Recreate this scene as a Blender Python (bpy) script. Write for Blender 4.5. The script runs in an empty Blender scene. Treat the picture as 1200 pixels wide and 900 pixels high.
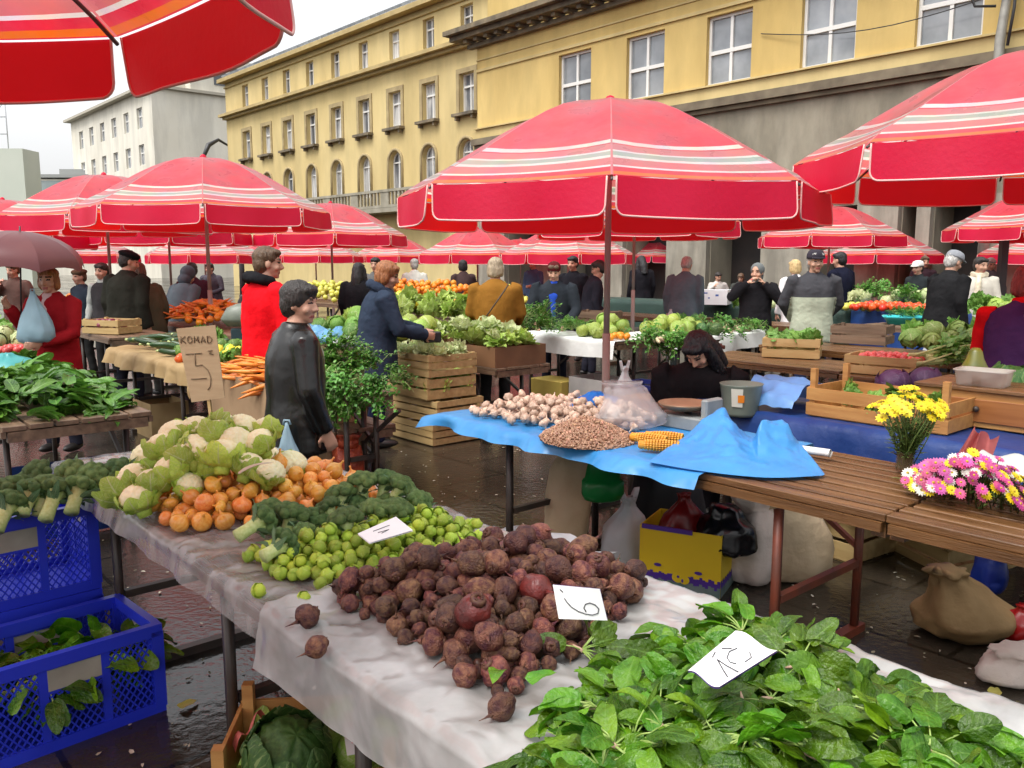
EXPO = 0.1
import bpy, bmesh, math, random
import numpy as np
from mathutils import Vector, Matrix, noise
PI = math.pi
rnd = random.Random(7)
SC = bpy.context.scene
COL = SC.collection
# ------------------------------------------------------------------ camera geometry
EYE = 1.65
TH = math.atan(145 / 1000)
CT, ST = math.cos(TH), math.sin(TH)
def ray(px, py):
    x = (px - 600) / 1000; y = -(py - 450) / 1000
    return Vector((x, CT + y * ST, -ST + y * CT))
def at(px, py, z):
    """the point of height z seen at photo pixel (px, py)"""
    d = ray(px, py); t = (z - EYE) / d.z
    return Vector((d.x * t, d.y * t, z))
def far(px, Y, z=0.0):
    """the point of height z, Y metres ahead, in photo column px"""
    h = (z - EYE) / Y
    # column depends only weakly on height; solve the camera depth exactly
    dep = Y * CT - (z - EYE) * ST
    return Vector(((px - 600) / 1000 * dep, Y, z))
# the market's own axes: s runs along the stalls (to the right, nearer), v goes away towards the hall
AM = math.radians(41)
AX = Vector((math.sin(AM), -math.cos(AM), 0))
AV = Vector((math.cos(AM), math.sin(AM), 0))
RZM = math.atan2(AX.y, AX.x)
def M(s, v, z=0.0):
    return AX * s + AV * v + Vector((0, 0, z))
def sv(p):
    return p.x * AX.x + p.y * AX.y, p.x * AV.x + p.y * AV.y
# ------------------------------------------------------------------ mesh builder
class MB:
    def __init__(s):
        s.v = []; s.f = []; s.mi = []; s.sm = []; s.uv = []; s.T = Matrix.Identity(4); s.slot = 0
    def add(s, vs, fs, smooth=True, uv=None):
        b = len(s.v); T = s.T
        s.v += [tuple(T @ Vector(p)) for p in vs]
        s.uv += list(uv) if uv else [(0.0, 0.0)] * len(vs)
        s.f += [tuple(i + b for i in f) for f in fs]
        s.mi += [s.slot] * len(fs); s.sm += [smooth] * len(fs)
    def box(s, c, size, rz=0.0, R=None):
        x, y, z = (q / 2 for q in size)
        m = Matrix.Translation(c) @ (R.to_4x4() if R else Matrix.Rotation(rz, 4, 'Z'))
        vs = [m @ Vector((a * x, b * y, d * z)) for d in (-1, 1) for b in (-1, 1) for a in (-1, 1)]
        s.add(vs, [(0, 2, 3, 1), (4, 5, 7, 6), (0, 1, 5, 4), (2, 6, 7, 3), (0, 4, 6, 2), (1, 3, 7, 5)], False)
    def bar(s, a, b, w, h):
        """a rectangular bar from a to b"""
        a = Vector(a); b = Vector(b); d = b - a; L = d.length
        q = d.to_track_quat('X', 'Z').to_matrix()
        s.box((a + b) / 2, (L, w, h), R=q)
    def rings(s, rs, cap=True, closed=True, smooth=True, uvs=None):
        n = len(rs[0]); vs = [p for r in rs for p in r]; fs = []
        for i in range(len(rs) - 1):
            for j in range(n if closed else n - 1):
                k = (j + 1) % n
                fs.append((i * n + j, i * n + k, (i + 1) * n + k, (i + 1) * n + j))
        if cap and closed:
            fs.append(tuple(range(n - 1, -1, -1))); m = (len(rs) - 1) * n
            fs.append(tuple(m + j for j in range(n)))
        s.add(vs, fs, smooth, uvs)
    def tube(s, pts, rad, n=8, cap=True, smooth=True):
        pts = [Vector(p) for p in pts]
        if not isinstance(rad, (list, tuple)): rad = [rad] * len(pts)
        rs = []; up = None
        for i, p in enumerate(pts):
            t = (pts[min(i + 1, len(pts) - 1)] - pts[max(i - 1, 0)])
            t = t.normalized() if t.length > 1e-9 else Vector((0, 0, 1))
            if up is None: up = t.orthogonal().normalized()
            up = (up - t * up.dot(t)); up = up.normalized() if up.length > 1e-6 else t.orthogonal().normalized()
            w = t.cross(up)
            rs.append([p + (up * math.cos(2 * PI * j / n) + w * math.sin(2 * PI * j / n)) * rad[i] for j in range(n)])
        s.rings(rs, cap, True, smooth)
    def lathe(s, prof, n=16, c=(0, 0, 0), cap=True, smooth=True):
        c = Vector(c)
        s.rings([[c + Vector((r * math.cos(2 * PI * j / n), r * math.sin(2 * PI * j / n), z)) for j in range(n)] for r, z in prof], cap, True, smooth)
    def ball(s, c, r, nu=14, nv=9, fn=None, R=None):
        c = Vector(c); r = (r, r, r) if not isinstance(r, (tuple, list)) else r
        def P(a, b):
            d = Vector((math.sin(b) * math.cos(a), math.sin(b) * math.sin(a), -math.cos(b)))
            k = fn(d) if fn else 1.0
            q = Vector((d.x * r[0] * k, d.y * r[1] * k, d.z * r[2] * k))
            return c + (R @ q if R else q)
        vs = [P(0, 0)]; 
        for i in range(1, nv):
            for j in range(nu): vs.append(P(2 * PI * j / nu, PI * i / nv))
        vs.append(P(0, PI)); fs = []
        for j in range(nu): fs.append((0, 1 + (j + 1) % nu, 1 + j))
        for i in range(nv - 2):
            for j in range(nu):
                k = (j + 1) % nu; a = 1 + i * nu
                fs.append((a + j, a + k, a + nu + k, a + nu + j))
        e = len(vs) - 1; a = 1 + (nv - 2) * nu
        for j in range(nu): fs.append((a + j, a + (j + 1) % nu, e))
        s.add(vs, fs)
    def sheet(s, fn, nu, nv, smooth=True):
        """fn(a, b), a and b in 0..1"""
        vs = []; uv = []
        for i in range(nv + 1):
            for j in range(nu + 1):
                vs.append(fn(j / nu, i / nv)); uv.append((j / nu, i / nv))
        w = nu + 1
        fs = [(i * w + j, i * w + j + 1, (i + 1) * w + j + 1, (i + 1) * w + j) for i in range(nv) for j in range(nu)]
        s.add(vs, fs, smooth, uv)
    def leaf(s, base, az, el, L, W, droop=0.6, nl=6, nw=4, wav=0.0, cup=0.25, roll=0.0, blunt=0.5, seed=0, ruff=0, pw=.75):
        """a leaf: leaves base in direction (az, el) and bends down by droop radians along its length"""
        p = Vector(base); e = el; cs = []
        for i in range(nl + 1):
            d = Vector((math.cos(az) * math.cos(e), math.sin(az) * math.cos(e), math.sin(e)))
            n = Vector((-math.cos(az) * math.sin(e), -math.sin(az) * math.sin(e), math.cos(e)))
            cs.append((p.copy(), d, n)); p = p + d * (L / nl); e -= droop / nl
        sd = Vector((-math.sin(az), math.cos(az), 0)); vs = []; uv = []
        for i, (q, d, n) in enumerate(cs):
            t = i / nl
            w = W * 0.5 * (math.sin(PI * min(1, (t * 0.94 + 0.05)) ** blunt) ** pw)
            cr, sr = math.cos(roll), math.sin(roll)
            x = sd * cr + n * sr; nn = n * cr - sd * sr
            for j in range(nw + 1):
                k = 2 * j / nw - 1
                o = nn * (cup * w * (abs(k) ** 1.5)) 
                if wav: o += nn * (wav * W * abs(k) * math.sin(t * 9 + seed * 1.7 + (2 if k > 0 else 0)))
                if ruff: o += nn * (ruff * W * abs(k) ** 2 * math.sin(t * 23 + seed + k * 3))
                vs.append(q + x * (w * k) + o); uv.append((k * 0.5 + 0.5, t))
        m = nw + 1
        fs = [(i * m + j, i * m + j + 1, (i + 1) * m + j + 1, (i + 1) * m + j) for i in range(nl) for j in range(nw)]
        s.add(vs, fs, True, uv)
    def mesh(s, name, mats, bev=0.0):
        me = bpy.data.meshes.new(name)
        me.from_pydata(s.v, [], s.f)
        for m in (mats if isinstance(mats, (list, tuple)) else [mats]): me.materials.append(m)
        me.polygons.foreach_set('material_index', s.mi)
        me.polygons.foreach_set('use_smooth', s.sm)
        if any(u != (0.0, 0.0) for u in s.uv):
            ul = me.uv_layers.new(name='UVMap'); li = np.empty(len(me.loops), dtype=np.int32)
            me.loops.foreach_get('vertex_index', li)
            ul.data.foreach_set('uv', np.array(s.uv, dtype=np.float32)[li].ravel())
        if bev:
            b = bmesh.new(); b.from_mesh(me)
            bmesh.ops.bevel(b, geom=list(b.edges), offset=bev, segments=1, affect='EDGES', clamp_overlap=True)
            b.to_mesh(me); b.free()
        me.update()
        return me
    def build(s, name, mats, parent=None, bev=0.0, loc=None, rz=0.0):
        return link(name, s.mesh(name, mats, bev), parent, loc, rz)
def link(name, me, parent=None, loc=None, rz=0.0):
    o = bpy.data.objects.new(name, me); COL.objects.link(o)
    if parent is not None: o.parent = parent
    if loc is not None: o.location = loc
    if rz: o.rotation_euler = (0, 0, rz)
    return o
def tag(o, label=None, cat=None, group=None, kind=None):
    if label: o['label'] = label
    if cat: o['category'] = cat
    if group: o['group'] = group
    if kind: o['kind'] = kind
    return o
def root(name, label, cat, loc=(0, 0, 0), rz=0.0, group=None):
    return tag(link(name, None, None, loc, rz), label, cat, group)
KIDS = {}
def dup(o, parent=None):
    """a copy of a thing with copies of its parts and their sub-parts"""
    c = o.copy(); COL.objects.link(c)
    if parent is not None: c.parent = parent
    if o.name not in KIDS: KIDS[o.name] = [k for k in COL.objects if k.parent == o]
    for k in KIDS[o.name]: dup(k, c)
    return c
# ------------------------------------------------------------------ materials
MATS = {}
def pm(name, c1, c2=None, scale=8.0, rough=0.6, bump=0.0, bscale=40.0, rand=0.0, spec=0.5, metal=0.0, trans=0.0, det=4.0, coat=0.0, rvar=0.0, hue=0.0, stretch=None, sheen=0.0, contrast=0.2, ridge=False):
    """one procedural material: two tones mixed by noise, bump, per-object variation"""
    if name in MATS: return MATS[name]
    m = bpy.data.materials.new(name); m.use_nodes = True; MATS[name] = m
    nt = m.node_tree; N = nt.nodes; L = nt.links
    b = N['Principled BSDF']; out = N['Material Output']
    b.inputs['Roughness'].default_value = rough; b.inputs['Metallic'].default_value = metal
    b.inputs['Specular IOR Level'].default_value = spec
    if coat: b.inputs['Coat Weight'].default_value = coat; b.inputs['Coat Roughness'].default_value = 0.12
    if sheen: b.inputs['Sheen Weight'].default_value = sheen
    tc = N.new('ShaderNodeTexCoord'); vec = tc.outputs['Object']
    if stretch:
        mp = N.new('ShaderNodeMapping'); mp.inputs['Scale'].default_value = stretch; L.new(vec, mp.inputs['Vector']); vec = mp.outputs[0]
    oi = None
    if rand or hue or c2:
        oi = N.new('ShaderNodeObjectInfo')
        ad = N.new('ShaderNodeVectorMath'); ad.operation = 'ADD'; sc = N.new('ShaderNodeVectorMath'); sc.operation = 'SCALE'
        cb = N.new('ShaderNodeCombineXYZ'); L.new(oi.outputs['Random'], cb.inputs[0]); L.new(oi.outputs['Random'], cb.inputs[1])
        L.new(cb.outputs[0], sc.inputs[0]); sc.inputs['Scale'].default_value = 37.0
        L.new(vec, ad.inputs[0]); L.new(sc.outputs[0], ad.inputs[1]); vec = ad.outputs[0]
    if c2:
        n = N.new('ShaderNodeTexNoise'); n.inputs['Scale'].default_value = scale; n.inputs['Detail'].default_value = det
        L.new(vec, n.inputs['Vector'])
        r = N.new('ShaderNodeValToRGB'); e = r.color_ramp.elements
        e[0].position = 0.5 - contrast; e[1].position = 0.5 + contrast
        e[0].color = (*c1, 1); e[1].color = (*c2, 1); L.new(n.outputs['Fac'], r.inputs['Fac']); col = r.outputs['Color']
        if rvar:
            mr = N.new('ShaderNodeMapRange'); mr.inputs['From Min'].default_value = 0.3; mr.inputs['From Max'].default_value = 0.7
            mr.inputs['To Min'].default_value = max(0.02, rough - rvar); mr.inputs['To Max'].default_value = min(1, rough + rvar)
            L.new(n.outputs['Fac'], mr.inputs['Value']); L.new(mr.outputs[0], b.inputs['Roughness'])
    else:
        rg = N.new('ShaderNodeRGB'); rg.outputs[0].default_value = (*c1, 1); col = rg.outputs[0]
    if rand or hue:
        hs = N.new('ShaderNodeHueSaturation')
        v = N.new('ShaderNodeMapRange'); v.inputs['To Min'].default_value = 1 - rand; v.inputs['To Max'].default_value = 1 + rand
        L.new(oi.outputs['Random'], v.inputs['Value']); L.new(v.outputs[0], hs.inputs['Value'])
        if hue:
            w = N.new('ShaderNodeTexWhiteNoise'); w.noise_dimensions = '1D'; L.new(oi.outputs['Random'], w.inputs['W'])
            h = N.new('ShaderNodeMapRange'); h.inputs['To Min'].default_value = 0.5 - hue; h.inputs['To Max'].default_value = 0.5 + hue
            L.new(w.outputs[0], h.inputs['Value']); L.new(h.outputs[0], hs.inputs['Hue'])
        L.new(col, hs.inputs['Color']); col = hs.outputs[0]
    L.new(col, b.inputs['Base Color'])
    if bump:
        bn = N.new('ShaderNodeTexNoise'); bn.inputs['Scale'].default_value = bscale; bn.inputs['Detail'].default_value = 5
        if ridge: bn.noise_type = 'RIDGED_MULTIFRACTAL'; bn.inputs['Detail'].default_value = 3; bn.inputs['Distortion'].default_value = .6
        L.new(vec, bn.inputs['Vector']); bp = N.new('ShaderNodeBump'); bp.inputs['Strength'].default_value = bump; bp.inputs['Distance'].default_value = 0.02
        L.new(bn.outputs['Fac'], bp.inputs['Height']); L.new(bp.outputs[0], b.inputs['Normal'])
    if trans:
        tr = N.new('ShaderNodeBsdfTranslucent'); mx = N.new('ShaderNodeMixShader'); mx.inputs[0].default_value = trans
        L.new(col, tr.inputs['Color']); L.new(b.outputs[0], mx.inputs[1]); L.new(tr.outputs[0], mx.inputs[2]); L.new(mx.outputs[0], out.inputs['Surface'])
    m['col'] = 0
    return m
def leafmat(name, c1, c2, vein, rough=0.4, trans=0.25, rand=0.25, hue=0.02, vs=0.7, bump=0.3):
    """leaf surface: two greens, a pale midrib and side veins (UV: x across, y along)"""
    if name in MATS: return MATS[name]
    m = pm(name, c1, c2, scale=14, rough=rough, rand=rand, hue=hue, trans=trans, bump=bump, bscale=60)
    nt = m.node_tree; N = nt.nodes; L = nt.links; b = N['Principled BSDF']
    src = b.inputs['Base Color'].links[0].from_socket
    tc = N.new('ShaderNodeTexCoord'); sp = N.new('ShaderNodeSeparateXYZ'); L.new(tc.outputs['UV'], sp.inputs[0])
    def mt(op, a, bb=None):
        k = N.new('ShaderNodeMath'); k.operation = op
        for i, q in enumerate((a, bb)):
            if q is None: continue
            if isinstance(q, (int, float)): k.inputs[i].default_value = q
            else: L.new(q, k.inputs[i])
        return k.outputs[0]
    ax = mt('ABSOLUTE', mt('SUBTRACT', sp.outputs[0], 0.5))
    mid = mt('LESS_THAN', ax, 0.035)
    ph = mt('FRACT', mt('MULTIPLY', mt('SUBTRACT', sp.outputs[1], mt('MULTIPLY', ax, 0.55)), 7.0))
    side = mt('MULTIPLY', mt('LESS_THAN', mt('ABSOLUTE', mt('SUBTRACT', ph, 0.5)), 0.06), 0.6)
    f = mt('MULTIPLY', mt('MAXIMUM', mid, side), vs)
    mx = N.new('ShaderNodeMixRGB'); mx.inputs[2].default_value = (*vein, 1)
    L.new(f, mx.inputs[0]); L.new(src, mx.inputs[1]); L.new(mx.outputs[0], b.inputs['Base Color'])
    for n in N:
        if n.type == 'BSDF_TRANSLUCENT': L.new(mx.outputs[0], n.inputs['Color'])
    return m
# ------------------------------------------------------------------ heaps
def drop(n, sample, rad, H, base=0.0, tries=14, pack=0.9, seed=1):
    """let n balls settle one by one into a mound no higher than H(a, b); returns (a, b, z, r)"""
    g = random.Random(seed); P = np.zeros((0, 4)); out = []; fail = 0
    while len(out) < n and fail < 60:
        r = rad(g); best = None
        for _ in range(tries):
            a, b = sample(g); z = base + r
            if len(out):
                d2 = (P[:, 0] - a) ** 2 + (P[:, 1] - b) ** 2; q = ((P[:, 3] + r) * pack) ** 2; k = d2 < q
                if k.any(): z = max(z, float((P[k, 2] + np.sqrt(q[k] - d2[k])).max()))
            sc = z - r - base - H(a, b)
            if best is None or sc < best[0]: best = (sc, a, b, z)
        if best[0] > r * 0.9: fail += 1; continue
        out.append((best[1], best[2], best[3], r)); P = np.vstack([P, [best[1], best[2], best[3], r]])
    return out
def cover(n, sample, rad, H, base=0.0, seed=1, gap=1.5, tries=30):
    """spread n balls over the surface of a mound"""
    g = random.Random(seed); out = []
    for _ in range(n):
        r = rad(g)
        for _ in range(tries):
            a, b = sample(g)
            if all((a - q[0]) ** 2 + (b - q[1]) ** 2 > (gap * (r + q[3]) / 2) ** 2 for q in out):
                out.append((a, b, base + H(a, b), r)); break
    return out
def rot(g): return (g.uniform(0, 6.28), g.uniform(0, 6.28), g.uniform(0, 6.28))
# ------------------------------------------------------------------ people
SKIN = pm('skin', (0.50, 0.27, 0.18), (0.58, 0.33, 0.23), scale=12, rough=.5, bump=.05, bscale=80)
LIPS = pm('lips', (0.36, 0.10, 0.09), rough=.45); EYEM = pm('eyes', (0.03, 0.022, 0.02), rough=.2); BROWM = pm('eyebrows', (0.07, 0.045, 0.03), rough=.8)
SHOEM = pm('dark shoe leather', (.018, .015, .014), rough=.4)
def remesh(mb, vox, smooth=3, disp=None):
    me = mb.mesh('tmp', [])
    o = bpy.data.objects.new('tmp', me); COL.objects.link(o)
    r = o.modifiers.new('r', 'REMESH'); r.mode = 'VOXEL'; r.voxel_size = vox; r.use_smooth_shade = True
    if smooth: s = o.modifiers.new('s', 'SMOOTH'); s.factor = .5; s.iterations = smooth
    dg = bpy.context.evaluated_depsgraph_get(); out = bpy.data.meshes.new_from_object(o.evaluated_get(dg))
    bpy.data.objects.remove(o); bpy.data.meshes.remove(me)
    if disp:
        n = len(out.vertices); co = np.empty(n * 3); no = np.empty(n * 3); out.vertices.foreach_get('co', co); out.vertex_normals.foreach_get('vector', no)
        co = co.reshape(-1, 3); no = no.reshape(-1, 3); d = np.array([disp(Vector(p)) for p in co]); out.vertices.foreach_set('co', (co + no * d[:, None]).ravel())
    out.polygons.foreach_set('use_smooth', [True] * len(out.polygons)); out.update()
    return out
def ellring(c, rx, ry, R, n=20):
    return [c + R @ Vector((rx * math.cos(2 * PI * j / n), ry * math.sin(2 * PI * j / n), 0)) for j in range(n)]
def hand(m, wrist, d, palm, k=1.0, curl=.6, thumb=1):
    """palm and five separate fingers: d the pointing direction, palm the way the palm faces"""
    d = d.normalized(); palm = (palm - d * palm.dot(d)).normalized(); sd = d.cross(palm) * thumb
    R = Matrix((sd, palm, d)).transposed()
    m.rings([[wrist + d * (t * k) + R @ Vector((w_ * k * math.cos(2 * PI * j / 10), h_ * k * math.sin(2 * PI * j / 10), 0)) for j in range(10)] for t, w_, h_ in ((-.03, .026, .02), (.0, .028, .019), (.04, .038, .017), (.085, .04, .015), (.10, .034, .012))])
    for i, (x, L) in enumerate(((.029, .068), (.010, .078), (-.010, .072), (-.029, .056))):
        p = wrist + d * (.085 * k) + sd * (x * k); pts = [p]; a = curl * .5
        for q in range(3):
            dd = d * math.cos(a) + palm * math.sin(a) + sd * x * 1.2; p = p + dd * (L * k * (.42, .32, .26)[q]); pts.append(p.copy()); a += curl
        m.tube(pts, [.0095 * k, .009 * k, .008 * k, .0065 * k], 7)
    b = wrist + d * (.025 * k) + sd * (.03 * k); t1 = (d * .6 + sd * .7 + palm * .35).normalized(); t2 = (d * .9 + sd * .15 + palm * .5).normalized()
    m.tube([b, b + t1 * (.035 * k), b + t1 * (.035 * k) + t2 * (.03 * k), b + t1 * (.035 * k) + t2 * (.052 * k)], [.014 * k, .012 * k, .010 * k, .007 * k], 7)
CMATS = {}
def cloth_mat(c, rough=.8, kind='plain'):
    key = ('cloth', c, rough, kind)
    if key not in CMATS:
        c2 = tuple(min(1, q * 1.35 + .004) for q in c)
        m = CMATS[key] = pm('clothing %d' % len(CMATS), c, c2, scale=5, rough=rough, bump=.35 if rough > .5 else .12, bscale=22, spec=.03 if rough > .5 else .5)
        if kind == 'stripe':
            N = m.node_tree.nodes; L = m.node_tree.links; b = N['Principled BSDF']; tc = N.new('ShaderNodeTexCoord'); wv = N.new('ShaderNodeTexWave'); wv.bands_direction = 'Z'; wv.inputs['Scale'].default_value = 5
            L.new(tc.outputs['Object'], wv.inputs[0]); r = N.new('ShaderNodeValToRGB'); r.color_ramp.elements[0].position = .80; r.color_ramp.elements[1].position = .82; r.color_ramp.elements[0].color = (*c, 1); r.color_ramp.elements[1].color = (.35, .02, .02, 1)
            L.new(wv.outputs['Color'], r.inputs[0]); L.new(r.outputs[0], b.inputs['Base Color'])
    return CMATS[key]
HAIRC = {'dark': (.018, .014, .012), 'brown': (.075, .042, .022), 'auburn': (.22, .085, .03), 'red': (.16, .025, .02), 'grey': (.30, .29, .27), 'blond': (.42, .30, .14), 'ash': (.27, .21, .14), 'black': (.006, .005, .006)}
def person(px, Y, face, H, label, coat, clen=.80, trou=(.02, .02, .025), hair=('short', 'dark'), hat=None, hatc=(.05, .05, .06), lean=0.0, hy=0.0, hp=0.1, L=None, R=None, bulk=1.0, fine=False, crough=.8, ckind='plain', two=None, scarf=None, hood=None, sit=0.0, z0=0.0, collar=None, under=None, skin=None, hands=True, vest=None):
    """face: heading in degrees, 0 = away from the camera, 180 = towards it, -90 = to the right of the picture. L and R give elbow and wrist."""
    k = H / 1.71; pos = far(px, Y, 1.3); rz = math.radians(face); hipz = .92 if not sit else sit
    Rl = Matrix.Rotation(-lean, 3, 'X'); hipc = Vector((0, 0, hipz))
    def T(x, y, z): return (hipc + Rl @ Vector((x, y, z - .92))) * k       # torso space
    def RR(): return Rl
    arms = []
    for sg, a in ((-1, L), (1, R)):
        el, wr = a if a else (Vector((sg * .255, -.03, 1.13)), Vector((sg * .25, .07, .88)))
        el = Vector(el); wr = Vector(wr); arms.append((sg, T(sg * .185 * bulk, 0, 1.40), T(*el), T(*wr)))
    neck0 = T(0, 0, 1.44); nk = T(0, .025, 1.51)
    hc = T(0, .03, 1.50) + Vector((0, .012, .098)) * k
    HR = Matrix.Rotation(math.radians(hy), 3, 'Z') @ Matrix.Rotation(-hp, 3, 'X')
    def hd(x, y, z): return hc + HR @ (Vector((x, y, z)) * k)
    # ---- the body: head with face, neck, hands, and the limbs under the clothes
    m = MB()
    m.ball(hd(0, -.012, .035), (.074 * k, .094 * k, .083 * k), 22, 14, R=HR); m.ball(hd(0, .012, -.01), (.064 * k, .078 * k, .09 * k), 20, 12, R=HR)
    m.ball(hd(0, .034, -.062), (.045 * k, .046 * k, .043 * k), 16, 10, R=HR); m.ball(hd(0, .062, -.088), (.022 * k, .02 * k, .019 * k), 12, 8, R=HR)
    m.tube([hd(0, .082, .022), hd(0, .094, .0), hd(0, .105, -.022), hd(0, .088, -.034)], [.008 * k, .010 * k, .0145 * k, .009 * k], 8)
    for sg in (-1, 1):
        m.ball(hd(sg * .013, .09, -.026), (.010 * k, .012 * k, .008 * k), 8, 6, R=HR); m.ball(hd(sg * .042, .055, -.025), (.024 * k, .025 * k, .024 * k), 12, 8, R=HR)
        m.tube([hd(sg * .012, .083, .034), hd(sg * .033, .08, .04), hd(sg * .055, .062, .032)], [.007 * k, .008 * k, .006 * k], 6)
        m.ball(hd(sg * .074, -.008, -.005), (.011 * k, .022 * k, .032 * k), 10, 8, R=HR)
    m.ball(hd(0, .075, -.056), (.024 * k, .013 * k, .007 * k), 10, 6, R=HR); m.ball(hd(0, .075, -.066), (.021 * k, .012 * k, .007 * k), 10, 6, R=HR)
    m.tube([T(0, -.01, 1.36), neck0, hd(0, -.012, -.07), hd(0, -.01, -.03)], [.075 * k, .062 * k, .055 * k, .05 * k], 14)
    m.rings([ellring(T(0, 0, z), rx * k * .86, ry * k * .86, Rl) for z, rx, ry in ((.86, .16, .11), (1.05, .14, .10), (1.25, .165, .11), (1.38, .165, .085), (1.44, .07, .06))])
    for sg, s_, e, w_ in arms:
        m.tube([s_, e, w_], [.045 * k, .036 * k, .026 * k], 10)
        d = (w_ - e).normalized(); pd = Vector((-sg, 0, 0)) if abs(d.x) < .8 else Vector((0, 0, -1))
        hand(m, w_, d, pd, k, .55, -sg)
    legs = []
    for sg in (-1, 1):
        h0 = Vector((sg * .09, 0, hipz - .02)) * k
        if sit: kn = Vector((sg * .12, .42, sit + .02)) * k; an = Vector((sg * .12, .40, .08)) * k
        else: kn = Vector((sg * .10, .02, .50)) * k; an = Vector((sg * .105, -.02 + sg * .03, .08)) * k
        legs.append((sg, h0, kn, an)); m.tube([h0, kn, an, an - Vector((0, 0, .05 * k))], [.07 * k, .048 * k, .035 * k, .034 * k], 10)
    body = remesh(m, .0075 if fine else .013, 2)
    for mt in (skin or SKIN, LIPS, EYEM, BROWM): body.materials.append(mt)
    n = len(body.polygons); cen = np.empty(n * 3); body.polygons.foreach_get('center', cen); cen = cen.reshape(-1, 3)
    q = (cen - np.array(hc)) @ np.array(HR) / k; mi = np.zeros(n, dtype=np.int32); f = q[:, 1] > .045
    mi[f & (np.abs(q[:, 0]) < .024) & (np.abs(q[:, 2] + .061) < .0095)] = 1
    for sg in (-1, 1):
        mi[f & (((q[:, 0] - sg * .032) / .014) ** 2 + ((q[:, 2] - .016) / .0075) ** 2 < 1)] = 2
        mi[f & (np.abs(q[:, 0] - sg * .034) < .021) & (np.abs(q[:, 2] - .041 + abs(1) * .0) < .006)] = 3
    body.polygons.foreach_set('material_index', mi)
    o = link('person', body); o.location = (pos.x, Y, z0); o.rotation_euler = (0, 0, rz); tag(o, label, 'person')
    # ---- jacket or coat
    b = bulk; m = MB(); hem = clen
    prof = [(z, rx, ry) for z, rx, ry in ((.60, .215, .185), (.70, .21, .18), (.80, .205, .175), (.92, .20, .165), (1.05, .185, .15), (1.18, .195, .155), (1.30, .20, .145), (1.39, .185, .12), (1.445, .12, .095), (1.475, .078, .075)) if z > hem + .03]
    prof = [(hem, prof[0][1] + .006, prof[0][2] + .006)] + prof
    if sit: prof = [(max(z, .86), rx, ry) for z, rx, ry in prof if z > .84]
    m.rings([ellring(T(0, 0, z) if z > .9 or sit else Vector((0, -.0, z + hipz - .92)) * k + (T(0, 0, .92) - hipc * k) * 0, rx * b * k, ry * b * k, Rl if z > .95 else Matrix.Identity(3), 24) for z, rx, ry in prof])
    if vest is None:
        for sg, s_, e, w_ in arms:
            d = (w_ - e).normalized(); m.tube([s_ - Vector((sg * .03, 0, 0)) * k, s_, s_ * .5 + e * .5, e, e * .5 + w_ * .5, w_ + d * .005 * k], [x * k * b for x in (.07, .073, .066, .06, .054, .047)], 14)
    if collar is not False: m.tube([T(0, -.005, 1.43), T(0, .0, 1.50)], [.085 * k, .075 * k], 18)
    wr = .011 if crough > .5 else .006
    sd = px * .37
    jm = remesh(m, .014 if fine else .02, 3, lambda p: wr * k * (noise.noise(Vector((p.x * 9, p.y * 9, p.z * 5 + sd))) * .9 + .6 * abs(noise.noise(Vector((p.x * 14 + 3, p.y * 14, p.z * 20 + sd))))) - .002)
    jm.materials.append(cloth_mat(coat, crough, ckind))
    if two:
        jm.materials.append(cloth_mat(two[0], crough)); n = len(jm.polygons); c = np.empty(n * 3); jm.polygons.foreach_get('center', c); c = c.reshape(-1, 3)
        jm.polygons.foreach_set('material_index', (c[:, 2] < two[1] * k).astype(np.int32) * (np.abs(c[:, 0]) < .215 * k * b))
    link('jacket', jm, o)
    if vest is not None:
        m = MB()
        for sg, s_, e, w_ in arms:
            d = (w_ - e).normalized(); m.tube([s_ - Vector((sg * .05, 0, .01)) * k, s_, s_ * .5 + e * .5, e, e * .5 + w_ * .5, w_ + d * .005 * k], [x * k * b for x in (.05, .064, .062, .056, .05, .045)], 14)
        m.tube([T(0, -.005, 1.40), T(0, .0, 1.51)], [.10 * k, .085 * k], 18)
        vm = remesh(m, .016, 3, lambda p: .01 * noise.noise(p * 12)); vm.materials.append(cloth_mat(vest)); link('sweater', vm, o)
    # ---- trousers, shoes
    m = MB(); m.rings([ellring(Vector((0, 0, z + hipz - .92)) * k, rx * k, ry * k, Matrix.Identity(3)) for z, rx, ry in ((.80, .165, .125), (.92, .175, .13), (1.0, .155, .115))])
    for sg, h0, kn, an in legs: m.tube([h0, h0 * .5 + kn * .5, kn, kn * .5 + an * .5, an - Vector((0, 0, .02 * k))], [x * k for x in (.098, .088, .07, .064, .06)], 14)
    tm = remesh(m, .02, 3, lambda p: .008 * noise.noise(Vector((p.x * 10, p.y * 10, p.z * 14)))); tm.materials.append(cloth_mat(trou)); link('trousers', tm, o)
    for sg, h0, kn, an in legs:
        m = MB(); c = Vector((an.x, an.y + .055 * k, .045 * k)); m.ball(c, (.045 * k, .13 * k, .043 * k), 14, 9, lambda d: 1.0 if d.z > -.5 else .95); link('shoe', m.mesh('shoe', SHOEM), o)
    # ---- hair
    st, hcol = hair
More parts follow.
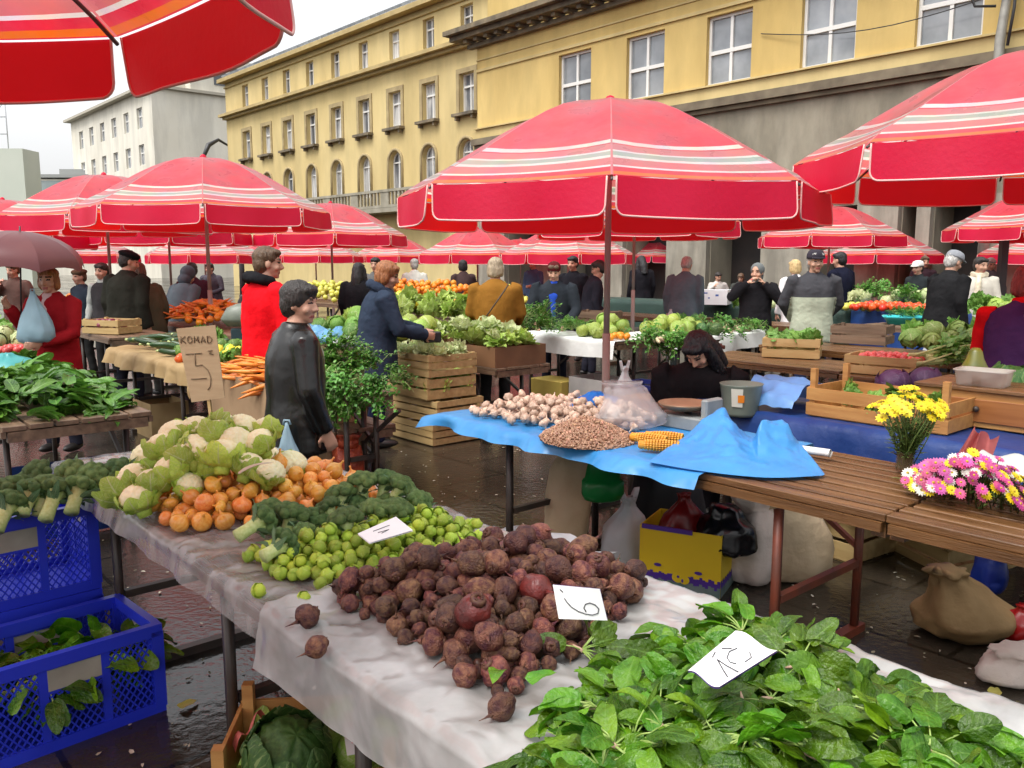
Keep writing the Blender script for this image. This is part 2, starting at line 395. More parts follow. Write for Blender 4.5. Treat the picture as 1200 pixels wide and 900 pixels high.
    if st != 'none':
        m = MB(); v_ = {'big': 1.08, 'full': 1.07}.get(st, 1.0)
        if st == 'fringe_bald':
            m.ball(hd(0, -.045, -.005), (.08 * k, .075 * k, .06 * k), 18, 10, R=HR)
        else:
            m.ball(hd(0, -.024, .052), (.086 * v_ * k, .100 * v_ * k, .083 * v_ * k), 22, 14, R=HR); m.ball(hd(0, -.052, .0), (.082 * v_ * k, .068 * v_ * k, .088 * v_ * k), 18, 12, R=HR)
            m.ball(hd(.022, .042, .088), (.05 * k, .045 * k, .030 * k), 14, 8, R=HR); m.ball(hd(-.03, .040, .086), (.045 * k, .045 * k, .030 * k), 14, 8, R=HR)
            if st == 'full':
                for sg in (-1, 1): m.ball(hd(sg * .062, -.02, .03), (.034 * k, .06 * k, .06 * k), 14, 9, R=HR)
                m.ball(hd(0, .05, .085), (.07 * k, .045 * k, .035 * k), 14, 8, R=HR)
            if st in ('bob', 'big'):
                for sg in (-1, 1): m.ball(hd(sg * .068, -.022, -.015), (.026 * k, .052 * k, .075 * k), 14, 9, R=HR)
                m.ball(hd(0, -.06, -.045), (.075 * k, .05 * k, .065 * k), 14, 9, R=HR)
            if st == 'long':
                for sg in (-1, 1): m.tube([hd(sg * .07, -.01, .05), hd(sg * .083, .01, -.06), hd(sg * .09, .03, -.18), hd(sg * .10, .05, -.30)], [.035 * k, .042 * k, .045 * k, .03 * k], 10)
                m.tube([hd(0, -.06, .05), hd(0, -.075, -.1), hd(0, -.08, -.28)], [.07 * k, .085 * k, .07 * k], 12)
        hm = remesh(m, .009 if fine else .014, 1, lambda p: .007 * noise.noise(Vector((p.x * 75, p.y * 75, p.z * 9 + sd))) + .003 * noise.noise(p * 110))
        hm.materials.append(pm('hair ' + hcol, HAIRC[hcol], tuple(min(1, q * 1.9) for q in HAIRC[hcol]), scale=60, rough=.45, bump=.6, bscale=120, stretch=(1, 1, .25))); link('hair', hm, o)
    if hat:
        m = MB(); hm_ = cloth_mat(hatc, .85)
        if hat == 'cap':
            m.rings([[hd(0, -.012, .04) + HR @ (Vector((r * .094 * math.cos(2 * PI * j / 20), r * .108 * math.sin(2 * PI * j / 20), z)) * k) for j in range(20)] for r, z in ((1, .0), (1.02, .02), (.98, .05), (.8, .082), (.45, .098), (.05, .102))])
            m.rings([[hd(0, .07, .048) + HR @ (Vector((w_ * .075 * math.cos(PI * j / 12), .075 * d_ * math.sin(PI * j / 12), zz)) * k) for j in range(13)] for w_, d_, zz in ((1, 1.0, 0), (1, 1.0, .006), (.9, .1, .014), (.9, .1, .004))], False, False)
        elif hat == 'beanie':
            m.ball(hd(0, -.018, .058), (.090 * k, .106 * k, .080 * k), 20, 12, R=HR); m.tube([hd(.0, 0, .0), hd(0, 0, .001)], [.001, .001], 5)
        elif hat == 'beret':
            m.ball(hd(0, -.02, .078), (.112 * k, .122 * k, .048 * k), 20, 10, R=HR); m.ball(hd(0, -.018, .055), (.088 * k, .104 * k, .05 * k), 20, 10, R=HR)
        elif hat == 'scarf':
            m.ball(hd(0, -.028, .035), (.094 * k, .105 * k, .098 * k), 20, 12, R=HR); m.ball(hd(0, -.05, -.05), (.075 * k, .06 * k, .08 * k), 16, 10, R=HR); m.tube([hd(-.05, .03, -.09), hd(0, .05, -.115), hd(.05, .03, -.09)], .025 * k, 8)
        elif hat == 'hood':
            m.ball(hd(0, -.035, .035), (.105 * k, .115 * k, .115 * k), 20, 12, R=HR); m.ball(hd(0, -.05, -.08), (.11 * k, .09 * k, .09 * k), 16, 10, R=HR)
        link('hat' if hat in ('cap', 'beanie', 'beret') else 'headscarf', (lambda me: (me.materials.append(hm_), me)[1])(remesh(m, .011, 1)) if hat != 'cap' else m.mesh('cap', hm_), o)
    if scarf:
        m = MB()
        for i in range(2): m.tube([T(.095 * math.cos(a), -.005 + .088 * math.sin(a), 1.455 + .03 * i + .012 * math.sin(a * 3 + i)) for a in [j * PI / 8 for j in range(17)]], .028 * k, 8)
        m.tube([T(.03, .10, 1.45), T(.045, .165, 1.36), T(.05, .172, 1.2)], [.03 * k, .04 * k, .045 * k], 8)
        link('scarf', (lambda me: (me.materials.append(cloth_mat(scarf)), me)[1])(remesh(m, .012, 2, lambda p: .006 * noise.noise(p * 40))), o)
    if hood:
        m = MB(); m.tube([T(.115 * math.cos(a), -.02 + .10 * math.sin(a), 1.47 + .035 * math.sin(a + PI)) for a in [PI * .78 + j * PI / 11 for j in range(16)]], [.03 * k] + [.045 * k] * 14 + [.03 * k], 10)
        link('hood', (lambda me: (me.materials.append(cloth_mat(hood)), me)[1])(remesh(m, .014, 2, lambda p: .008 * noise.noise(p * 25))), o)
    if under:
        m = MB(); m.rings([ellring(T(0, y, z), rx * k, ry * k, Rl) for z, rx, ry, y in ((1.02, .035, .02, .132 * b), (1.18, .05, .02, .139 * b), (1.32, .065, .02, .130 * b), (1.44, .06, .03, .075), (1.49, .05, .03, .055))])
        link('shirt', (lambda me: (me.materials.append(cloth_mat(under)), me)[1])(remesh(m, .012, 1)), o)
    return o, (lambda v: Vector((pos.x, Y, z0)) + Matrix.Rotation(rz, 3, 'Z') @ v), arms
V = Vector
NEAR = {}
# forward is +y in the person's own frame
NEAR['leather'] = person(343, 4.4, -60, 1.525, 'woman in a black leather jacket with short dark hair, before the parsley', (.004, .0035, .003), .74, (.012, .012, .014), ('full', 'dark'), lean=.02, hy=-44, hp=.10, bulk=1.12, fine=True, crough=.27, under=(.35, .3, .26), L=((-.27, -.02, 1.13), (-.24, .06, .88)), R=((.27, .0, 1.13), (.25, .10, .89)))
person(311, 6.6, -48, 1.735, 'tall man in a bright red jacket with dark hood, looking right over the stalls', (.62, .006, .012), .80, (.02, .02, .03), ('short', 'brown'), hy=-25, hp=.08, bulk=1.12, fine=True, hood=(.012, .012, .014), L=((-.27, .02, 1.13), (-.16, .22, 1.02)), R=((.27, .02, 1.13), (.16, .23, 1.02)))
NEAR['blue'] = person(438, 7.5, -78, 1.63, 'woman in a navy blue anorak with auburn hair, reaching over lettuces', (.026, .038, .062), .66, (.012, .016, .04), ('big', 'auburn'), lean=.16, hy=-8, hp=.32, bulk=1.22, fine=True, L=((-.22, .18, 1.16), (-.08, .42, 1.14)), R=((.24, .18, 1.14), (.10, .43, 1.12)), hood=(.024, .034, .056))
NEAR['redw'] = person(62, 7.3, 168, 1.58, 'woman in a dark red coat under a maroon rain umbrella', (.24, .008, .012), .62, (.02, .02, .03), ('bob', 'auburn'), hy=18, hp=.05, bulk=1.12, fine=True, scarf=None, under=(.5, .34, .34), L=((-.26, .08, 1.12), (-.12, .32, 1.06)), R=((.25, .10, 1.16), (.24, .26, 1.36)))
person(580, 9.0, -6, 1.66, 'woman in a mustard brown coat seen from behind, with grey-blond hair', (.21, .095, .016), .52, (.02, .02, .02), ('bob', 'ash'), lean=.04, hp=.25, bulk=1.15, L=((-.27, .06, 1.13), (-.2, .26, 1.04)), R=((.27, .06, 1.13), (.22, .24, 1.02)))
person(650, 10.6, 172, 1.62, 'man in a maroon cap, dark open jacket and blue sweater behind his table', (.02, .024, .03), .74, (.014, .014, .022), ('short', 'brown'), 'beanie', (.085, .012, .014), lean=.14, hp=.35, bulk=1.18, fine=True, under=(.02, .06, .35), L=((-.30, .12, 1.13), (-.20, .36, 1.0)), R=((.30, .12, 1.13), (.22, .34, 1.0)))
person(692, 12.2, -80, 1.64, 'man in a dark suit jacket with pale shirt, just right of the maroon cap', (.02, .02, .028), .78, (.02, .02, .03), ('short', 'dark'), lean=.12, hp=.3, under=(.6, .58, .5), L=((-.26, .06, 1.12), (-.2, .24, 1.0)), hy=160)
person(672, 14.0, 150, 1.70, 'dark figure in black clothes between the maroon cap and the dark suit', (.012, .012, .016), .7, (.01, .01, .012), ('short', 'black'))
person(752, 17.5, 20, 1.72, 'person in black seen from behind before the pale pillar', (.012, .011, .014), .55, (.12, .11, .10), ('long', 'black'), hp=.3, bulk=1.05)
person(801, 12.9, -25, 1.70, 'stooping person in a grey-blue jacket, back turned, carrying a white bag', (.09, .12, .14), .66, (.05, .06, .06), ('short', 'grey'), lean=.22, hp=.6, bulk=1.12)
person(886, 11.0, 170, 1.60, 'woman in black with a grey headscarf, both hands raised to her face', (.012, .011, .013), .62, (.015, .014, .016), ('none', 'dark'), 'scarf', (.14, .15, .15), hp=.12, hy=-25, bulk=1.15, L=((-.30, .16, 1.22), (-.09, .16, 1.45)), R=((.34, .14, 1.26), (.13, .20, 1.46)), fine=True)
NEAR['cap'] = person(953, 9.7, 176, 1.74, 'man in a dark cap and grey and pale green zip jacket, hands behind his back', (.05, .05, .056), .72, (.02, .03, .08), ('short', 'grey'), 'cap', (.035, .03, .04), hy=6, hp=.05, bulk=1.16, fine=True, two=((.34, .37, .28), 1.22), L=((-.30, -.06, 1.14), (-.16, -.20, .95)), R=((.30, -.06, 1.14), (.16, -.20, .95)))
person(932, 13.0, 10, 1.64, 'blond woman in a white jacket seen from behind, next to the dark cap', (.66, .66, .66), .72, (.02, .02, .03), ('bob', 'blond'), hp=.2)
person(985, 13.6, 40, 1.76, 'tall dark figure standing in the hall doorway right of the dark cap', (.008, .009, .02), .5, (.012, .012, .03), ('short', 'black'), bulk=1.25)
person(1106, 10.2, -70, 1.745, 'man in a black jacket and grey baseball cap, bending over the stall', (.012, .012, .013), .72, (.01, .01, .012), ('short', 'grey'), 'cap', (.22, .23, .25), lean=.14, hp=.42, bulk=1.15, fine=True, under=(.5, .45, .36), L=((-.24, .06, 1.12), (-.2, .16, .9)))
person(1147, 12.2, 165, 1.68, 'woman in a pale patterned coat and beige scarf beside the dark post', (.46, .43, .37), .6, (.06, .05, .05), ('short', 'dark'), hy=30, scarf=(.55, .48, .36), L=((-.25, .04, 1.12), (-.18, .2, 1.0)))
person(1076, 14.6, 120, 1.62, 'person in black with a white cap behind the pale cabbages', (.02, .024, .026), .7, (.02, .02, .02), ('short', 'dark'), 'cap', (.62, .6, .56))
person(1082, 18.0, 170, 1.72, 'dark-clothed person in the hall doorway behind the grey baseball cap', (.03, .015, .02), .6, (.02, .02, .02), ('short', 'brown'))
NEAR['vest'] = person(1199, 5.55, -38, 1.60, 'woman vendor in a purple vest with red sleeves and red hair at the right', (.055, .022, .085), .78, (.03, .03, .02), ('bob', 'red'), lean=.10, hp=.3, hy=-20, bulk=1.22, fine=True, vest=(.60, .008, .012), L=((-.27, .1, 1.13), (-.2, .3, 1.0)), R=((.29, .08, 1.12), (.2, .28, .98)))
NEAR['seated'] = person(826, 5.75, 162, 1.66, 'seated vendor in black with long dark hair bowed over her lap', (.010, .008, .009), .80, (.012, .01, .012), ('long', 'black'), lean=.55, hp=.9, hy=-25, bulk=1.28, fine=True, sit=.53, ckind='plain', L=((-.25, .12, 1.14), (-.10, .34, 1.06)), R=((.25, .12, 1.14), (.10, .34, 1.06)), vest=None)
# left side
person(146, 9.9, -20, 1.75, 'man in a dark beret and long black coat seen from behind, by the onion crate', (.018, .018, .014), .5, (.02, .02, .03), ('short', 'dark'), 'beret', (.012, .012, .014), lean=.10, hp=.3, hy=-40, bulk=1.22)
person(172, 10.3, 60, 1.62, 'person in an olive jacket facing the dark beret', (.07, .075, .045), .72, (.10, .10, .09), ('short', 'brown'), lean=.2, hp=.3, bulk=1.15)
person(122, 11.5, 170, 1.60, 'vendor in a dark vest with pale sleeves behind the onion crate', (.03, .028, .03), .74, (.02, .02, .02), ('short', 'dark'), vest=(.34, .36, .34))
person(96, 11.8, 150, 1.52, 'person in a navy top and brown cap between the red coat and the vendor', (.025, .035, .05), .7, (.02, .02, .02), ('short', 'brown'), 'beret', (.12, .08, .05))
person(206, 11.6, -30, 1.58, 'bent person in a slate blue jacket and grey hood before the carrot heap', (.085, .12, .14), .7, (.03, .03, .04), ('none', 'dark'), 'hood', (.07, .09, .11), lean=.35, hp=.5, bulk=1.2)
person(226, 12.6, 30, 1.60, 'dark maroon jacketed person half hidden by the slate blue one', (.05, .012, .02), .7, (.02, .02, .02), ('short', 'dark'))
person(420, 12.0, -10, 1.60, 'person in black seen from behind between the leather jacket and the blue anorak', (.010, .009, .011), .5, (.01, .01, .012), ('long', 'black'), bulk=1.1)
person(441, 14.5, 170, 1.68, 'person with black hair and striped top behind the auburn-haired woman', (.10, .10, .10), .7, (.02, .02, .02), ('short', 'black'))
person(486, 17.0, 10, 1.66, 'person in a white coat and grey cap far behind the yellow peppers', (.56, .56, .50), .6, (.05, .05, .05), ('short', 'grey'), 'beanie', (.3, .3, .28))
for i, (px, Y, face, H, c, hr, lb) in enumerate(((543, 16.5, 20, 1.64, (.05, .03, .03), 'black', 'dark-haired far figure in maroon left of the brown coat'), (626, 20, 150, 1.66, (.05, .09, .16), 'grey', 'far figure in blue left of the maroon cap'), (841, 19, 175, 1.38, (.45, .43, .4), 'dark', 'person in a patterned white top sitting by the hall wall'), (866, 19, 185, 1.36, (.05, .055, .05), 'brown', 'person in dark green sitting by the hall wall'), (250, 18, 175, 1.6, (.08, .08, .1), 'dark', 'far vendor behind the carrot heap'), (18, 13, 175, 1.6, (.1, .06, .05), 'brown', 'vendor at the far left behind the oranges'), (1160, 17, 150, 1.68, (.08, .08, .09), 'grey', 'far figure by the dark post'))):
    person(px, Y, face, H, lb, c, .62, (.03, .03, .04), ('short' if i % 3 else 'bob', hr), hp=.1 + .12 * (i % 4), hy=(-1) ** i * 12 * (i % 4), lean=.06 * (i % 5), L=[None, ((-.27, .12, 1.16), (-.1, .3, 1.12)), ((-.3, .0, 1.14), (-.2, .14, .92))][i % 3], R=[((.28, .1, 1.15), (.14, .3, 1.1)), None, ((.27, .08, 1.2), (.12, .2, 1.38))][i % 3])
# ------------------------------------------------------------------ camera, light, sky
cam_d = bpy.data.cameras.new('camera'); cam = bpy.data.objects.new('camera', cam_d); COL.objects.link(cam)
cam_d.sensor_width = 36; cam_d.lens = 30.0; cam_d.clip_end = 1000; cam_d.clip_start = 0.05
cam.location = (0, 0, EYE); cam.rotation_euler = (PI / 2 - TH, 0, 0); SC.camera = cam
SUN_EL, SUN_AZ = math.radians(60), math.radians(228)     # azimuth clockwise from +y
w = bpy.data.worlds.new('World'); SC.world = w; w.use_nodes = True
nt = w.node_tree; bg = nt.nodes['Background']
sky = nt.nodes.new('ShaderNodeTexSky'); sky.sky_type = 'NISHITA'; sky.sun_disc = False
sky.sun_elevation = SUN_EL; sky.sun_rotation = SUN_AZ; sky.dust_density = 6; sky.air_density = 1.2
hs = nt.nodes.new('ShaderNodeHueSaturation'); hs.inputs['Saturation'].default_value = 0.16; hs.inputs['Value'].default_value = 2.6
nt.links.new(sky.outputs[0], hs.inputs['Color']); cl = nt.nodes.new('ShaderNodeMixRGB'); cl.inputs[0].default_value = .55; cl.inputs[2].default_value = (6.4, 6.45, 6.55, 1)   # even cloud cover
nt.links.new(hs.outputs[0], cl.inputs[1]); nt.links.new(cl.outputs[0], bg.inputs['Color'])
bg.inputs['Strength'].default_value = 0.15
sl = bpy.data.lights.new('sun', 'SUN'); sl.energy = 1.5; sl.angle = math.radians(24); sl.color = (1.0, 0.965, 0.9)
so = bpy.data.objects.new('sun', sl); COL.objects.link(so)
so.rotation_euler = Vector((math.sin(SUN_AZ) * math.cos(SUN_EL), math.cos(SUN_AZ) * math.cos(SUN_EL), math.sin(SUN_EL))).to_track_quat('Z', 'Y').to_euler()
SC.view_settings.view_transform = 'Standard'; SC.view_settings.look = 'None'; SC.view_settings.gamma = 1
SC.view_settings.exposure = EXPO
cy = SC.cycles
cy.max_bounces = 6; cy.diffuse_bounces = 3; cy.glossy_bounces = 2; cy.transmission_bounces = 4; cy.transparent_max_bounces = 6
cy.use_denoising = True; cy.caustics_reflective = False; cy.caustics_refractive = False
cy.use_adaptive_sampling = True; cy.adaptive_threshold = 0.02
# ------------------------------------------------------------------ ground
def ground_mat():
    m = pm('wet paving', (0.017, 0.0135, 0.010), (0.050, 0.040, 0.030), scale=0.9, rough=0.3, bump=0.16, bscale=26, det=8, spec=0.5)
    N = m.node_tree.nodes; L = m.node_tree.links; b = N['Principled BSDF']
    tc = N.new('ShaderNodeTexCoord'); n = N.new('ShaderNodeTexNoise'); n.inputs['Scale'].default_value = 0.55; n.inputs['Detail'].default_value = 6
    L.new(tc.outputs['Object'], n.inputs['Vector'])
    r = N.new('ShaderNodeMapRange'); r.inputs['From Min'].default_value = 0.40; r.inputs['From Max'].default_value = 0.62
    r.inputs['To Min'].default_value = 0.02; r.inputs['To Max'].default_value = 0.26
    L.new(n.outputs['Fac'], r.inputs['Value']); L.new(r.outputs[0], b.inputs['Roughness'])
    # paving slabs: dark joints and a slight change of tone from slab to slab
    mp = N.new('ShaderNodeMapping'); mp.inputs['Rotation'].default_value = (0, 0, -RZM); L.new(tc.outputs['Object'], mp.inputs['Vector'])
    br = N.new('ShaderNodeTexBrick'); br.inputs['Scale'].default_value = 1.0; br.inputs['Brick Width'].default_value = 0.9; br.inputs['Row Height'].default_value = 0.6
    br.inputs['Mortar Size'].default_value = 0.012; br.inputs['Color1'].default_value = (0.75, 0.75, 0.75, 1); br.inputs['Color2'].default_value = (1.2, 1.18, 1.12, 1); br.inputs['Mortar'].default_value = (0.3, 0.3, 0.3, 1)
    L.new(mp.outputs[0], br.inputs['Vector'])
    mx = N.new('ShaderNodeMixRGB'); mx.blend_type = 'MULTIPLY'; mx.inputs[0].default_value = 1
    src = b.inputs['Base Color'].links[0].from_socket
    L.new(src, mx.inputs[1]); L.new(br.outputs['Color'], mx.inputs[2]); L.new(mx.outputs[0], b.inputs['Base Color'])
    return m
mb = MB(); mb.sheet(lambda a, b: Vector(((a - .5) * 500, (b - .3) * 500, 0)), 8, 8)
tag(mb.build('ground', ground_mat()), kind='structure')
# ------------------------------------------------------------------ buildings
YEL = pm('ochre plaster', (0.52, 0.365, 0.125), (0.64, 0.47, 0.18), scale=0.5, rough=0.9, bump=0.15, bscale=30, det=8, stretch=(1, 1, 0.5))
YEL2 = pm('pale ochre plaster', (0.52, 0.395, 0.17), (0.63, 0.50, 0.24), scale=0.45, rough=0.9, bump=0.15, bscale=30, det=8, stretch=(1, 1, 0.45))
GREYW = pm('stained grey render', (0.21, 0.185, 0.135), (0.34, 0.305, 0.235), scale=0.8, rough=0.9, bump=0.3, bscale=18, det=10, stretch=(1.6, 1, 0.35))
LIME = pm('pale limestone', (0.24, 0.215, 0.17), (0.36, 0.33, 0.27), scale=1.3, rough=0.85, bump=0.25, bscale=22, det=8)
DSTONE = pm('weathered cornice stone', (0.09, 0.075, 0.055), (0.24, 0.19, 0.12), scale=2.2, rough=0.9, bump=0.4, bscale=14, det=8)
WHITEP = pm('white window paint', (0.72, 0.71, 0.68), rough=0.5)
GLASS = pm('dull window glass', (0.14, 0.155, 0.175), (0.34, 0.36, 0.38), scale=0.9, rough=0.12, spec=0.8, rand=.35)
GLASS2 = pm('curtain and sky reflection glass', (0.12, 0.13, 0.15), (0.52, 0.52, 0.52), scale=1.1, rough=0.15, spec=0.8, rand=.4, contrast=.08, stretch=(1.6, 1, .35))  # pale streaks paint white curtains and sky reflection into the panes
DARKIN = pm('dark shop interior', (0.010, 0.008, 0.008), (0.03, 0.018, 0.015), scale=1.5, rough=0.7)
WHITEB = pm('cream plaster', (0.66, 0.62, 0.52), (0.74, 0.71, 0.62), scale=0.25, rough=0.9, det=6)
ROOFM = pm('grey roofing', (0.16, 0.17, 0.18), (0.42, 0.43, 0.43), scale=1.1, rough=0.8, bump=0.4, bscale=5)
def grime(m, k=.5, sx=5.0, sz=.35):
    N = m.node_tree.nodes; L = m.node_tree.links; b = N['Principled BSDF']; src = b.inputs['Base Color'].links[0].from_socket
    tc = N.new('ShaderNodeTexCoord'); mp = N.new('ShaderNodeMapping'); mp.inputs['Scale'].default_value = (sx, 1, sz); L.new(tc.outputs['Object'], mp.inputs[0])
    n = N.new('ShaderNodeTexNoise'); n.inputs['Scale'].default_value = .8; n.inputs['Detail'].default_value = 9; n.inputs['Roughness'].default_value = .62; L.new(mp.outputs[0], n.inputs['Vector'])
    r = N.new('ShaderNodeMapRange'); r.inputs['From Min'].default_value = .38; r.inputs['From Max'].default_value = .60; r.inputs['To Min'].default_value = 1 - k; r.inputs['To Max'].default_value = 1.04; L.new(n.outputs['Fac'], r.inputs['Value'])
    x = N.new('ShaderNodeMixRGB'); x.blend_type = 'MULTIPLY'; x.inputs[0].default_value = 1; L.new(src, x.inputs[1]); L.new(r.outputs[0], x.inputs[2]); L.new(x.outputs[0], b.inputs['Base Color'])
grime(YEL, .12, 1.3, .35); grime(YEL2, .12, 1.3, .35); grime(GREYW, .28, 1.4, .6); grime(WHITEB, .15, 1.2, .2); grime(LIME, .3, 3, .5)
def facade(mb, x0, x1, z0, z1, holes, dep=0.22, y=0.0):
    """wall sheet with openings and their reveals; a hole is (x0, x1, z0, z1, arched)"""
    xs = sorted({x0, x1, *[h[0] for h in holes], *[h[1] for h in holes]}); zs = sorted({z0, z1, *[h[2] for h in holes], *[h[3] for h in holes]})
    for i in range(len(xs) - 1):
        for k in range(len(zs) - 1):
            cx, cz = (xs[i] + xs[i + 1]) / 2, (zs[k] + zs[k + 1]) / 2
            if any(h[0] < cx < h[1] and h[2] < cz < h[3] for h in holes): continue
            mb.add([(xs[i], y, zs[k]), (xs[i + 1], y, zs[k]), (xs[i + 1], y, zs[k + 1]), (xs[i], y, zs[k + 1])], [(0, 1, 2, 3)], False)
    for h in holes:
        a, b, c, d = h[:4]
        if h[4]:
            r = (b - a) / 2; zc = d - r; ar = [(a + r - r * math.cos(PI * j / 12), zc + r * math.sin(PI * j / 12)) for j in range(13)]
            for j in range(12):
                p, q = ar[j], ar[j + 1]
                mb.add([(p[0], y, p[1]), (q[0], y, q[1]), (q[0], y, d), (p[0], y, d)], [(0, 1, 2, 3)], False)
            path = [(a, c)] + ar + [(b, c)]
        else: path = [(a, c), (a, d), (b, d), (b, c)]
        path.append((a, c))
        for j in range(len(path) - 1):
            p, q = path[j], path[j + 1]
            mb.add([(p[0], y, p[1]), (p[0], y + dep, p[1]), (q[0], y + dep, q[1]), (q[0], y, q[1])], [(0, 1, 2, 3)], False)
def window(par, h, dep=0.2, fw=0.07, split=0.5, sill=None, sillm=None, mull=1):
    a, b, c, d = h[:4]; arch = h[4]; f = MB(); y = dep - 0.03
    if arch:
        r = (b - a) / 2; zc = d - r
        f.tube([(a + r - (r - .03) * math.cos(PI * j / 12), y, zc + (r - .03) * math.sin(PI * j / 12)) for j in range(13)], 0.045, 4)
        f.box((a + fw / 2, y, (c + zc) / 2), (fw, 0.06, zc - c)); f.box((b - fw / 2, y, (c + zc) / 2), (fw, 0.06, zc - c)); f.box(((a + b) / 2, y - .002, zc), (b - a - 2 * fw, 0.07, fw))
    else:
        f.box((a + fw / 2, y, (c + d) / 2), (fw, 0.06, d - c)); f.box((b - fw / 2, y, (c + d) / 2), (fw, 0.06, d - c))
        f.box(((a + b) / 2, y, d - fw / 2), (b - a - 2 * fw, 0.06, fw)); f.box(((a + b) / 2, y - .004, c + (d - c) * split), (b - a - 2 * fw, 0.07, fw * 1.3))
    f.box(((a + b) / 2, y, c + fw / 2), (b - a - 2 * fw, 0.06, fw))
    for i in range(mull): f.box((a + (b - a) * (i + 1) / (mull + 1), y + .003, (c + d) / 2), (fw * 1.1, 0.06, d - c - .02))
    o = f.build('window', WHITEP, par)
    p = MB(); 
    if arch:
        r = (b - a) / 2; zc = d - r
        pts = [(a, dep, c), (b, dep, c)] + [(a + r + r * math.cos(PI * j / 12), dep, zc + r * math.sin(PI * j / 12)) for j in range(13)]
        p.add(pts, [tuple(range(len(pts)))], False)
    else: p.add([(a, dep, c), (b, dep, c), (b, dep, d), (a, dep, d)], [(0, 1, 2, 3)], False)
    p.build('pane', GLASS2 if par.name.startswith('arcaded') else GLASS, o)
    if sill:
        s = MB(); s.box(((a + b) / 2, -sill / 2, c - 0.06), (b - a + 0.5, sill, 0.12)); s.box((a - .05, -sill / 2 + .03, c - .2), (.12, sill - .1, .16)); s.box((b + .05, -sill / 2 + .03, c - .2), (.12, sill - .1, .16))
        s.build('sill', sillm or DSTONE, o)
    return o
# market hall: grey ground floor with openings, ochre upper floor
hall = root('market_hall', 'ochre market hall with stained grey ground floor wall and large white-framed windows', 'building', M(0, 22), RZM)
HX0, HX1 = -27.4, 6.0
doors = [(-25.5, -23.8), (-22.4, -20.6), (-19.4, -17.6), (-16.0, -14.15), (-12.55, -11.3), (-10.15, -9.75), (-9.35, -8.25), (-6.5, -4.8), (-3, -1.2), (1, 3)]
dh = [(a, b, 0.0, 3.1, 0) for a, b in doors]
m_ = MB(); facade(m_, HX0, HX1, 0, 6.45, dh, 1.1); m_.box((HX0 + .0, 6, 3.2), (.02, 11.9, 6.4)); m_.build('ground_floor_wall', GREYW, hall)
for a, b in doors:
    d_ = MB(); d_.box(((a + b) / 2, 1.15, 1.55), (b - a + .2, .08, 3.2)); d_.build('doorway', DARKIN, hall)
for i in range(len(doors)):
    x1 = doors[i][0]; x0 = doors[i - 1][1] if i else HX0 + .3
    pil = MB(); pil.box(((x0 + x1) / 2, -0.11, 1.6), (x1 - x0 - .06, 0.2, 3.2)); pil.box(((x0 + x1) / 2, -0.13, .25), (x1 - x0 - .02, 0.26, .5)); pil.build('pillar_facing', LIME, hall)
hw = [(s_ - .79, s_ + .79, 6.83, 8.83, 0) for s_ in (-21.98, -18.8, -15.62, -12.48, -9.36, -6.2, -3.0, .2, 3.3)]
m_ = MB(); facade(m_, HX0, HX1, 6.45, 10.0, hw, .2); m_.build('upper_wall', YEL, hall)
for h in hw: window(hall, h, .2, .085, .48)
m_ = MB(); m_.box((HX0 / 2 + HX1 / 2, -.09, 6.90 - .10), (HX1 - HX0 + .1, .18, .05)); m_.box((HX0 / 2 + HX1 / 2, -.045, 6.60), (HX1 - HX0, .09, .34)); m_.build('sill_band', YEL2, hall)
m_ = MB(); m_.box((HX0 / 2 + HX1 / 2, -.13, 6.28), (HX1 - HX0 + .2, .26, .24)); m_.box((HX0 / 2 + HX1 / 2, -.07, 6.09), (HX1 - HX0 + .1, .14, .12)); m_.build('ledge', pm('ledge stone', (0.12, 0.095, 0.065), (0.22, 0.18, 0.12), scale=2, rough=.9), hall)
m_ = MB(); m_.box((HX0 / 2 + HX1 / 2, -.03, 9.02), (HX1 - HX0 + .04, .06, .1)); m_.box((HX0 / 2 + HX1 / 2, -.02, 9.42), (HX1 - HX0 + .02, .04, .05)); m_.build('string_course', YEL2, hall)
m_ = MB(); m_.box((HX0 / 2 + HX1 / 2 - .3, -.45, 10.45), (HX1 - HX0 + 1.4, 1.0, .18)); m_.box((HX0 / 2 + HX1 / 2 - .3, -.33, 10.26), (HX1 - HX0 + 1.2, .72, .18)); m_.box((HX0 / 2 + HX1 / 2 - .1, -.1, 9.96), (HX1 - HX0 + .5, .24, .16))
x = HX0 - .1
while x < HX1: m_.box((x, -.28, 10.1), (.2, .5, .13)); x += .62
m_.build('cornice', DSTONE, hall)
m_ = MB(); facade(m_, HX0 + .05, HX1, 10.5, 14.5, [], .2, .5); m_.box((HX0 + .06, 6.2, 10.4), (.02, 11.4, 8.2)); m_.build('attic_wall', YEL, hall)
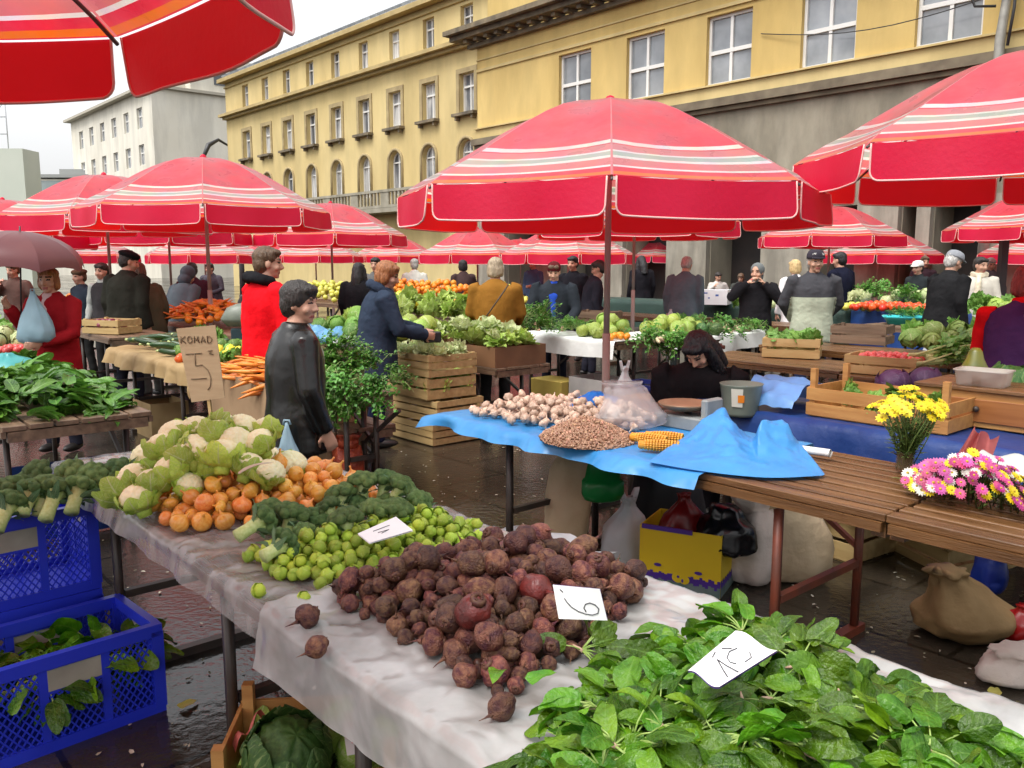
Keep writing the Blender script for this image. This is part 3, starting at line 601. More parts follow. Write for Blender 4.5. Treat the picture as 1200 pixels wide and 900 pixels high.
# wing with arched windows, standing one metre further back
wing = root('arcaded_wing', 'long ochre wing with arched windows, stone sills and balcony behind the red parasols', 'building', M(0, 23), RZM)
WX0, WX1 = -54.0, -27.3
wc = [-29.33 - 2.72 * i for i in range(9)]
hb = [(c - .5, c + .5, 7.8, 9.43, 0) for c in wc]; hat = [(c - .42, c + .42, 10.9, 12.15, 0) for c in wc]; har = [(c - .56, c + .42, 4.72, 6.72, 1) for c in wc]
m_ = MB(); facade(m_, WX0, WX1, 0, 12.6, hb + hat + har, .28); m_.box((WX0, 6, 6.3), (.02, 12, 12.6)); m_.build('wall', YEL2, wing)
SUR = pm('ochre stone trim', (0.30, 0.23, 0.12), (0.42, 0.33, 0.17), scale=3, rough=.9)
for h in hb:
    a, b, c, d = h[:4]; sur = MB()
    for q in ((a - .11, (c + d) / 2, .2, d - c + .02), (b + .11, (c + d) / 2, .2, d - c + .02), ((a + b) / 2, d + .11, b - a + .42, .2)): sur.box((q[0], -.025, q[1]), (q[2], .05, q[3]))
    sur.build('window_surround', SUR, wing)
for h in har:
    a, b, c, d = h[:4]; r = (b - a) / 2; zc = d - r; sur = MB()
    sur.tube([(a - .1, -.01, c), (a - .1, -.01, zc)] + [(a + r - (r + .1) * math.cos(PI * j / 10), -.01, zc + (r + .1) * math.sin(PI * j / 10)) for j in range(1, 10)] + [(b + .1, -.01, zc), (b + .1, -.01, c)], .09, 4); sur.build('window_surround', SUR, wing)
for h in hb: window(wing, h, .26, .06, .68, .3)
for h in hat: window(wing, h, .26, .05, .65)
for h in har: window(wing, h, .26, .06, .5)
m_ = MB(); m_.box(((WX0 + WX1) / 2, -.24, 10.62), (WX1 - WX0 + .3, .5, .16)); m_.box(((WX0 + WX1) / 2, -.12, 10.47), (WX1 - WX0 + .1, .26, .14)); m_.box(((WX0 + WX1) / 2, -.22, 12.72), (WX1 - WX0 + .3, .5, .22)); m_.box(((WX0 + WX1) / 2, -.05, 12.35), (WX1 - WX0 + .1, .1, .08)); m_.build('cornice', pm('ochre cornice', (0.36, 0.27, 0.12), (0.48, 0.37, 0.17), scale=2, rough=.9), wing)
m_ = MB(); m_.add([(WX0, -.4, 12.85), (WX1, -.4, 12.85), (WX1, 3.2, 14.7), (WX0, 3.2, 14.7)], [(0, 1, 2, 3)], False)
for i in range(40): m_.box((WX0 + .3 + i * .67, 1.2, 13.75), (.09, 3.4, .1), R=Matrix.Rotation(math.atan2(1.85, 3.6), 3, 'X'))
m_.build('roof', ROOFM, wing)
m_ = MB(); bx0, bx1 = -42.5, -30.6
m_.box(((bx0 + bx1) / 2, -.55, 3.95), (bx1 - bx0, 1.1, .2)); m_.box(((bx0 + bx1) / 2, -1.03, 4.82), (bx1 - bx0, .16, .12)); m_.box(((bx0 + bx1) / 2, -1.03, 4.12), (bx1 - bx0, .14, .12))
x = bx0 + .2
while x < bx1:
    k = (x - bx0) % 2.72; m_.box((x, -1.03, 4.47), (.5 if k < .4 else .1, .1, .58)); x += .3
m_.build('balcony', pm('balcony stone', (0.22, 0.2, 0.15), (0.36, 0.33, 0.26), scale=2, rough=.9), wing)
for i, (sx, sz, sw) in enumerate(((-47.5, 14.2, .5), (-37.5, 14.3, .6))):
    pass
# white corner building at the end of the street
wb = root('corner_building', 'tall cream corner building with small square windows at the street end', 'building', M(0, 27.5), RZM)
cols = [-84.0 - 3.85 * i for i in range(6)]
hh = [(c - .75, c + .75, z, z + 1.85, 0) for c in cols for z in (13.7, 10.4, 7.0, 3.6)]
m_ = MB(); facade(m_, -107, -80.6, 0, 16.9, hh, .25)
m_.add([(-80.6, 0, 0), (-80.6, 16, 0), (-80.6, 16, 16.9), (-80.6, 0, 16.9)], [(0, 1, 2, 3)], False)
m_.box((-82.4, 8.6, 18.4), (3.4, 10, 3.8)); m_.box((-94, 6, 17.3), (24, 8, 1.7)); m_.build('wall', WHITEB, wb)
for h in hh: window(wb, h, .24, .09, .6)
m_ = MB(); m_.box((-94, -.2, 17.0), (27, .9, .25)); m_.box((-80.7, 8, 17.0), (.9, 17, .25)); m_.build('cornice', pm('grey cornice', (0.42, 0.39, 0.32), rough=.9), wb)
m_ = MB()
for k in range(3):
    m_.box((-80.55, 8.1 + 0, 10.6 - 0), (.1, .01, .01))
m_ = MB()
for (yy, zz) in ((6.4, 18.7), (8.0, 18.7), (8.0, 14.2), (8.4, 9.2), (10, 14.2)):
    m_.box((-80.6 + (.06 if zz < 17 else -.1) , yy, zz), (.12, 1.15, 1.7))
m_.build('side_window', pm('dark side window', (0.10, 0.11, 0.12), rough=.2), wb)
m_ = MB()
for c in (-92, -95, -98, -101): m_.box((c, 1.9, 17.4), (1.2, .2, 1.0))
m_.build('attic_window', pm('dark side window', (0.1, .11, .12)), wb)
# pale buildings at the far left with a bare scaffold on top
p = far(14, 52); pb = root('pale_building', 'blank pale grey-green building at the left end of the square', 'building', (p.x - 5.2, 52, 0), 0)
m_ = MB(); m_.box((0, .9, 4.1), (13, 1.8, 8.2)); m_.build('wall', pm('pale green render', (0.52, 0.56, 0.48), (0.58, 0.61, 0.53), scale=.4, rough=.9), pb)
m_ = MB(); m_.box((0, -.05, 4.0), (13.1, .12, .16)); m_.build('string_course', pm('grey cornice', (0.4, .4, .4)), pb)
sc_ = MB()
for i in range(6): sc_.tube([(-6 + i * 2.2, 1.2, 8.2), (-6 + i * 2.2, 1.2, 11.2 + (2.6 if i < 4 else 0))], .035, 5)
for zz in (9.2, 10.2, 11.2, 12.2, 13.2): sc_.tube([(-6, 1.2, zz), (5 if zz < 11.3 else .6, 1.2, zz)], .03, 5)
for i in range(5): sc_.tube([(-6 + i * 2.2, 1.2, 8.2), (-3.8 + i * 2.2, 1.2, 11.2)], .025, 5)
tag(sc_.build('scaffold', pm('scaffold steel', (0.40, 0.41, 0.43), rough=.5), None, loc=(p.x - 5.2, 52, 0)), 'light steel scaffold standing on the roof of the pale building', 'scaffold')
p = far(66, 95); ob = root('flat_building', 'low flat-roofed office building far down the street', 'building', (p.x, 95, 0), 0)
m_ = MB(); m_.box((0, 4, 5.2), (9, 8, 10.4)); m_.box((0, -.15, 8.6), (9.2, .2, .25)); m_.build('wall', WHITEB, ob)
m_ = MB(); m_.box((0, -.06, 9.55), (8.8, .1, 1.3)); m_.box((1.5, -.06, 7.4), (3.2, .1, 1.3)); m_.build('window_band', pm('grey green glass', (0.20, 0.26, 0.26), (.34, .38, .38), scale=.4, rough=.2), ob)
m_ = MB(); m_.box((0, 4, 10.7), (9.4, 8.6, .35)); m_.box((2.2, 3, 11.2), (3.6, 3, .8)); m_.build('roof', pm('grey roof edge', (0.30, 0.31, 0.30), rough=.9), ob)
# ------------------------------------------------------------------ things on the hall front
IRON = pm('dark painted iron', (0.03, 0.03, 0.032), rough=0.45)
GALV = pm('dull galvanised steel', (0.26, 0.25, 0.22), (0.36, 0.35, 0.31), scale=6, rough=0.5, metal=0.3)
ps = -8.0
lp = root('service_pole', 'grey service pole with cables and a wire-guarded floodlight before the hall wall', 'pole', M(ps, 21.55), RZM)
m_ = MB(); m_.tube([(0, 0, 0), (0, 0, 6.6), (.05, .05, 7.4), (.05, .05, 9.5)], [.12, .11, .10, .09], 10); m_.build('pole', GALV, lp)
m_ = MB(); m_.box((.05, -.02, 7.9), (.34, .34, .5)); m_.tube([(-.1, -.1, 7.3), (-.5, -.25, 7.35), (-.62, -.3, 7.7)], .03, 6); m_.tube([(.2, -.1, 6.4), (.28, -.1, 7.2), (.3, -.12, 9)], .035, 6); m_.tube([(.35, -.1, 7.4), (.55, -.2, 7.9), (.3, -.1, 8.4)], .02, 6); m_.build('bracket', IRON, lp)
m_ = MB(); R_ = Matrix.Rotation(.5, 3, 'X'); m_.box((-.62, -.4, 7.85), (.62, .12, .55), R=R_); fl = m_.build('floodlight', IRON, lp)
m_ = MB(); m_.box((-.62, -.48, 7.81), (.5, .02, .44), R=R_); m_.build('lens', pm('floodlight lens', (.55, .6, .64), rough=.15), fl)
m_ = MB()
for a, b, sag in (((0, 0, 8.05), (-5.5, .4, 9.3), .3), ((0, 0, 7.6), (-6.5, .4, 8.0), .35)):
    m_.tube([(a[0] + (b[0] - a[0]) * t / 10, a[1] + (b[1] - a[1]) * t / 10, a[2] + (b[2] - a[2]) * t / 10 - sag * math.sin(PI * t / 10)) for t in range(11)], .014, 5)
m_.build('cable', IRON, lp)
pc = at(1168, 90, 2.0); q = ray(1168, 92); t = 21.5 / (q.x * AV.x + q.y * AV.y); pc = q * t + Vector((0, 0, EYE))
sc0 = root('security_camera', 'white round security camera on a bracket below the hall ledge', 'camera', pc, RZM)
m_ = MB(); m_.tube([(.3, .15, .12), (0, -.05, .05), (-.2, -.22, -.05)], [.16, .2, .21], 14); m_.build('housing', pm('white camera plastic', (.7, .7, .66), rough=.35), sc0)
m_ = MB(); m_.ball((-.2, -.21, -.05), .175); m_.build('lens', pm('black camera dome', (.012, .01, .01), rough=.1), sc0)
m_ = MB(); m_.tube([(.25, .12, .2), (.28, .4, .5)], .05, 8); m_.build('bracket', GALV, sc0)
def street_lamp(px, Y, H, label, px2=None):
    p = far(px, Y); o = root('street_lamp', label, 'street lamp', (p.x, Y, 0), 0, 'old lamps before the wing')
    m_ = MB(); m_.tube([(0, 0, 0), (0, 0, H)], [.09, .06], 10); m_.lathe([(.16, 0), (.16, .5), (.1, .62), (.1, .7)], 12); m_.build('post', IRON, o)
    m_ = MB(); m_.tube([(0, 0, H - .1), (.1, 0, H + .2), (.45, 0, H + .3), (.75, 0, H + .1)], .035, 8); m_.build('arm', IRON, o)
    m_ = MB(); m_.lathe([(.03, .12), (.12, .08), (.3, -.12), (.33, -.2)], 14, (.75, 0, H), cap=True); h = m_.build('lamp_head', IRON, o)
    return o
street_lamp(286, 24, 2.55, 'black iron lamp with drooping head before the ochre wing, above the parasols')
# swept bracket lamp high on the wing's far corner
p = M(-54.2, 22.8, 8.2); bl = root('bracket_lamp', 'black bracket lamp on the far corner of the ochre wing', 'wall lamp', p, RZM)
m_ = MB(); m_.tube([(0, .3, .7), (.0, -.3, 1.0), (.1, -1.0, .6), (.3, -1.5, -.3)], [.07, .1, .16, .1], 8); m_.build('arm', IRON, bl)
m_ = MB(); m_.box((.3, -1.5, -.45), (.35, .35, .5)); m_.build('lamp_head', IRON, bl)
# ------------------------------------------------------------------ market parasols
def fabric():
    m = pm('red parasol cloth', (0.70, 0.006, 0.028), rough=0.42, spec=0.6, bump=0.22, bscale=5)
    N = m.node_tree.nodes; L = m.node_tree.links; b = N['Principled BSDF']; out = N['Material Output']
    tc = N.new('ShaderNodeTexCoord'); sp = N.new('ShaderNodeSeparateXYZ'); L.new(tc.outputs['UV'], sp.inputs[0])
    r = N.new('ShaderNodeValToRGB'); r.color_ramp.interpolation = 'CONSTANT'
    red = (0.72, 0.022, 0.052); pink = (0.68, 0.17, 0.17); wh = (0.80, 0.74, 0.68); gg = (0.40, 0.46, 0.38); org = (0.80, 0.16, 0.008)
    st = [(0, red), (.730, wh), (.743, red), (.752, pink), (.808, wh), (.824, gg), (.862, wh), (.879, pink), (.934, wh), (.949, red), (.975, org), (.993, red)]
    e = r.color_ramp.elements; e[0].position = 0; e[0].color = (*red, 1); e[1].position = .716; e[1].color = (*wh, 1)
    for ps_, c in st[2:]:
        k = e.new(ps_); k.color = (*c, 1)
    L.new(sp.outputs[1], r.inputs['Fac'])
    # pale seams along the ribs, rain-wet cloth, fading and speckled highlights painted in patches
    se = N.new('ShaderNodeMath'); se.operation = 'PINGPONG'; se.inputs[1].default_value = .5; L.new(sp.outputs[0], se.inputs[0])
    sl_ = N.new('ShaderNodeMath'); sl_.operation = 'LESS_THAN'; sl_.inputs[1].default_value = .007; L.new(se.outputs[0], sl_.inputs[0])
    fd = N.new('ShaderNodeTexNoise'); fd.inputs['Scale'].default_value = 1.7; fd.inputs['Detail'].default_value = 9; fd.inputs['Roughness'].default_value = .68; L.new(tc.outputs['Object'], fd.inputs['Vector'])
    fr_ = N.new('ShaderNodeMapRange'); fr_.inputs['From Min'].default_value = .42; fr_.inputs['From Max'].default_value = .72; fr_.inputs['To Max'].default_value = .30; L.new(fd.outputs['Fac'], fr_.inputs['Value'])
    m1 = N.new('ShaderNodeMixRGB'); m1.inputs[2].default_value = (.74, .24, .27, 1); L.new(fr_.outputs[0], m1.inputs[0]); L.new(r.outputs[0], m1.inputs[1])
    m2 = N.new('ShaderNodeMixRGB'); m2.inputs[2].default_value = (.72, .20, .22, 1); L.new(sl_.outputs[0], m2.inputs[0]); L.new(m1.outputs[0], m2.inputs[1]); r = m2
    n = N.new('ShaderNodeTexNoise'); n.inputs['Scale'].default_value = 5; n.inputs['Detail'].default_value = 8; L.new(tc.outputs['Object'], n.inputs['Vector'])
    mx = N.new('ShaderNodeMixRGB'); mx.blend_type = 'MULTIPLY'; mx.inputs[0].default_value = .5; L.new(r.outputs[0], mx.inputs[1]); L.new(n.outputs['Color'], mx.inputs[2])
    mr = N.new('ShaderNodeMapRange'); mr.inputs['From Min'].default_value = .35; mr.inputs['From Max'].default_value = .65; mr.inputs['To Min'].default_value = .25; mr.inputs['To Max'].default_value = .55
    L.new(n.outputs['Fac'], mr.inputs['Value']); L.new(mr.outputs[0], b.inputs['Roughness'])
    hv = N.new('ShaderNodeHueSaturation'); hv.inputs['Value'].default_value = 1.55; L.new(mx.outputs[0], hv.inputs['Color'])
    L.new(hv.outputs[0], b.inputs['Base Color'])
    tr = N.new('ShaderNodeBsdfTranslucent'); ms = N.new('ShaderNodeMixShader'); ms.inputs[0].default_value = .48
    L.new(hv.outputs[0], tr.inputs['Color']); L.new(b.outputs[0], ms.inputs[1]); L.new(tr.outputs[0], ms.inputs[2]); L.new(ms.outputs[0], out.inputs['Surface'])
    b.inputs['Coat Weight'].default_value = .55; b.inputs['Coat Roughness'].default_value = .28
    b.inputs['Sheen Weight'].default_value = .5; b.inputs['Sheen Roughness'].default_value = .4
    return m
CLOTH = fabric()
VAL = pm('crimson valance cloth', (0.64, 0.003, 0.055), (0.74, 0.006, 0.075), scale=3, rough=0.5, trans=0.45, bump=0.12, bscale=40)
for n_ in VAL.node_tree.nodes:
    if n_.type == 'BSDF_TRANSLUCENT':
        for l_ in list(n_.inputs['Color'].links): VAL.node_tree.links.remove(l_)
        n_.inputs['Color'].default_value = (.95, .012, .006, 1)
PIPING = pm('pale pink piping', (0.80, 0.46, 0.42), rough=.6)
POLE = pm('worn brown pole paint', (0.27, 0.20, 0.165), (0.42, 0.37, 0.33), scale=5, rough=.5, stretch=(1, 1, .3))
STEEL = pm('parasol rib steel', (0.12, 0.1, 0.1), rough=.4, metal=.5)
RU = 1.48
PROF = [(0, .655), (.13, .652), (.28, .635), (.43, .595), (.58, .53), (.73, .45), (.88, .36), (1.0, .288), (1.14, .20), (1.27, .135), (1.38, .07), (1.48, 0)]
def canopy_mesh():
    mb = MB(); SEG = 6
    def P(k, f, i):
        r, z = PROF[i]; z *= .95; a0 = k * PI / 4; a1 = a0 + PI / 4
        p = Vector((math.cos(a0), math.sin(a0), 0)) * (1 - f) + Vector((math.cos(a1), math.sin(a1), 0)) * f
        bulge = 4 * f * (1 - f); t = r / RU
        return Vector((p.x * r, p.y * r, z - .035 * bulge * t * math.sin(PI * min(1, t * 1.0)) - .012 * bulge * t))
    for k in range(8):
        vs = []; uv = []
        for i in range(len(PROF)):
            for j in range(SEG + 1): vs.append(P(k, j / SEG, i)); uv.append((j / SEG, PROF[i][0] / RU))
        w_ = SEG + 1
        fs = [(i * w_ + j, i * w_ + j + 1, (i + 1) * w_ + j + 1, (i + 1) * w_ + j) for i in range(len(PROF) - 1) for j in range(SEG)]
        mb.add(vs, fs, True, uv)
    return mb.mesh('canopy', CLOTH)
def valance_mesh():
    """one hanging flap with rounded lower corners and pale piping; x across, hanging from z=0"""
    w_ = 2 * RU * math.sin(PI / 8) - .05; mb = MB(); n = 16; H = .20; rc = .05; edge = []
    def bot(x):
        d = w_ / 2 - abs(x)
        return -H + (rc - math.sqrt(max(0, rc * rc - (rc - d) ** 2)) if d < rc else 0) - .004 * math.cos(x / w_ * PI)
    xs = sorted({-w_ / 2 + w_ * i / n for i in range(n + 1)} | {sg * (w_ / 2 - rc * q) for sg in (-1, 1) for q in (.08, .25, .5, .8)})
    vs = []
    for x in xs:
        for j in range(5):
            z = bot(x) * j / 4; vs.append((x, .012 * (z / -H) + .012 * math.sin(x * 9) * (z / H), z - .012 * (1 - (2 * x / w_) ** 2)))
    m5 = 5
    mb.add(vs, [(i * m5 + j, i * m5 + j + 1, (i + 1) * m5 + j + 1, (i + 1) * m5 + j) for i in range(len(xs) - 1) for j in range(4)], True)
    mb.slot = 1
    ed = [vs[j] for j in range(4)] + [vs[i * m5 + 4] for i in range(len(xs))] + [vs[(len(xs) - 1) * m5 + j] for j in (3, 2, 1, 0)]
    mb.tube(ed, .0055, 5)
    return mb.mesh('valance', [VAL, PIPING])
CAN = canopy_mesh(); VALM = valance_mesh()
mb = MB(); mb.tube([(0, 0, -1.0), (0, 0, .60)], .022, 10); mb.tube([(0, 0, -2.2), (0, 0, -.95)], .028, 10); POLEM = mb.mesh('pole', POLE)
mb = MB(); mb.tube([(r, 0, z * .95 - .026) for r, z in PROF[1:]], .008, 5); mb.tube([(.04, 0, .25), (.75, 0, .405)], .006, 5); RIBM = mb.mesh('rib', STEEL)
mb = MB(); mb.lathe([(.0, .668), (.025, .658), (.04, .635), (.045, .615)], 10); HUBM = mb.mesh('finial', VAL)
def parasol(cx, cy, zr, rz, label, ribs=True, ch=None):
    o = root('market_parasol', label, 'parasol', (cx, cy, zr), rz, 'red striped parasols over the stalls')
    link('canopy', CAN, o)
    for k in range(8):
        a = (k + .5) * PI / 4; r = RU * math.cos(PI / 8) + .004
        v_ = link('valance', VALM, o, (r * math.cos(a), r * math.sin(a), -.006), a - PI / 2)
        v_.rotation_euler = (0, 0, a + PI / 2); v_.scale = (1, -1, 1)
    if zr > 2.19: o_ = MB(); o_.tube([(0, 0, -1.0), (0, 0, .60)], .022, 10); o_.tube([(0, 0, -zr), (0, 0, -.95)], .028, 10); o_.build('pole', POLE, o)
    else: link('pole', POLEM, o)
    link('finial', HUBM, o)
    if ribs:
        for k in range(8): link('rib', RIBM, o, None, k * PI / 4)
    return o
def para_px(px, Y, zr, turn, label, ribs=True): 
    p = far(px, Y); return parasol(p.x, Y, zr, turn, label, ribs)
parasol(-1.96, 1.79, 2.43, math.radians(22.5), 'striped red parasol overhead, seen from below with hanging front flaps')
p = far(713, 6.0, 2); parasol(p.x, 6.0, 2.09, math.atan2(-6.0, -p.x) + .01, 'large wet red parasol on a brown pole behind the garlic stall')
parasol(3.30, 5.45, 2.29, math.radians(248 - 180 + 1.5), 'red parasol leaning into view beside the security camera, above the flowers')
para_px(252, 10.5, 2.24, .32, 'tall red parasol over the carrot heap beside the cardboard sign')
para_px(137, 12.6, 2.24, .12, 'pink-worn red parasol just behind the tall left one')
para_px(392, 17, 2.13, .25, 'red parasol between the tall left one and the large wet one, below the balcony')
para_px(560, 21, 1.78, .4, 'red parasol low behind the brown-coated shopper')
para_px(740, 12.4, 2.17, .39, 'red parasol mostly hidden right behind the large wet one')
para_px(665, 19, 1.78, .1, 'red parasol behind the pole of the large wet one', False)
para_px(778, 30, 1.78, .3, 'small far red parasol beside the grey-jacketed man', False)
para_px(966, 17.8, 2.12, .2, 'red parasol above the man in the dark cap')
para_px(1024, 21.5, 1.78, .35, 'red parasol peeping out behind the one above the capped man', False)
para_px(1198, 15.5, 2.20, .15, 'red parasol before the dark post at the hall doorway')
para_px(1226, 19, 1.78, .3, 'red parasol cut by the picture edge behind the dark post', False)
para_px(18, 15, 2.06, .2, 'faded red parasol above the maroon rain umbrella')
para_px(205, 16, 2.14, .4, 'red parasol below the pink-worn one, beside the street lamp')
para_px(244, 22, 1.78, .1, 'pale-topped red parasol far behind the carrot heap', False)
para_px(372, 27, 1.78, .3, 'small red parasol behind the man in the red jacket', False)
para_px(465, 29, 1.78, .2, 'small red parasol behind the woman in the blue coat', False)
para_px(100, 23, 1.78, .3, 'low red parasol far behind the man in the dark beret', False)
para_px(320, 33, 1.78, .1, 'far red parasol at the end of the left stall row', False)
para_px(610, 31, 1.78, .1, 'far red parasol before the hall door', False)
# ------------------------------------------------------------------ stall furniture
BENCHW = pm('wet brown boards', (0.075, 0.032, 0.011), (0.19, 0.09, 0.032), scale=3.0, rough=0.30, bump=0.25, bscale=30, stretch=(.6, 9, 9), rvar=.12)
OLDW = pm('grey brown boards', (0.10, 0.06, 0.035), (0.22, 0.14, 0.085), scale=3.0, rough=0.5, bump=0.3, bscale=30, stretch=(.6, 9, 9))
PLYW = pm('yellowish crate wood', (0.40, 0.265, 0.10), (0.56, 0.40, 0.18), scale=3.5, rough=0.65, bump=0.15, bscale=40, stretch=(.7, 7, 7), rand=.15)
ORW = pm('orange varnished crate wood', (0.36, 0.16, 0.045), (0.50, 0.26, 0.08), scale=3.5, rough=0.5, bump=0.15, bscale=40, stretch=(.7, 7, 7))
RUST = pm('rust red leg paint', (0.17, 0.035, 0.015), (0.09, 0.03, 0.018), scale=9, rough=.5)
BLKLEG = pm('dark steel leg', (0.025, 0.02, 0.018), (0.06, 0.04, 0.03), scale=9, rough=.45)
CARD = pm('brown cardboard', (0.26, 0.16, 0.085), (0.36, 0.235, 0.13), scale=2.5, rough=.85, bump=.1, bscale=20)
PAPER = pm('packing paper', (0.26, 0.165, 0.065), (0.42, 0.29, 0.135), scale=3, rough=.75, bump=.6, bscale=6, ridge=True)
def board_table(s0, s1, v0, v1, h, label, n=7, wood=None, leg=None, gap=.014, group=None, rail=True, inset=.35, name='market_table', legs=None, inset2=None):
    wood = wood or BENCHW; leg = leg or BLKLEG
    cs, cv = (s0 + s1) / 2, (v0 + v1) / 2; L = s1 - s0; W = v1 - v0
    o = root(name, label, 'table', M(cs, cv), RZM, group)
    m = MB(); pw = W / n
    for i in range(n): m.box((rnd.uniform(-.008, .008), -W / 2 + pw * (i + .5), h - .014 + rnd.uniform(-.0015, .0015)), (L, pw - gap, .028))
    t = m.build('tabletop', wood, o, .003)
    m = MB()
    for y in (-W / 2 + .012, W / 2 - .012): m.box((0, y, h - .046), (L - .02, .024, .034))
    for x in (-L / 2 + .03, L / 2 - .03, 0): m.box((x, 0, h - .06), (.05, W - .06, .055))
    m.build('apron', wood, o)
    xs = (-L / 2 + inset, L / 2 - (inset2 or inset))
    for x in xs:
        if legs and x > 0: leg = legs
        for y in (-W / 2 + .07, W / 2 - .07):
            m = MB(); m.tube([(x, y, .03), (x, y, h - .09)], .02, 4); m.build('leg', leg, o)
        m = MB(); m.box((x, 0, .018), (.045, W - .02, .036)); m.box((x, 0, h * .42), (.03, W - .18, .03)); m.build('foot_rail', leg, o)
    if rail:
        m = MB(); m.bar((xs[0], W / 2 - .07, h * .5), (xs[0] + .45, W / 2 - .07, h - .1), .022, .022); m.build('brace', leg, o); m = MB(); m.bar((xs[1], W / 2 - .07, h * .5), (xs[1] - .45, W / 2 - .07, h - .1), .022, .022); m.build('brace', leg, o)
    return o
def crate(loc, rz, L, W, H, label, wood=None, n=2, group=None, post=.0, tilt=None):
    """slatted wooden crate, loc is the centre of its underside"""
    wood = wood or PLYW; o = root('wooden_crate', label, 'crate', loc, rz, group)
    if tilt: o.rotation_euler = (tilt[0], tilt[1], rz)
    sl = H / n
    for sg in (-1, 1):
        m = MB()
        for i in range(n): m.box((0, sg * (W / 2 - .006), sl * (i + .5) + rnd.uniform(-.004, .004)), (L, .011, sl * .80))
        m.build('side_panel', wood, o)
        m = MB()
        for i in range(n): m.box((sg * (L / 2 - .006), 0, sl * (i + .5) + rnd.uniform(-.004, .004)), (.011, W - .024, sl * .80))
        m.build('end_panel', wood, o)
        for s2 in (-1, 1):
            m = MB(); m.box((sg * (L / 2 - .028), s2 * (W / 2 - .028), H / 2 + post / 2), (.032, .032, H + post)); m.build('corner_post', wood, o)
    m = MB()
    for i in range(4): m.box((0, -W / 2 + W / 4 * (i + .5), .008), (L - .03, W / 4 - .012, .012))
    m.build('base_boards', wood, o)
    return o
PBLUE = pm('royal blue crate plastic', (0.014, 0.028, 0.50), (0.022, 0.045, 0.60), scale=4, rough=.35, spec=.6)
PDBLUE = pm('navy crate plastic', (0.012, 0.016, 0.11), rough=.4)
PLATE = pm('dirty label plate', (0.26, 0.24, 0.20), (0.38, 0.35, 0.29), scale=8, rough=.7)
def plastic_crate(loc, rz, L, W, H, label, mat=None, plate=True, lat=.035):
    mat = mat or PBLUE; o = root('plastic_crate', label, 'crate', loc, rz)
    m = MB()
    for sg in (-1, 1):
        m.box((0, sg * (W / 2 - .012), H - .022), (L, .03, .044)); m.box((sg * (L / 2 - .012), 0, H - .022), (.03, W - .05, .044))
        m.box((0, sg * (W / 2 - .012), .02), (L, .022, .04)); m.box((sg * (L / 2 - .012), 0, .02), (.022, W - .05, .04))
        for s2 in (-1, 1): m.box((sg * (L / 2 - .018), s2 * (W / 2 - .018), H / 2 - .002), (.042, .042, H - .05))
    m.build('frame', mat, o)
    m = MB(); m.box((0, 0, .008), (L - .03, W - .03, .01)); m.build('floor', mat, o)
    def side(Lx, T):
        bays = [(-Lx / 2 + .035, -Lx / 6 - .012), (-Lx / 6 + .012, Lx / 6 - .012), (Lx / 6 + .012, Lx / 2 - .035)]
        m = MB()
        for bx in (-Lx / 6, Lx / 6): m.box((bx, 0, H / 2), (.028, .014, H - .07))
        mid = bays[1]
        if plate: m.box((0, 0, H * .62), (mid[1] - mid[0], .012, .014)); m.box((0, 0, H * .86), (mid[1] - mid[0], .012, .014)) 
        for bi, (a, b) in enumerate(bays):
            z0, z1 = .035, H - .04
            if bi == 1 and plate: z1 = H * .62
            for d in (-1, 1):
                c = -2.0
                while c < 2.0:
                    # line z = z0 + d*(x - a) + c clipped to the bay
                    pts = []
                    for x in (a, b):
                        z = z0 + d * (x - a) * 1.35 + c
                        if z0 <= z <= z1: pts.append((x, z))
                    for z in (z0, z1):
                        x = a + (z - z0 - c) / (d * 1.35)
                        if a < x < b: pts.append((x, z))
                    if len(pts) >= 2:
                        p, q = pts[0], pts[-1]
                        if abs(p[0] - q[0]) + abs(p[1] - q[1]) > .012: m.bar((p[0], d * .0015, p[1]), (q[0], d * .0015, q[1]), .0045, .0055)
                    c += lat
        q = m.build('lattice_panel', mat, o); q.matrix_local = T
        if plate:
            m = MB(); m.box((0, -.004, H * .74), (mid[1] - mid[0] - .004, .006, H * .22)); m.build('label_plate', PLATE, q)
    for sg in (1, -1):
        side(L - .0, Matrix.Translation((0, -sg * (W / 2 - .012), 0)) @ Matrix.Rotation(0 if sg > 0 else PI, 4, 'Z'))
        side(W - .0, Matrix.Translation((sg * (L / 2 - .012), 0, 0)) @ Matrix.Rotation(PI / 2 if sg > 0 else -PI / 2, 4, 'Z'))
    return o
def carton(loc, rz, L, W, H, label, mat=None, flaps=False):
    o = root('cardboard_box', label, 'box', loc, rz); mat = mat or CARD; t = .006
    m = MB()
    for sg in (-1, 1):
        m.box((0, sg * (W / 2 - t / 2), H / 2), (L, t, H)); m.box((sg * (L / 2 - t / 2), 0, H / 2), (t, W - 2 * t, H))
    m.box((0, 0, .004), (L - 2 * t, W - 2 * t, .006)); m.build('body', mat, o)
    return o
def fnz(p, f, sd=0.0): return noise.noise(Vector((p[0] * f + sd, p[1] * f - sd * .7, p[2] * f + sd * 1.3)))
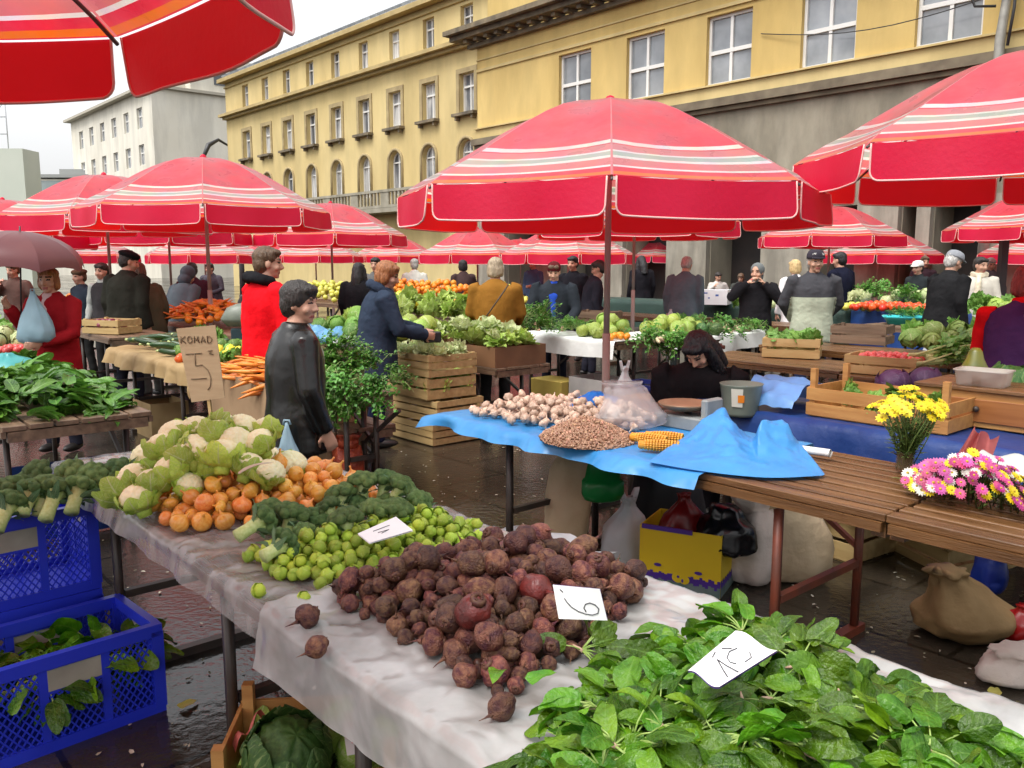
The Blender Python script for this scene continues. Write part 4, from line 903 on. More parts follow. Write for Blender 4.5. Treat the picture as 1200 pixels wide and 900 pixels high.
def bag(loc, h, w, d, label, mat, rz=0, handles=True, seed=0, cat='bag', name='plastic_bag', full=.55, neck=.22, top=1.0, lean=(0, 0)):
    """a slumped bag: wide body, gathered neck, two loop handles"""
    o = root(name, label, cat, loc, rz); m = MB(); rs = []
    prof = [(0, .55), (.03, .8), (.12, .98), (.28, 1.0), (full, .86), (.72, .55), (.84, neck + .08), (.92, neck)] + ([(1.0, neck * 1.3)] if top else [])
    n = 36
    import itertools
    pf = []
    for (t0, k0), (t1, k1) in zip(prof, prof[1:]): pf += [(t0, k0), ((t0 + t1) / 2, (k0 + k1) / 2)]
    for t, k in pf + [prof[-1]]:
        ring = []
        for j in range(n):
            a = 2 * PI * j / n; c_, s_ = math.cos(a), math.sin(a)
            q = (c_, s_, t * 2); f = 1 + .26 * fnz(q, 1.1, seed) + .10 * fnz(q, 3.0, seed + 5) + .07 * abs(fnz((c_ * 2.4, s_ * 2.4, t * 3), 3.0, seed + 2))
            pl = 1 + .13 * math.sin(a * 7 + seed) * max(0, t - .5) * 2
            ring.append(Vector((c_ * w / 2 * k * f * pl + lean[0] * t * t, s_ * d / 2 * k * f * pl + lean[1] * t * t, t * h + .05 * h * fnz(q, 2.2, seed + 9) * min(1, t * 4))))
        rs.append(ring)
    m.rings(rs, True)
    b = m.build('body', mat, o)
    if handles:
        for sg in (-1, 1):
            g = MB(); x = w * neck * .35 * sg
            g.sheet(lambda a, q: Vector((x + lean[0] + (q - .5) * w * .10 + math.sin(a * PI) * sg * w * .1, math.cos(a * PI) * d * .06 + lean[1], h * .93 + math.sin(a * PI) * h * .22)), 10, 2)
            g.build('handle', mat, o)
    return o
def plast(name, c, rough=.3, tr=.35, alpha=1.0, c2=None):
    m = pm(name, c, c2 or tuple(q * .8 for q in c), scale=6, rough=rough, trans=tr, bump=.5, bscale=9, ridge=True)
    if alpha < 1:
        m.node_tree.nodes['Principled BSDF'].inputs['Alpha'].default_value = alpha
    return m
WPLA = plast('white bag film', (0.72, 0.74, 0.76)); GPLA = plast('green bag film', (0.01, 0.24, 0.05)); BPLA = plast('pale blue bag film', (0.42, 0.62, 0.72))
SACKB = pm('beige sack weave', (0.42, 0.31, 0.18), (0.55, 0.43, 0.28), scale=4, rough=.8, bump=.6, bscale=14); SACKP = pm('pinkish white sack weave', (0.55, 0.46, 0.40), (0.66, 0.58, 0.52), scale=5, rough=.8, bump=.5, bscale=20)
SACKO = pm('tan sack cloth', (0.17, 0.10, 0.035), (0.27, 0.17, 0.07), scale=4, rough=.75, bump=.6, bscale=12)
TARPB = plast('sky blue tarpaulin', (0.04, 0.235, 0.55), .35, .15, c2=(0.06, 0.30, 0.64)); TARPD = pm('dark blue tarpaulin', (0.008, 0.025, 0.11), (0.018, 0.05, 0.19), scale=3, rough=.4, spec=.25, bump=.6, bscale=8)
TARPT = pm('teal tarpaulin', (0.012, 0.075, 0.085), (0.022, 0.11, 0.12), scale=3, rough=.4, bump=.5, bscale=9)
# ---- front stall: two tables end to end under clear sheeting
board_table(-4.0, -1.87, .88, 1.70, .785, 'front table under cauliflowers, onions and sprouts, clear sheet on top', 6, BENCHW, BLKLEG, inset=.52)
board_table(-1.855, .75, .87, 1.70, .795, 'front table under the beetroot heap and the spinach', 6, BENCHW, BLKLEG, inset=.25)
def film(nm='clear plastic sheeting', a0=.34, a1=.95):
    m = pm(nm, (0.36, 0.35, 0.33), (0.48, 0.48, 0.47), scale=8, rough=.14, bump=.30, bscale=11, spec=.7, rvar=.1, contrast=.2, ridge=True)
    N = m.node_tree.nodes; L = m.node_tree.links; b = N['Principled BSDF']
    tc = N.new('ShaderNodeTexCoord'); n = N.new('ShaderNodeTexNoise'); n.inputs['Scale'].default_value = 2.4; n.inputs['Detail'].default_value = 7; n.inputs['Distortion'].default_value = 1.2
    L.new(tc.outputs['Object'], n.inputs['Vector']); r = N.new('ShaderNodeMapRange')
    r.inputs['From Min'].default_value = .42; r.inputs['From Max'].default_value = .6; r.inputs['To Min'].default_value = a0; r.inputs['To Max'].default_value = a1
    L.new(n.outputs['Fac'], r.inputs['Value']); L.new(r.outputs[0], b.inputs['Alpha'])
    return m
FILM = film(); FILM2 = film('milky plastic sheeting', .60, .96)
def sheet_over(s0, s1, v0, v1, z, hf, hb, label, mat, name='plastic_sheet', amp=.004, end=.0, endr=0.0, seed=0, nu=70, nv=34, wave=.02, cat='sheet', flare=.03, drp=.9, cr=0.0):
    """cloth lying on a table with its front (hf) and back (hb) edges hanging down"""
    W = v1 - v0; tot = hf + W + hb; Ls = s1 - s0; tl = Ls + end + endr
    def fn(a, b):
        d = b * tot; ss = a * tl - end
        zz = z + cr * (2.2 * abs(fnz((ss * 1.0, d * 1.9, 4), 4.5, seed)) + 1.3 * abs(fnz((ss * 1.5 + d, d - ss * .6, 5), 9, seed)) + .7 * abs(fnz((ss, d, 6), 24, seed))) + amp * (1 + fnz((ss, d, 0), 5, seed)) + amp * .8 * fnz((ss, d, 1), 16, seed); vv = v0 + d - hf
        out = 0
        if d < hf:
            k = hf - d; zz = z - k * (1 + .25 * fnz((ss, 0, 2), 1.6, seed)) ; vv = v0 - .008 - cr * 1.3 * abs(fnz((ss, k * 1.2, 7), 9, seed)) - flare * (k / max(hf, .01)) * (.6 + fnz((ss, 0, 3), 5, seed)) - wave * k * math.sin(ss * 23 + seed)
        elif d > hf + W:
            k = d - hf - W; zz = z - k; vv = v1 + .008 + wave * k * math.sin(ss * 19)
        x = s0 + min(max(ss, 0), Ls)
        if ss < 0: zz -= -ss * drp + .25 * ss * ss; x = s0 - .012 + (.93 if drp < .5 else .2) * ss
        if ss > Ls: zz -= (ss - Ls) * .9; x = s1 + .012 + .2 * (ss - Ls)
        return M(x, vv, zz)
    m = MB(); m.sheet(fn, nu, nv); return tag(m.build(name, mat), label, cat)
sheet_over(-3.98, -1.84, .86, 1.71, .789, .07, .035, 'clear plastic sheet on the front table, wet and wrinkled under the onions', FILM, seed=3, cr=.007, nu=240, nv=100)
sheet_over(-1.90, .76, .845, 1.72, .801, .135, .035, 'milky plastic sheet hanging in an apron below the beetroot heap', FILM2, seed=8, end=.0, cr=.009, nu=260, nv=110)
# flap of film at the back edge by the beetroots
m = MB(); m.sheet(lambda a, b: M(-1.95 + a * .26, 1.70 + b * .2, .80 - .05 * b + .02 * math.sin(a * 7)), 10, 6); tag(m.build('plastic_flap', WPLA), 'loose flap of clear film sticking out behind the biggest beetroot', 'sheet')
# ---- left stall with leafy greens
board_table(-7.4, -5.02, .85, 1.62, .79, 'dark wooden table under the heap of long green leaves', 6, OLDW, BLKLEG, inset=.3)
m = MB(); m.box((0, 0, .24), (.02, .6, .46)); tag(m.build('dark_board', TARPD, None, loc=M(-5.5, 1.25, .0), rz=RZM), 'dark board leaning under the leafy greens table', 'board')
board_table(-11.2, -8.7, .9, 1.8, .8, 'table at the left edge behind the woman with the rain umbrella', 5, OLDW, BLKLEG)
# ---- second row
board_table(-9.0, -6.75, 2.52, 3.45, .78, 'table edged with crumpled packing paper under courgettes', 5, OLDW, BLKLEG, inset=.5)
sheet_over(-9.0, -6.72, 2.5, 3.45, .785, .14, .02, 'crumpled brown packing paper hanging along the courgette table', PAPER, 'packing_paper', .012, endr=.1, seed=5, flare=.06, wave=.1)
carton(M(-8.3, 2.75, 0), RZM, .5, .35, .33, 'white-printed carton under the packing paper table', PAPER)
board_table(-6.45, -5.05, 2.5, 3.3, .5, 'low table under the big carton of carrots', 5, OLDW, BLKLEG, inset=.2)
carton(M(-5.85, 2.85, .502), RZM, 1.1, .72, .32, 'long brown carton heaped with carrots behind the cardboard sign')
board_table(-5.2, -4.8, 2.75, 3.12, .78, 'small table under the bushy parsley heap', 5, OLDW, BLKLEG, inset=.12)
board_table(-3.72, -1.29, 2.80, 3.60, .79, 'slatted table under garlic and beans with a blue tarpaulin on it', 9, BENCHW, BLKLEG, gap=.024, inset=.40, inset2=.44, legs=RUST)
board_table(-1.283, 1.3, 2.795, 3.60, .792, 'slatted brown table carrying the two flower bunches', 9, BENCHW, RUST, gap=.024, inset=1.05, inset2=.3)
# crate pedestal and stand at the left
board_table(-10.9, -9.3, 2.6, 3.3, .86, 'stand under the crate of red onions beside the woman in red', 4, OLDW, BLKLEG)
# ---- third row
board_table(-11.6, -8.9, 3.75, 4.7, .84, 'table under the orange carrot heap by the parasol pole', 5, OLDW, BLKLEG)
board_table(-8.6, -6.85, 4.35, 5.2, .82, 'table of green cabbages and blue bags between the two women', 5, OLDW, BLKLEG)
board_table(-7.7, -5.98, 5.0, 5.7, .66, 'table carrying the long brown lettuce box', 5, OLDW, BLKLEG)
carton(M(-6.8, 5.33, .662), RZM, 1.6, .64, .19, 'long brown box of curly lettuces beside the crate stack', pm('dark stained box wood', (.13, .065, .03), (.2, .1, .045), scale=4, rough=.6))
board_table(-3.35, .5, 4.32, 5.25, .76, 'wide table hung with dark blue tarpaulin behind the flowers', 6, BENCHW, BLKLEG)
sheet_over(-3.3, .5, 4.3, 5.25, .765, .42, .1, 'dark blue tarpaulin draped over the wide table, hanging down in front', TARPD, 'blue_tarpaulin', .006, seed=11, flare=.12, wave=.05)
m = MB(); m.sheet(lambda a, b: M(-2.1 + a * 2.5, 4.12 - .08 * b + .02 * math.sin(a * 20) * b, .66 - .34 * b * min(1, .25 + 1.2 * a)), 30, 8)
tag(m.build('teal_cloth', TARPT), 'teal tarpaulin hung in front of the dark blue one', 'sheet')
# ---- fourth row and beyond
board_table(-7.6, -6.0, 6.66, 7.25, .80, 'table with a hanging white cloth before the man in the maroon cap', 4, OLDW, BLKLEG, inset=.2)
WCL = pm('white table cloth', (.62, .63, .60), (.74, .75, .72), scale=3, rough=.8, bump=.3, bscale=12)
sheet_over(-7.6, -6.0, 6.64, 7.25, .806, .19, .02, 'white cloth hanging off the table of mixed vegetables at the pole', WCL, 'tablecloth', .003, seed=4)
board_table(-6.7, -5.75, 7.28, 8.15, .80, 'table with round green cabbages right of the parasol pole', 4, OLDW, BLKLEG, inset=.12)
sheet_over(-6.7, -5.74, 7.27, 8.16, .806, .03, .02, 'white board cover under the round cabbages', WCL, 'tablecloth', .002, seed=6, endr=.05)
board_table(-6.9, -5.9, 8.6, 9.4, .78, 'small table with white cloth before the woman in the headscarf', 4, OLDW, BLKLEG, inset=.15)
sheet_over(-6.9, -5.88, 8.58, 9.4, .786, .22, .02, 'white cloth on the small table before the woman in the headscarf', WCL, 'tablecloth', .003, seed=9, endr=.2)
board_table(-5.1, -3.55, 6.7, 7.45, .73, 'brown bench under the crate of green lettuce', 5, BENCHW, OLDW, inset=.3)
board_table(-3.5, -1.8, 6.6, 7.4, .72, 'brown bench under the crate of red radishes', 5, BENCHW, OLDW, inset=.3)
board_table(-5.0, -3.0, 7.75, 8.5, .78, 'brown bench behind the man in the dark cap', 5, BENCHW, OLDW)
for i, (s0, s1, v0, h, lb) in enumerate(((-9.6, -7.7, 10.0, .8, 'empty brown bench before the pillar, left of the grey-jacketed man'), (-7.5, -5.9, 10.2, .78, 'empty brown bench behind the white-clothed table'), (-12.5, -10.2, 8.3, .8, 'brown bench behind the man in the maroon cap'))):
    board_table(s0, s1, v0, v0 + .7, h, lb, 4, BENCHW, OLDW)
GCL = pm('dark green stall cloth', (.012, .035, .028), (.025, .06, .045), scale=3, rough=.7, bump=.3); BCL = pm('blue stall cloth', (.01, .05, .22), (.015, .08, .32), scale=3, rough=.6, bump=.4, bscale=9)
board_table(-11.6, -8.1, 12.0, 12.8, .92, 'long far table in dark green cloth under the white foam box', 4, OLDW, BLKLEG)
sheet_over(-11.6, -8.1, 11.98, 12.8, .926, .5, .02, 'dark green cloth hanging from the long far table', GCL, 'stall_cloth', .003, seed=14, nu=40, nv=16)
board_table(-8.0, -6.4, 12.2, 13.0, .90, 'far table in dark green cloth behind the man in the dark cap', 4, OLDW, BLKLEG)
sheet_over(-8.0, -6.4, 12.18, 13.0, .906, .6, .02, 'dark green cloth on the far table with yellow apples', GCL, 'stall_cloth', .003, seed=15, endr=.3, nu=40, nv=16)
board_table(-6.35, -4.9, 12.3, 13.1, .93, 'far table in blue cloth under the tomatoes', 4, OLDW, BLKLEG)
sheet_over(-6.35, -4.88, 12.28, 13.1, .936, .6, .02, 'blue cloth hanging from the tomato table', BCL, 'stall_cloth', .003, seed=16, endr=.3, nu=40, nv=16)
board_table(-4.6, -3.2, 12.6, 13.4, .86, 'far table under pale cabbages beside the man in black', 4, OLDW, BLKLEG)
board_table(-3.3, -1.5, 11.3, 12.1, .92, 'far table under heads of lettuce before the woman in the pale coat', 4, OLDW, BLKLEG)
board_table(-5.3, -3.6, 10.4, 11.1, .84, 'bench carrying the turquoise tray', 4, OLDW, BLKLEG)
board_table(-3.4, -1.7, 9.3, 10.0, .80, 'brown bench behind the artichokes', 4, BENCHW, OLDW)
board_table(-3.5, -1.7, 7.6, 8.4, .79, 'bench under artichokes and celery beside the woman in the purple vest', 4, BENCHW, OLDW)
# ---- wooden crates
cg = 'crates of the lettuce stack'
for i, (lb, dx) in enumerate((('bottom crate of the tall slatted stack beside the garlic table', 0), ('second crate from the bottom of the tall slatted stack', .03), ('third crate from the bottom of the tall slatted stack', -.03), ('top crate of the tall slatted stack, full of pale lettuce', -.02))):
    crate(M(-6.42 + dx, 4.62 + dx * .6, .005 + i * .205), RZM + dx * .8, .68, .54, .2, lb, n=3 if i != 2 else 2)
crate(far(928, 8.15, .735), RZM + .45, .52, .36, .19, 'pale slatted crate of green lettuce on the bench before the capped man')
crate(far(1038, 7.0, .725), RZM + .15, .56, .38, .16, 'slatted crate of red radishes on the brown bench', n=2)
crate(far(132, 9.3, .865), RZM + .5, .50, .34, .16, 'slatted crate of red onions beside the woman in the red coat')
crate(far(972, 4.82, .0), RZM - .1, .6, .42, .25, 'slatted crate under the flower table, left of the vase', n=2)
crate(far(1105, 4.62, .0), RZM - .5, .6, .42, .17, 'slatted crate lying under the flower table, below the vase', n=2, tilt=(.1, 0))
crate(M(-2.13, 4.62, .775), RZM, .78, .42, .17, 'long orange-brown crate with tall posts on the dark blue tarpaulin', ORW, 2, post=.1)
crate(Vector((-.56, 2.26, .0)), .08, .5, .40, .34, 'orange wooden crate of cabbage leaves under the front table', ORW, 2, post=.05)
# drawer box on the tarpaulin
db = root('drawer_box', 'varnished wooden box with a front drawer, on the dark blue tarpaulin', 'box', far(1162, 4.55, .775), RZM)
m = MB(); m.box((0, 0, .10), (.62, .42, .19)); m.build('body', ORW, db, .004)
m = MB(); m.box((.02, -.216, .095), (.46, .012, .12)); dr = m.build('drawer', pm('red brown drawer wood', (.24, .085, .025), (.34, .14, .045), scale=4, rough=.35, stretch=(.7, 7, 7)), db, .003)
m = MB(); m.ball((.0, -.232, .105), .016); m.build('knob', BLKLEG, dr)
m = MB(); m.box((0, 0, .205), (.66, .46, .02)); m.build('lid', BENCHW, db, .003)
# ---- plastic crates at the front left
plastic_crate(Vector((-1.633, 2.886, 0)), PI / 4, .6, .4, .34, 'royal blue lattice crate on the wet ground, open and half full of leaves')
plastic_crate(Vector((-2.0, 3.21, 0)), PI / 4 - .03, .6, .4, .35, 'royal blue lattice crate standing on the ground under another')
plastic_crate(Vector((-2.0, 3.21, .352)), PI / 4 - .03, .6, .4, .35, 'royal blue lattice crate on top of another, level with the broccoli')
plastic_crate(far(765, 8.6, .05), RZM + .1, .6, .4, .36, 'navy blue lattice crate under the cabbage table', PDBLUE, plate=False, lat=.05)
# ---- things under and on the garlic table
bag(far(664, 4.6, .08), .70, .27, .22, 'beige sack hanging low from the slatted garlic table', SACKB, .4, False, 3, 'sack', 'hanging_sack', .6, .45, lean=(.14, .1))
bag(far(706, 4.35, .40), .40, .22, .16, 'green plastic bag hanging under the garlic table', GPLA, .2, False, 5, full=.3, neck=.3, lean=(.05, .05))
bag(far(735, 4.55, 0), .36, .30, .26, 'white plastic bag standing on the wet ground beside the yellow box', WPLA, .4, True, 8)
bag(far(880, 4.25, 0), .52, .25, .25, 'pinkish white sack standing behind the yellow box', SACKP, 0, False, 2, 'sack', 'sack', .75, .7)
bag(far(932, 4.3, 0), .62, .40, .3, 'slack beige sack leaning by the rust-red table leg', SACKB, .3, False, 12, 'sack', 'sack', .5, .3, lean=(-.14, 0))
bag(far(1135, 3.62, 0), .30, .46, .36, 'tan cloth sack slumped on the ground under the flower table', SACKO, .3, False, 21, 'sack', 'sack', .4, .34, lean=(-.13, .02))
bag(far(1192, 3.2, 0), .14, .34, .24, 'low whitish sack lying at the right edge on the ground', SACKP, .2, False, 9, 'sack', 'sack', .6, .6, top=0)
bag(far(1196, 3.55, 0), .16, .2, .18, 'small red plastic bag behind the low whitish sack', plast('red bag film', (.45, .01, .01)), .2, False, 4)
bag(far(1158, 3.85, .1), .28, .16, .14, 'dark blue plastic bag behind the tan cloth sack', plast('navy bag film', (.01, .03, .25)), .2, False, 4)
YBOX = pm('yellow printed carton', (.62, .43, .008), (.70, .50, .012), scale=2, rough=.5); PUR = pm('purple print', (.07, .02, .25), (.05, .015, .2), scale=6, rough=.5); GRN = pm('grey green print', (.07, .13, .10), (.16, .2, .2), scale=9, rough=.5)
yb = root('fruit_carton', 'yellow fruit carton with purple and green printed band, under the garlic table', 'box', far(806, 4.24, 0), RZM + .36)
m = MB(); L_, W_, H_ = .42, .32, .32; t_ = .006
for sg in (-1, 1): m.box((0, sg * (W_ / 2 - t_ / 2), H_ / 2), (L_, t_, H_)); m.box((sg * (L_ / 2 - t_ / 2), 0, H_ / 2), (t_, W_ - 2 * t_, H_))
m.box((0, 0, .004), (L_ - .02, W_ - .02, .006)); m.build('body', YBOX, yb)
def band(fx, W0, fn):
    b = MB()
    for i in range(28):
        x0, x1 = -W0 / 2 + W0 * i / 28, -W0 / 2 + W0 * (i + 1) / 28; zt = .085 + .012 * math.sin(i * 1.9) + .008 * math.sin(i * 4.3 + 1)
        b.slot = 0; b.add([fn(x0, .002, 1), fn(x1, .002, 1), fn(x1, zt - .035, 1), fn(x0, zt - .035, 1)], [(0, 1, 2, 3)], False)
        b.slot = 1; b.add([fn(x0, zt - .035, 1), fn(x1, zt - .035, 1), fn(x1, zt, 1), fn(x0, zt, 1)], [(0, 1, 2, 3)], False)
    return b
b = band(0, L_, lambda x, z, k: (x, -W_ / 2 - .002, z)); b.build('printed_band', [GRN, PUR], yb)
b = band(0, W_, lambda x, z, k: (L_ / 2 + .002, x, z)); b.build('printed_band', [GRN, PUR], yb)
m = MB()
for (x, z, r, sl_) in ((-.005, .075, .030, 0), (.03, .068, .026, 0)):
    m.add([(x + r * math.cos(a * PI / 8), -W_ / 2 - .004 - .0006 * (x > .01), z + r * .9 * math.sin(a * PI / 8)) for a in range(16)], [tuple(range(16))], False)
m.slot = 1
for (x, z, a, b_) in ((-.11, .125, .02, .009), (.10, .115, .02, .009), (-.002, .08, .007, .007), (.02, .062, .006, .01)):
    m.add([(x + a * math.cos(q * PI / 6), -W_ / 2 - .0062, z + b_ * math.sin(q * PI / 6)) for q in range(12)], [tuple(range(12))], False)
m.build('printed_emblem', [YBOX, PUR], yb)
m = MB(); m.box((0, -W_ / 2 - .004, H_ - .004), (L_ * .62, .012, .022)); ob_ = m.build('folded_flap', PUR, yb); ob_.location = (-L_ * .16, 0, 0)
bag(far(800, 4.28, .2), .26, .24, .2, 'red net bag inside the yellow carton', plast('dull red net', (.22, .006, .006)), .2, False, 6, name='net_bag')
bag(far(850, 4.14, .20), .25, .26, .34, 'black plastic bag spilling over the side of the yellow carton', plast('black bag film', (.006, .006, .008), .25, .05), .5, False, 7, full=.6, neck=.4, top=0)
bag(far(780, 4.75, .0), .62, .44, .3, 'dark jacket-like bundle in the shade under the garlic table', pm('black cloth', (.008, .008, .01), rough=.8), 0, False, 17, 'bundle', 'cloth_bundle', .8, .5)
bag(far(605, 4.9, 0), .09, .3, .2, 'flat clear plastic bag on the wet ground behind the front table', WPLA, .3, False, 31, top=0)
# hung tarp under garlic
sheet_over(-3.80, -2.03, 2.77, 3.64, .797, .06, .02, 'sky blue tarpaulin spread under garlic and beans, drooping over the table end', TARPB, 'blue_tarpaulin', .004, end=.16, drp=.16, seed=21, flare=.07, wave=.08)
# crumpled tarpaulin folded on the table
def crump():
    P = [at(758, 541, .808), at(800, 549, .806), at(850, 556, .806), at(905, 561, .806), at(968, 557, .806)]
    def py_(px, py, Y):
        q = ray(px, py); return q * (Y / q.y) + Vector((0, 0, EYE))
    P += [py_(x, y, Y) for x, y, Y in ((800, 510, 3.75), (846, 470, 3.82), (880, 518, 3.60), (889, 484, 3.64), (918, 486, 3.68), (938, 518, 3.6), (816, 528, 3.58), (852, 522, 3.5), (888, 537, 3.46), (926, 534, 3.5))]
    P += [far(812, 4.0, .806), far(850, 4.08, .806), far(890, 3.95, .806), far(906, 3.92, .806), far(944, 3.75, .806)]
    F = [(0, 1, 11), (1, 2, 12, 11), (2, 3, 13, 12), (3, 4, 14, 13), (0, 11, 5), (11, 12, 6, 5), (12, 13, 7, 6), (13, 8, 7), (13, 14, 9, 8), (14, 4, 10), (14, 10, 9), (0, 5, 15), (5, 6, 16, 15), (6, 7, 17, 16), (7, 8, 18, 17), (8, 9, 18), (9, 10, 19, 18), (10, 4, 19)]
    me = bpy.data.meshes.new('t'); me.from_pydata(P, [], F)
    b = bmesh.new(); b.from_mesh(me); cl = b.edges.layers.float.new('crease_edge'); b.verts.ensure_lookup_table()
    cr = {(5, 6): .75, (6, 12): .7, (12, 13): .6, (8, 13): .8, (8, 9): .9, (9, 14): .75, (6, 7): .8, (11, 12): .6, (9, 10): .8, (0, 5): .9, (4, 10): .9, (7, 13): .7, (5, 11): .6, (10, 14): .6}
    for e in b.edges:
        k = tuple(sorted(v.index for v in e.verts)); e[cl] = .9 if e.is_boundary else cr.get(k, 0.2)
    b.to_mesh(me); b.free()
    o = bpy.data.objects.new('t', me); COL.objects.link(o); s = o.modifiers.new('s', 'SUBSURF'); s.levels = s.render_levels = 4
    out = bpy.data.meshes.new_from_object(o.evaluated_get(bpy.context.evaluated_depsgraph_get())); bpy.data.objects.remove(o)
    for v in out.vertices:
        c = v.co; k = min(1, max(0, (c.z - .815) * 14)); v.co.z += k * (-.030 * abs(fnz((c.x * 3, c.y * 3, c.z * 2), 3.5, 2)) - .014 * abs(fnz((c.x * 3, c.y * 3, c.z * 2), 8, 6)) + .006 * fnz(c, 16, 5)); v.co.y += k * .014 * fnz((c.x, c.z, 0), 11, 4)
        if v.co.z < .806: v.co.z = .806
    out.polygons.foreach_set('use_smooth', [True] * len(out.polygons)); out.materials.append(TARPB)
    return out
tag(link('blue_tarpaulin', crump()), 'crumpled sky blue tarpaulin standing in two stiff folds on the slatted table', 'tarpaulin')
bag(at(702, 492, .82) + Vector((0, .25, 0)), .12, .34, .2, 'blue plastic bag between the garlic and the clear bag', plast('bright blue bag film', (.01, .18, .6)), .6, False, 15, top=0)
CLR = plast('clear bag film', (.74, .68, .67), .1, .2, .30)
bag(at(742, 500, .81), .23, .38, .26, 'big clear plastic bag of shelled beans beside the bean heap', CLR, .3, False, 19, full=.35, neck=.42, lean=(-.06, .02))
# newspaper roll
m = MB(); R_ = [(r * .028 * math.cos(a), r * .028 * math.sin(a)) for a, r in ((i * .42, .35 + i * .022) for i in range(31))]
pr = at(938, 526, .83)
m.rings([[Vector((x, y * .75, z)) for x, y in R_] for z in (-.13, .13)], False, False)
o = m.build('newspaper_roll', pm('newsprint', (.60, .58, .54), (.72, .70, .66), scale=20, rough=.8)); o.location = pr; o.rotation_euler = (PI / 2, 0, .9); tag(o, 'rolled newspaper lying behind the crumpled blue tarpaulin', 'newspaper')
# pan scale
ps_ = root('pan_scale', 'grey market scale with a worn round pan on the garlic table', 'scale', at(806, 500, .80), RZM)
m = MB(); m.box((0, 0, .035), (.3, .2, .07)); m.box((.13, .02, .10), (.04, .14, .12)); m.build('body', pm('chipped grey enamel', (.16, .17, .17), (.26, .27, .26), scale=9, rough=.4), ps_, .008)
m = MB(); m.lathe([(.0, .09), (.10, .092), (.135, .115), (.14, .125), (.132, .125), (.1, .1), (0, .098)], 22, (-.02, 0, 0), False); m.build('pan', pm('worn brass pan', (.20, .12, .07), (.32, .2, .12), scale=8, rough=.35, metal=.4), ps_)
m = MB(); m.tube([(.0, 0, .07), (.0, 0, .095)], .02, 8); m.build('spindle', BLKLEG, ps_)
# bucket
bk = root('metal_bucket', 'grey-green bucket with an orange and white sticker beside the seated vendor', 'bucket', far(868, 5.0, .79) + Vector((0, 0, -.05)), .0); bk.scale = (.88, .88, .9)
m = MB(); m.lathe([(.0, 0), (.11, 0), (.115, .02), (.14, .2), (.146, .21), (.138, .21), (.105, .03), (0, .025)], 24, cap=False); m.build('body', pm('grey green enamel', (.13, .16, .13), (.2, .23, .19), scale=5, rough=.35), bk)
m = MB()
for a0, a1, z0, z1 in ((-2.3, -1.75, .07, .19),): m.rings([[Vector((math.cos(a0 + (a1 - a0) * j / 6) * (.12 + z * .13), math.sin(a0 + (a1 - a0) * j / 6) * (.12 + z * .13), z)) for j in range(7)] for z in (z0, z1)], False, False)
m.slot = 1; m.rings([[Vector((math.cos(-1.98 + .3 * j / 5) * (.1225 + z * .13), math.sin(-1.98 + .3 * j / 5) * (.1225 + z * .13), z)) for j in range(6)] for z in (.1, .15)], False, False)
m.build('sticker', [pm('sticker white', (.6, .58, .5)), pm('sticker orange', (.7, .2, .01))], bk)
board_table(-3.9, -3.35, 3.9, 4.3, .74, 'small stand under the grey-green bucket', 2, OLDW, BLKLEG, inset=.08)
# wooden hand cart boards by the seated vendor
ct = root('hand_cart', 'low wooden hand cart with upright rails beside the seated vendor', 'cart', far(775, 7.3, 0), RZM + .1)
m = MB(); m.box((0, 0, .42), (.9, .6, .03)); m.build('bed', ORW, ct)
for x in (-.3, .3):
    m = MB(); m.tube([(x, -.33, .16), (x, -.28, .16)], .15, 16); m.build('wheel', BLKLEG, ct)
for x in (.38, .25, .12):
    m = MB(); m.tube([(x, .28, .42), (x, .28, .95)], .018, 6); m.build('rail_post', RUST, ct)
m = MB(); m.tube([(.1, .28, .92), (.42, .28, .92)], .018, 6); m.build('rail', RUST, ct)
bag(far(731, 7.9, .22), .44, .24, .2, 'milky plastic bag hanging beside the parasol pole', WPLA, .2, True, 41)
# white bag hanging from leather-jacket woman is made with her; orange net sack of carrots
NETM = pm('orange red net', (.20, .016, .008), (.42, .07, .02), scale=22, rough=.5, bump=.8, bscale=30)
bag(far(409, 5.7, .06), .42, .22, .18, 'orange-red net sack of carrots hanging below the parsley', NETM, .2, False, 23, 'sack', 'net_sack', .8, .6)
carton(far(392, 5.9, 0), RZM, .35, .3, .4, 'brown carton standing under the parsley table')
# foam box, trays, bowl, tub
FOAM = pm('white foam box', (.72, .74, .76), (.8, .82, .84), scale=6, rough=.6)
fb = root('foam_box', 'white foam box with blue marks on the long dark green table', 'box', far(832, 14.2, .93), RZM + .45)
m = MB()
for sg in (-1, 1): m.box((0, sg * .18, .12), (.62, .03, .24)); m.box((sg * .295, 0, .12), (.03, .33, .24))
m.box((0, 0, .012), (.6, .34, .02)); m.build('body', FOAM, fb)
m = MB(); m.slot = 0
for x, z, w_, h_ in ((-.2, .17, .05, .05), (-.1, .18, .09, .02), (.12, .14, .05, .03), (.0, .1, .03, .02)): m.add([(x, -.197, z), (x + w_, -.197, z), (x + w_, -.197, z + h_), (x, -.197, z + h_)], [(0, 1, 2, 3)], False)
m.build('blue_marks', pm('blue stamp', (.05, .12, .4)), fb)
m = MB(); m.box((0, 0, .1), (.3, .3, .2)); tag(m.build('brown_box', CARD, None, loc=far(878, 14.2, .93), rz=RZM), 'small brown box beside the white foam box', 'box')
tr = MB(); tr.rings([[Vector((a * sx, b * sy, z)) for a, b in ((-1, -.7), (-.9, -1), (.9, -1), (1, -.7), (1, .7), (.9, 1), (-.9, 1), (-1, .7))] for sx, sy, z in ((.28, .18, 0), (.33, .22, .1), (.35, .24, .1), (.34, .23, .085), (.27, .17, .015))], True)
tag(tr.build('turquoise_tray', pm('turquoise plastic', (.03, .45, .48), (.05, .52, .55), rough=.3), None, loc=far(1068, 10.85, .845), rz=RZM + .5), 'turquoise plastic tray of herbs on the bench behind the radishes', 'tray')
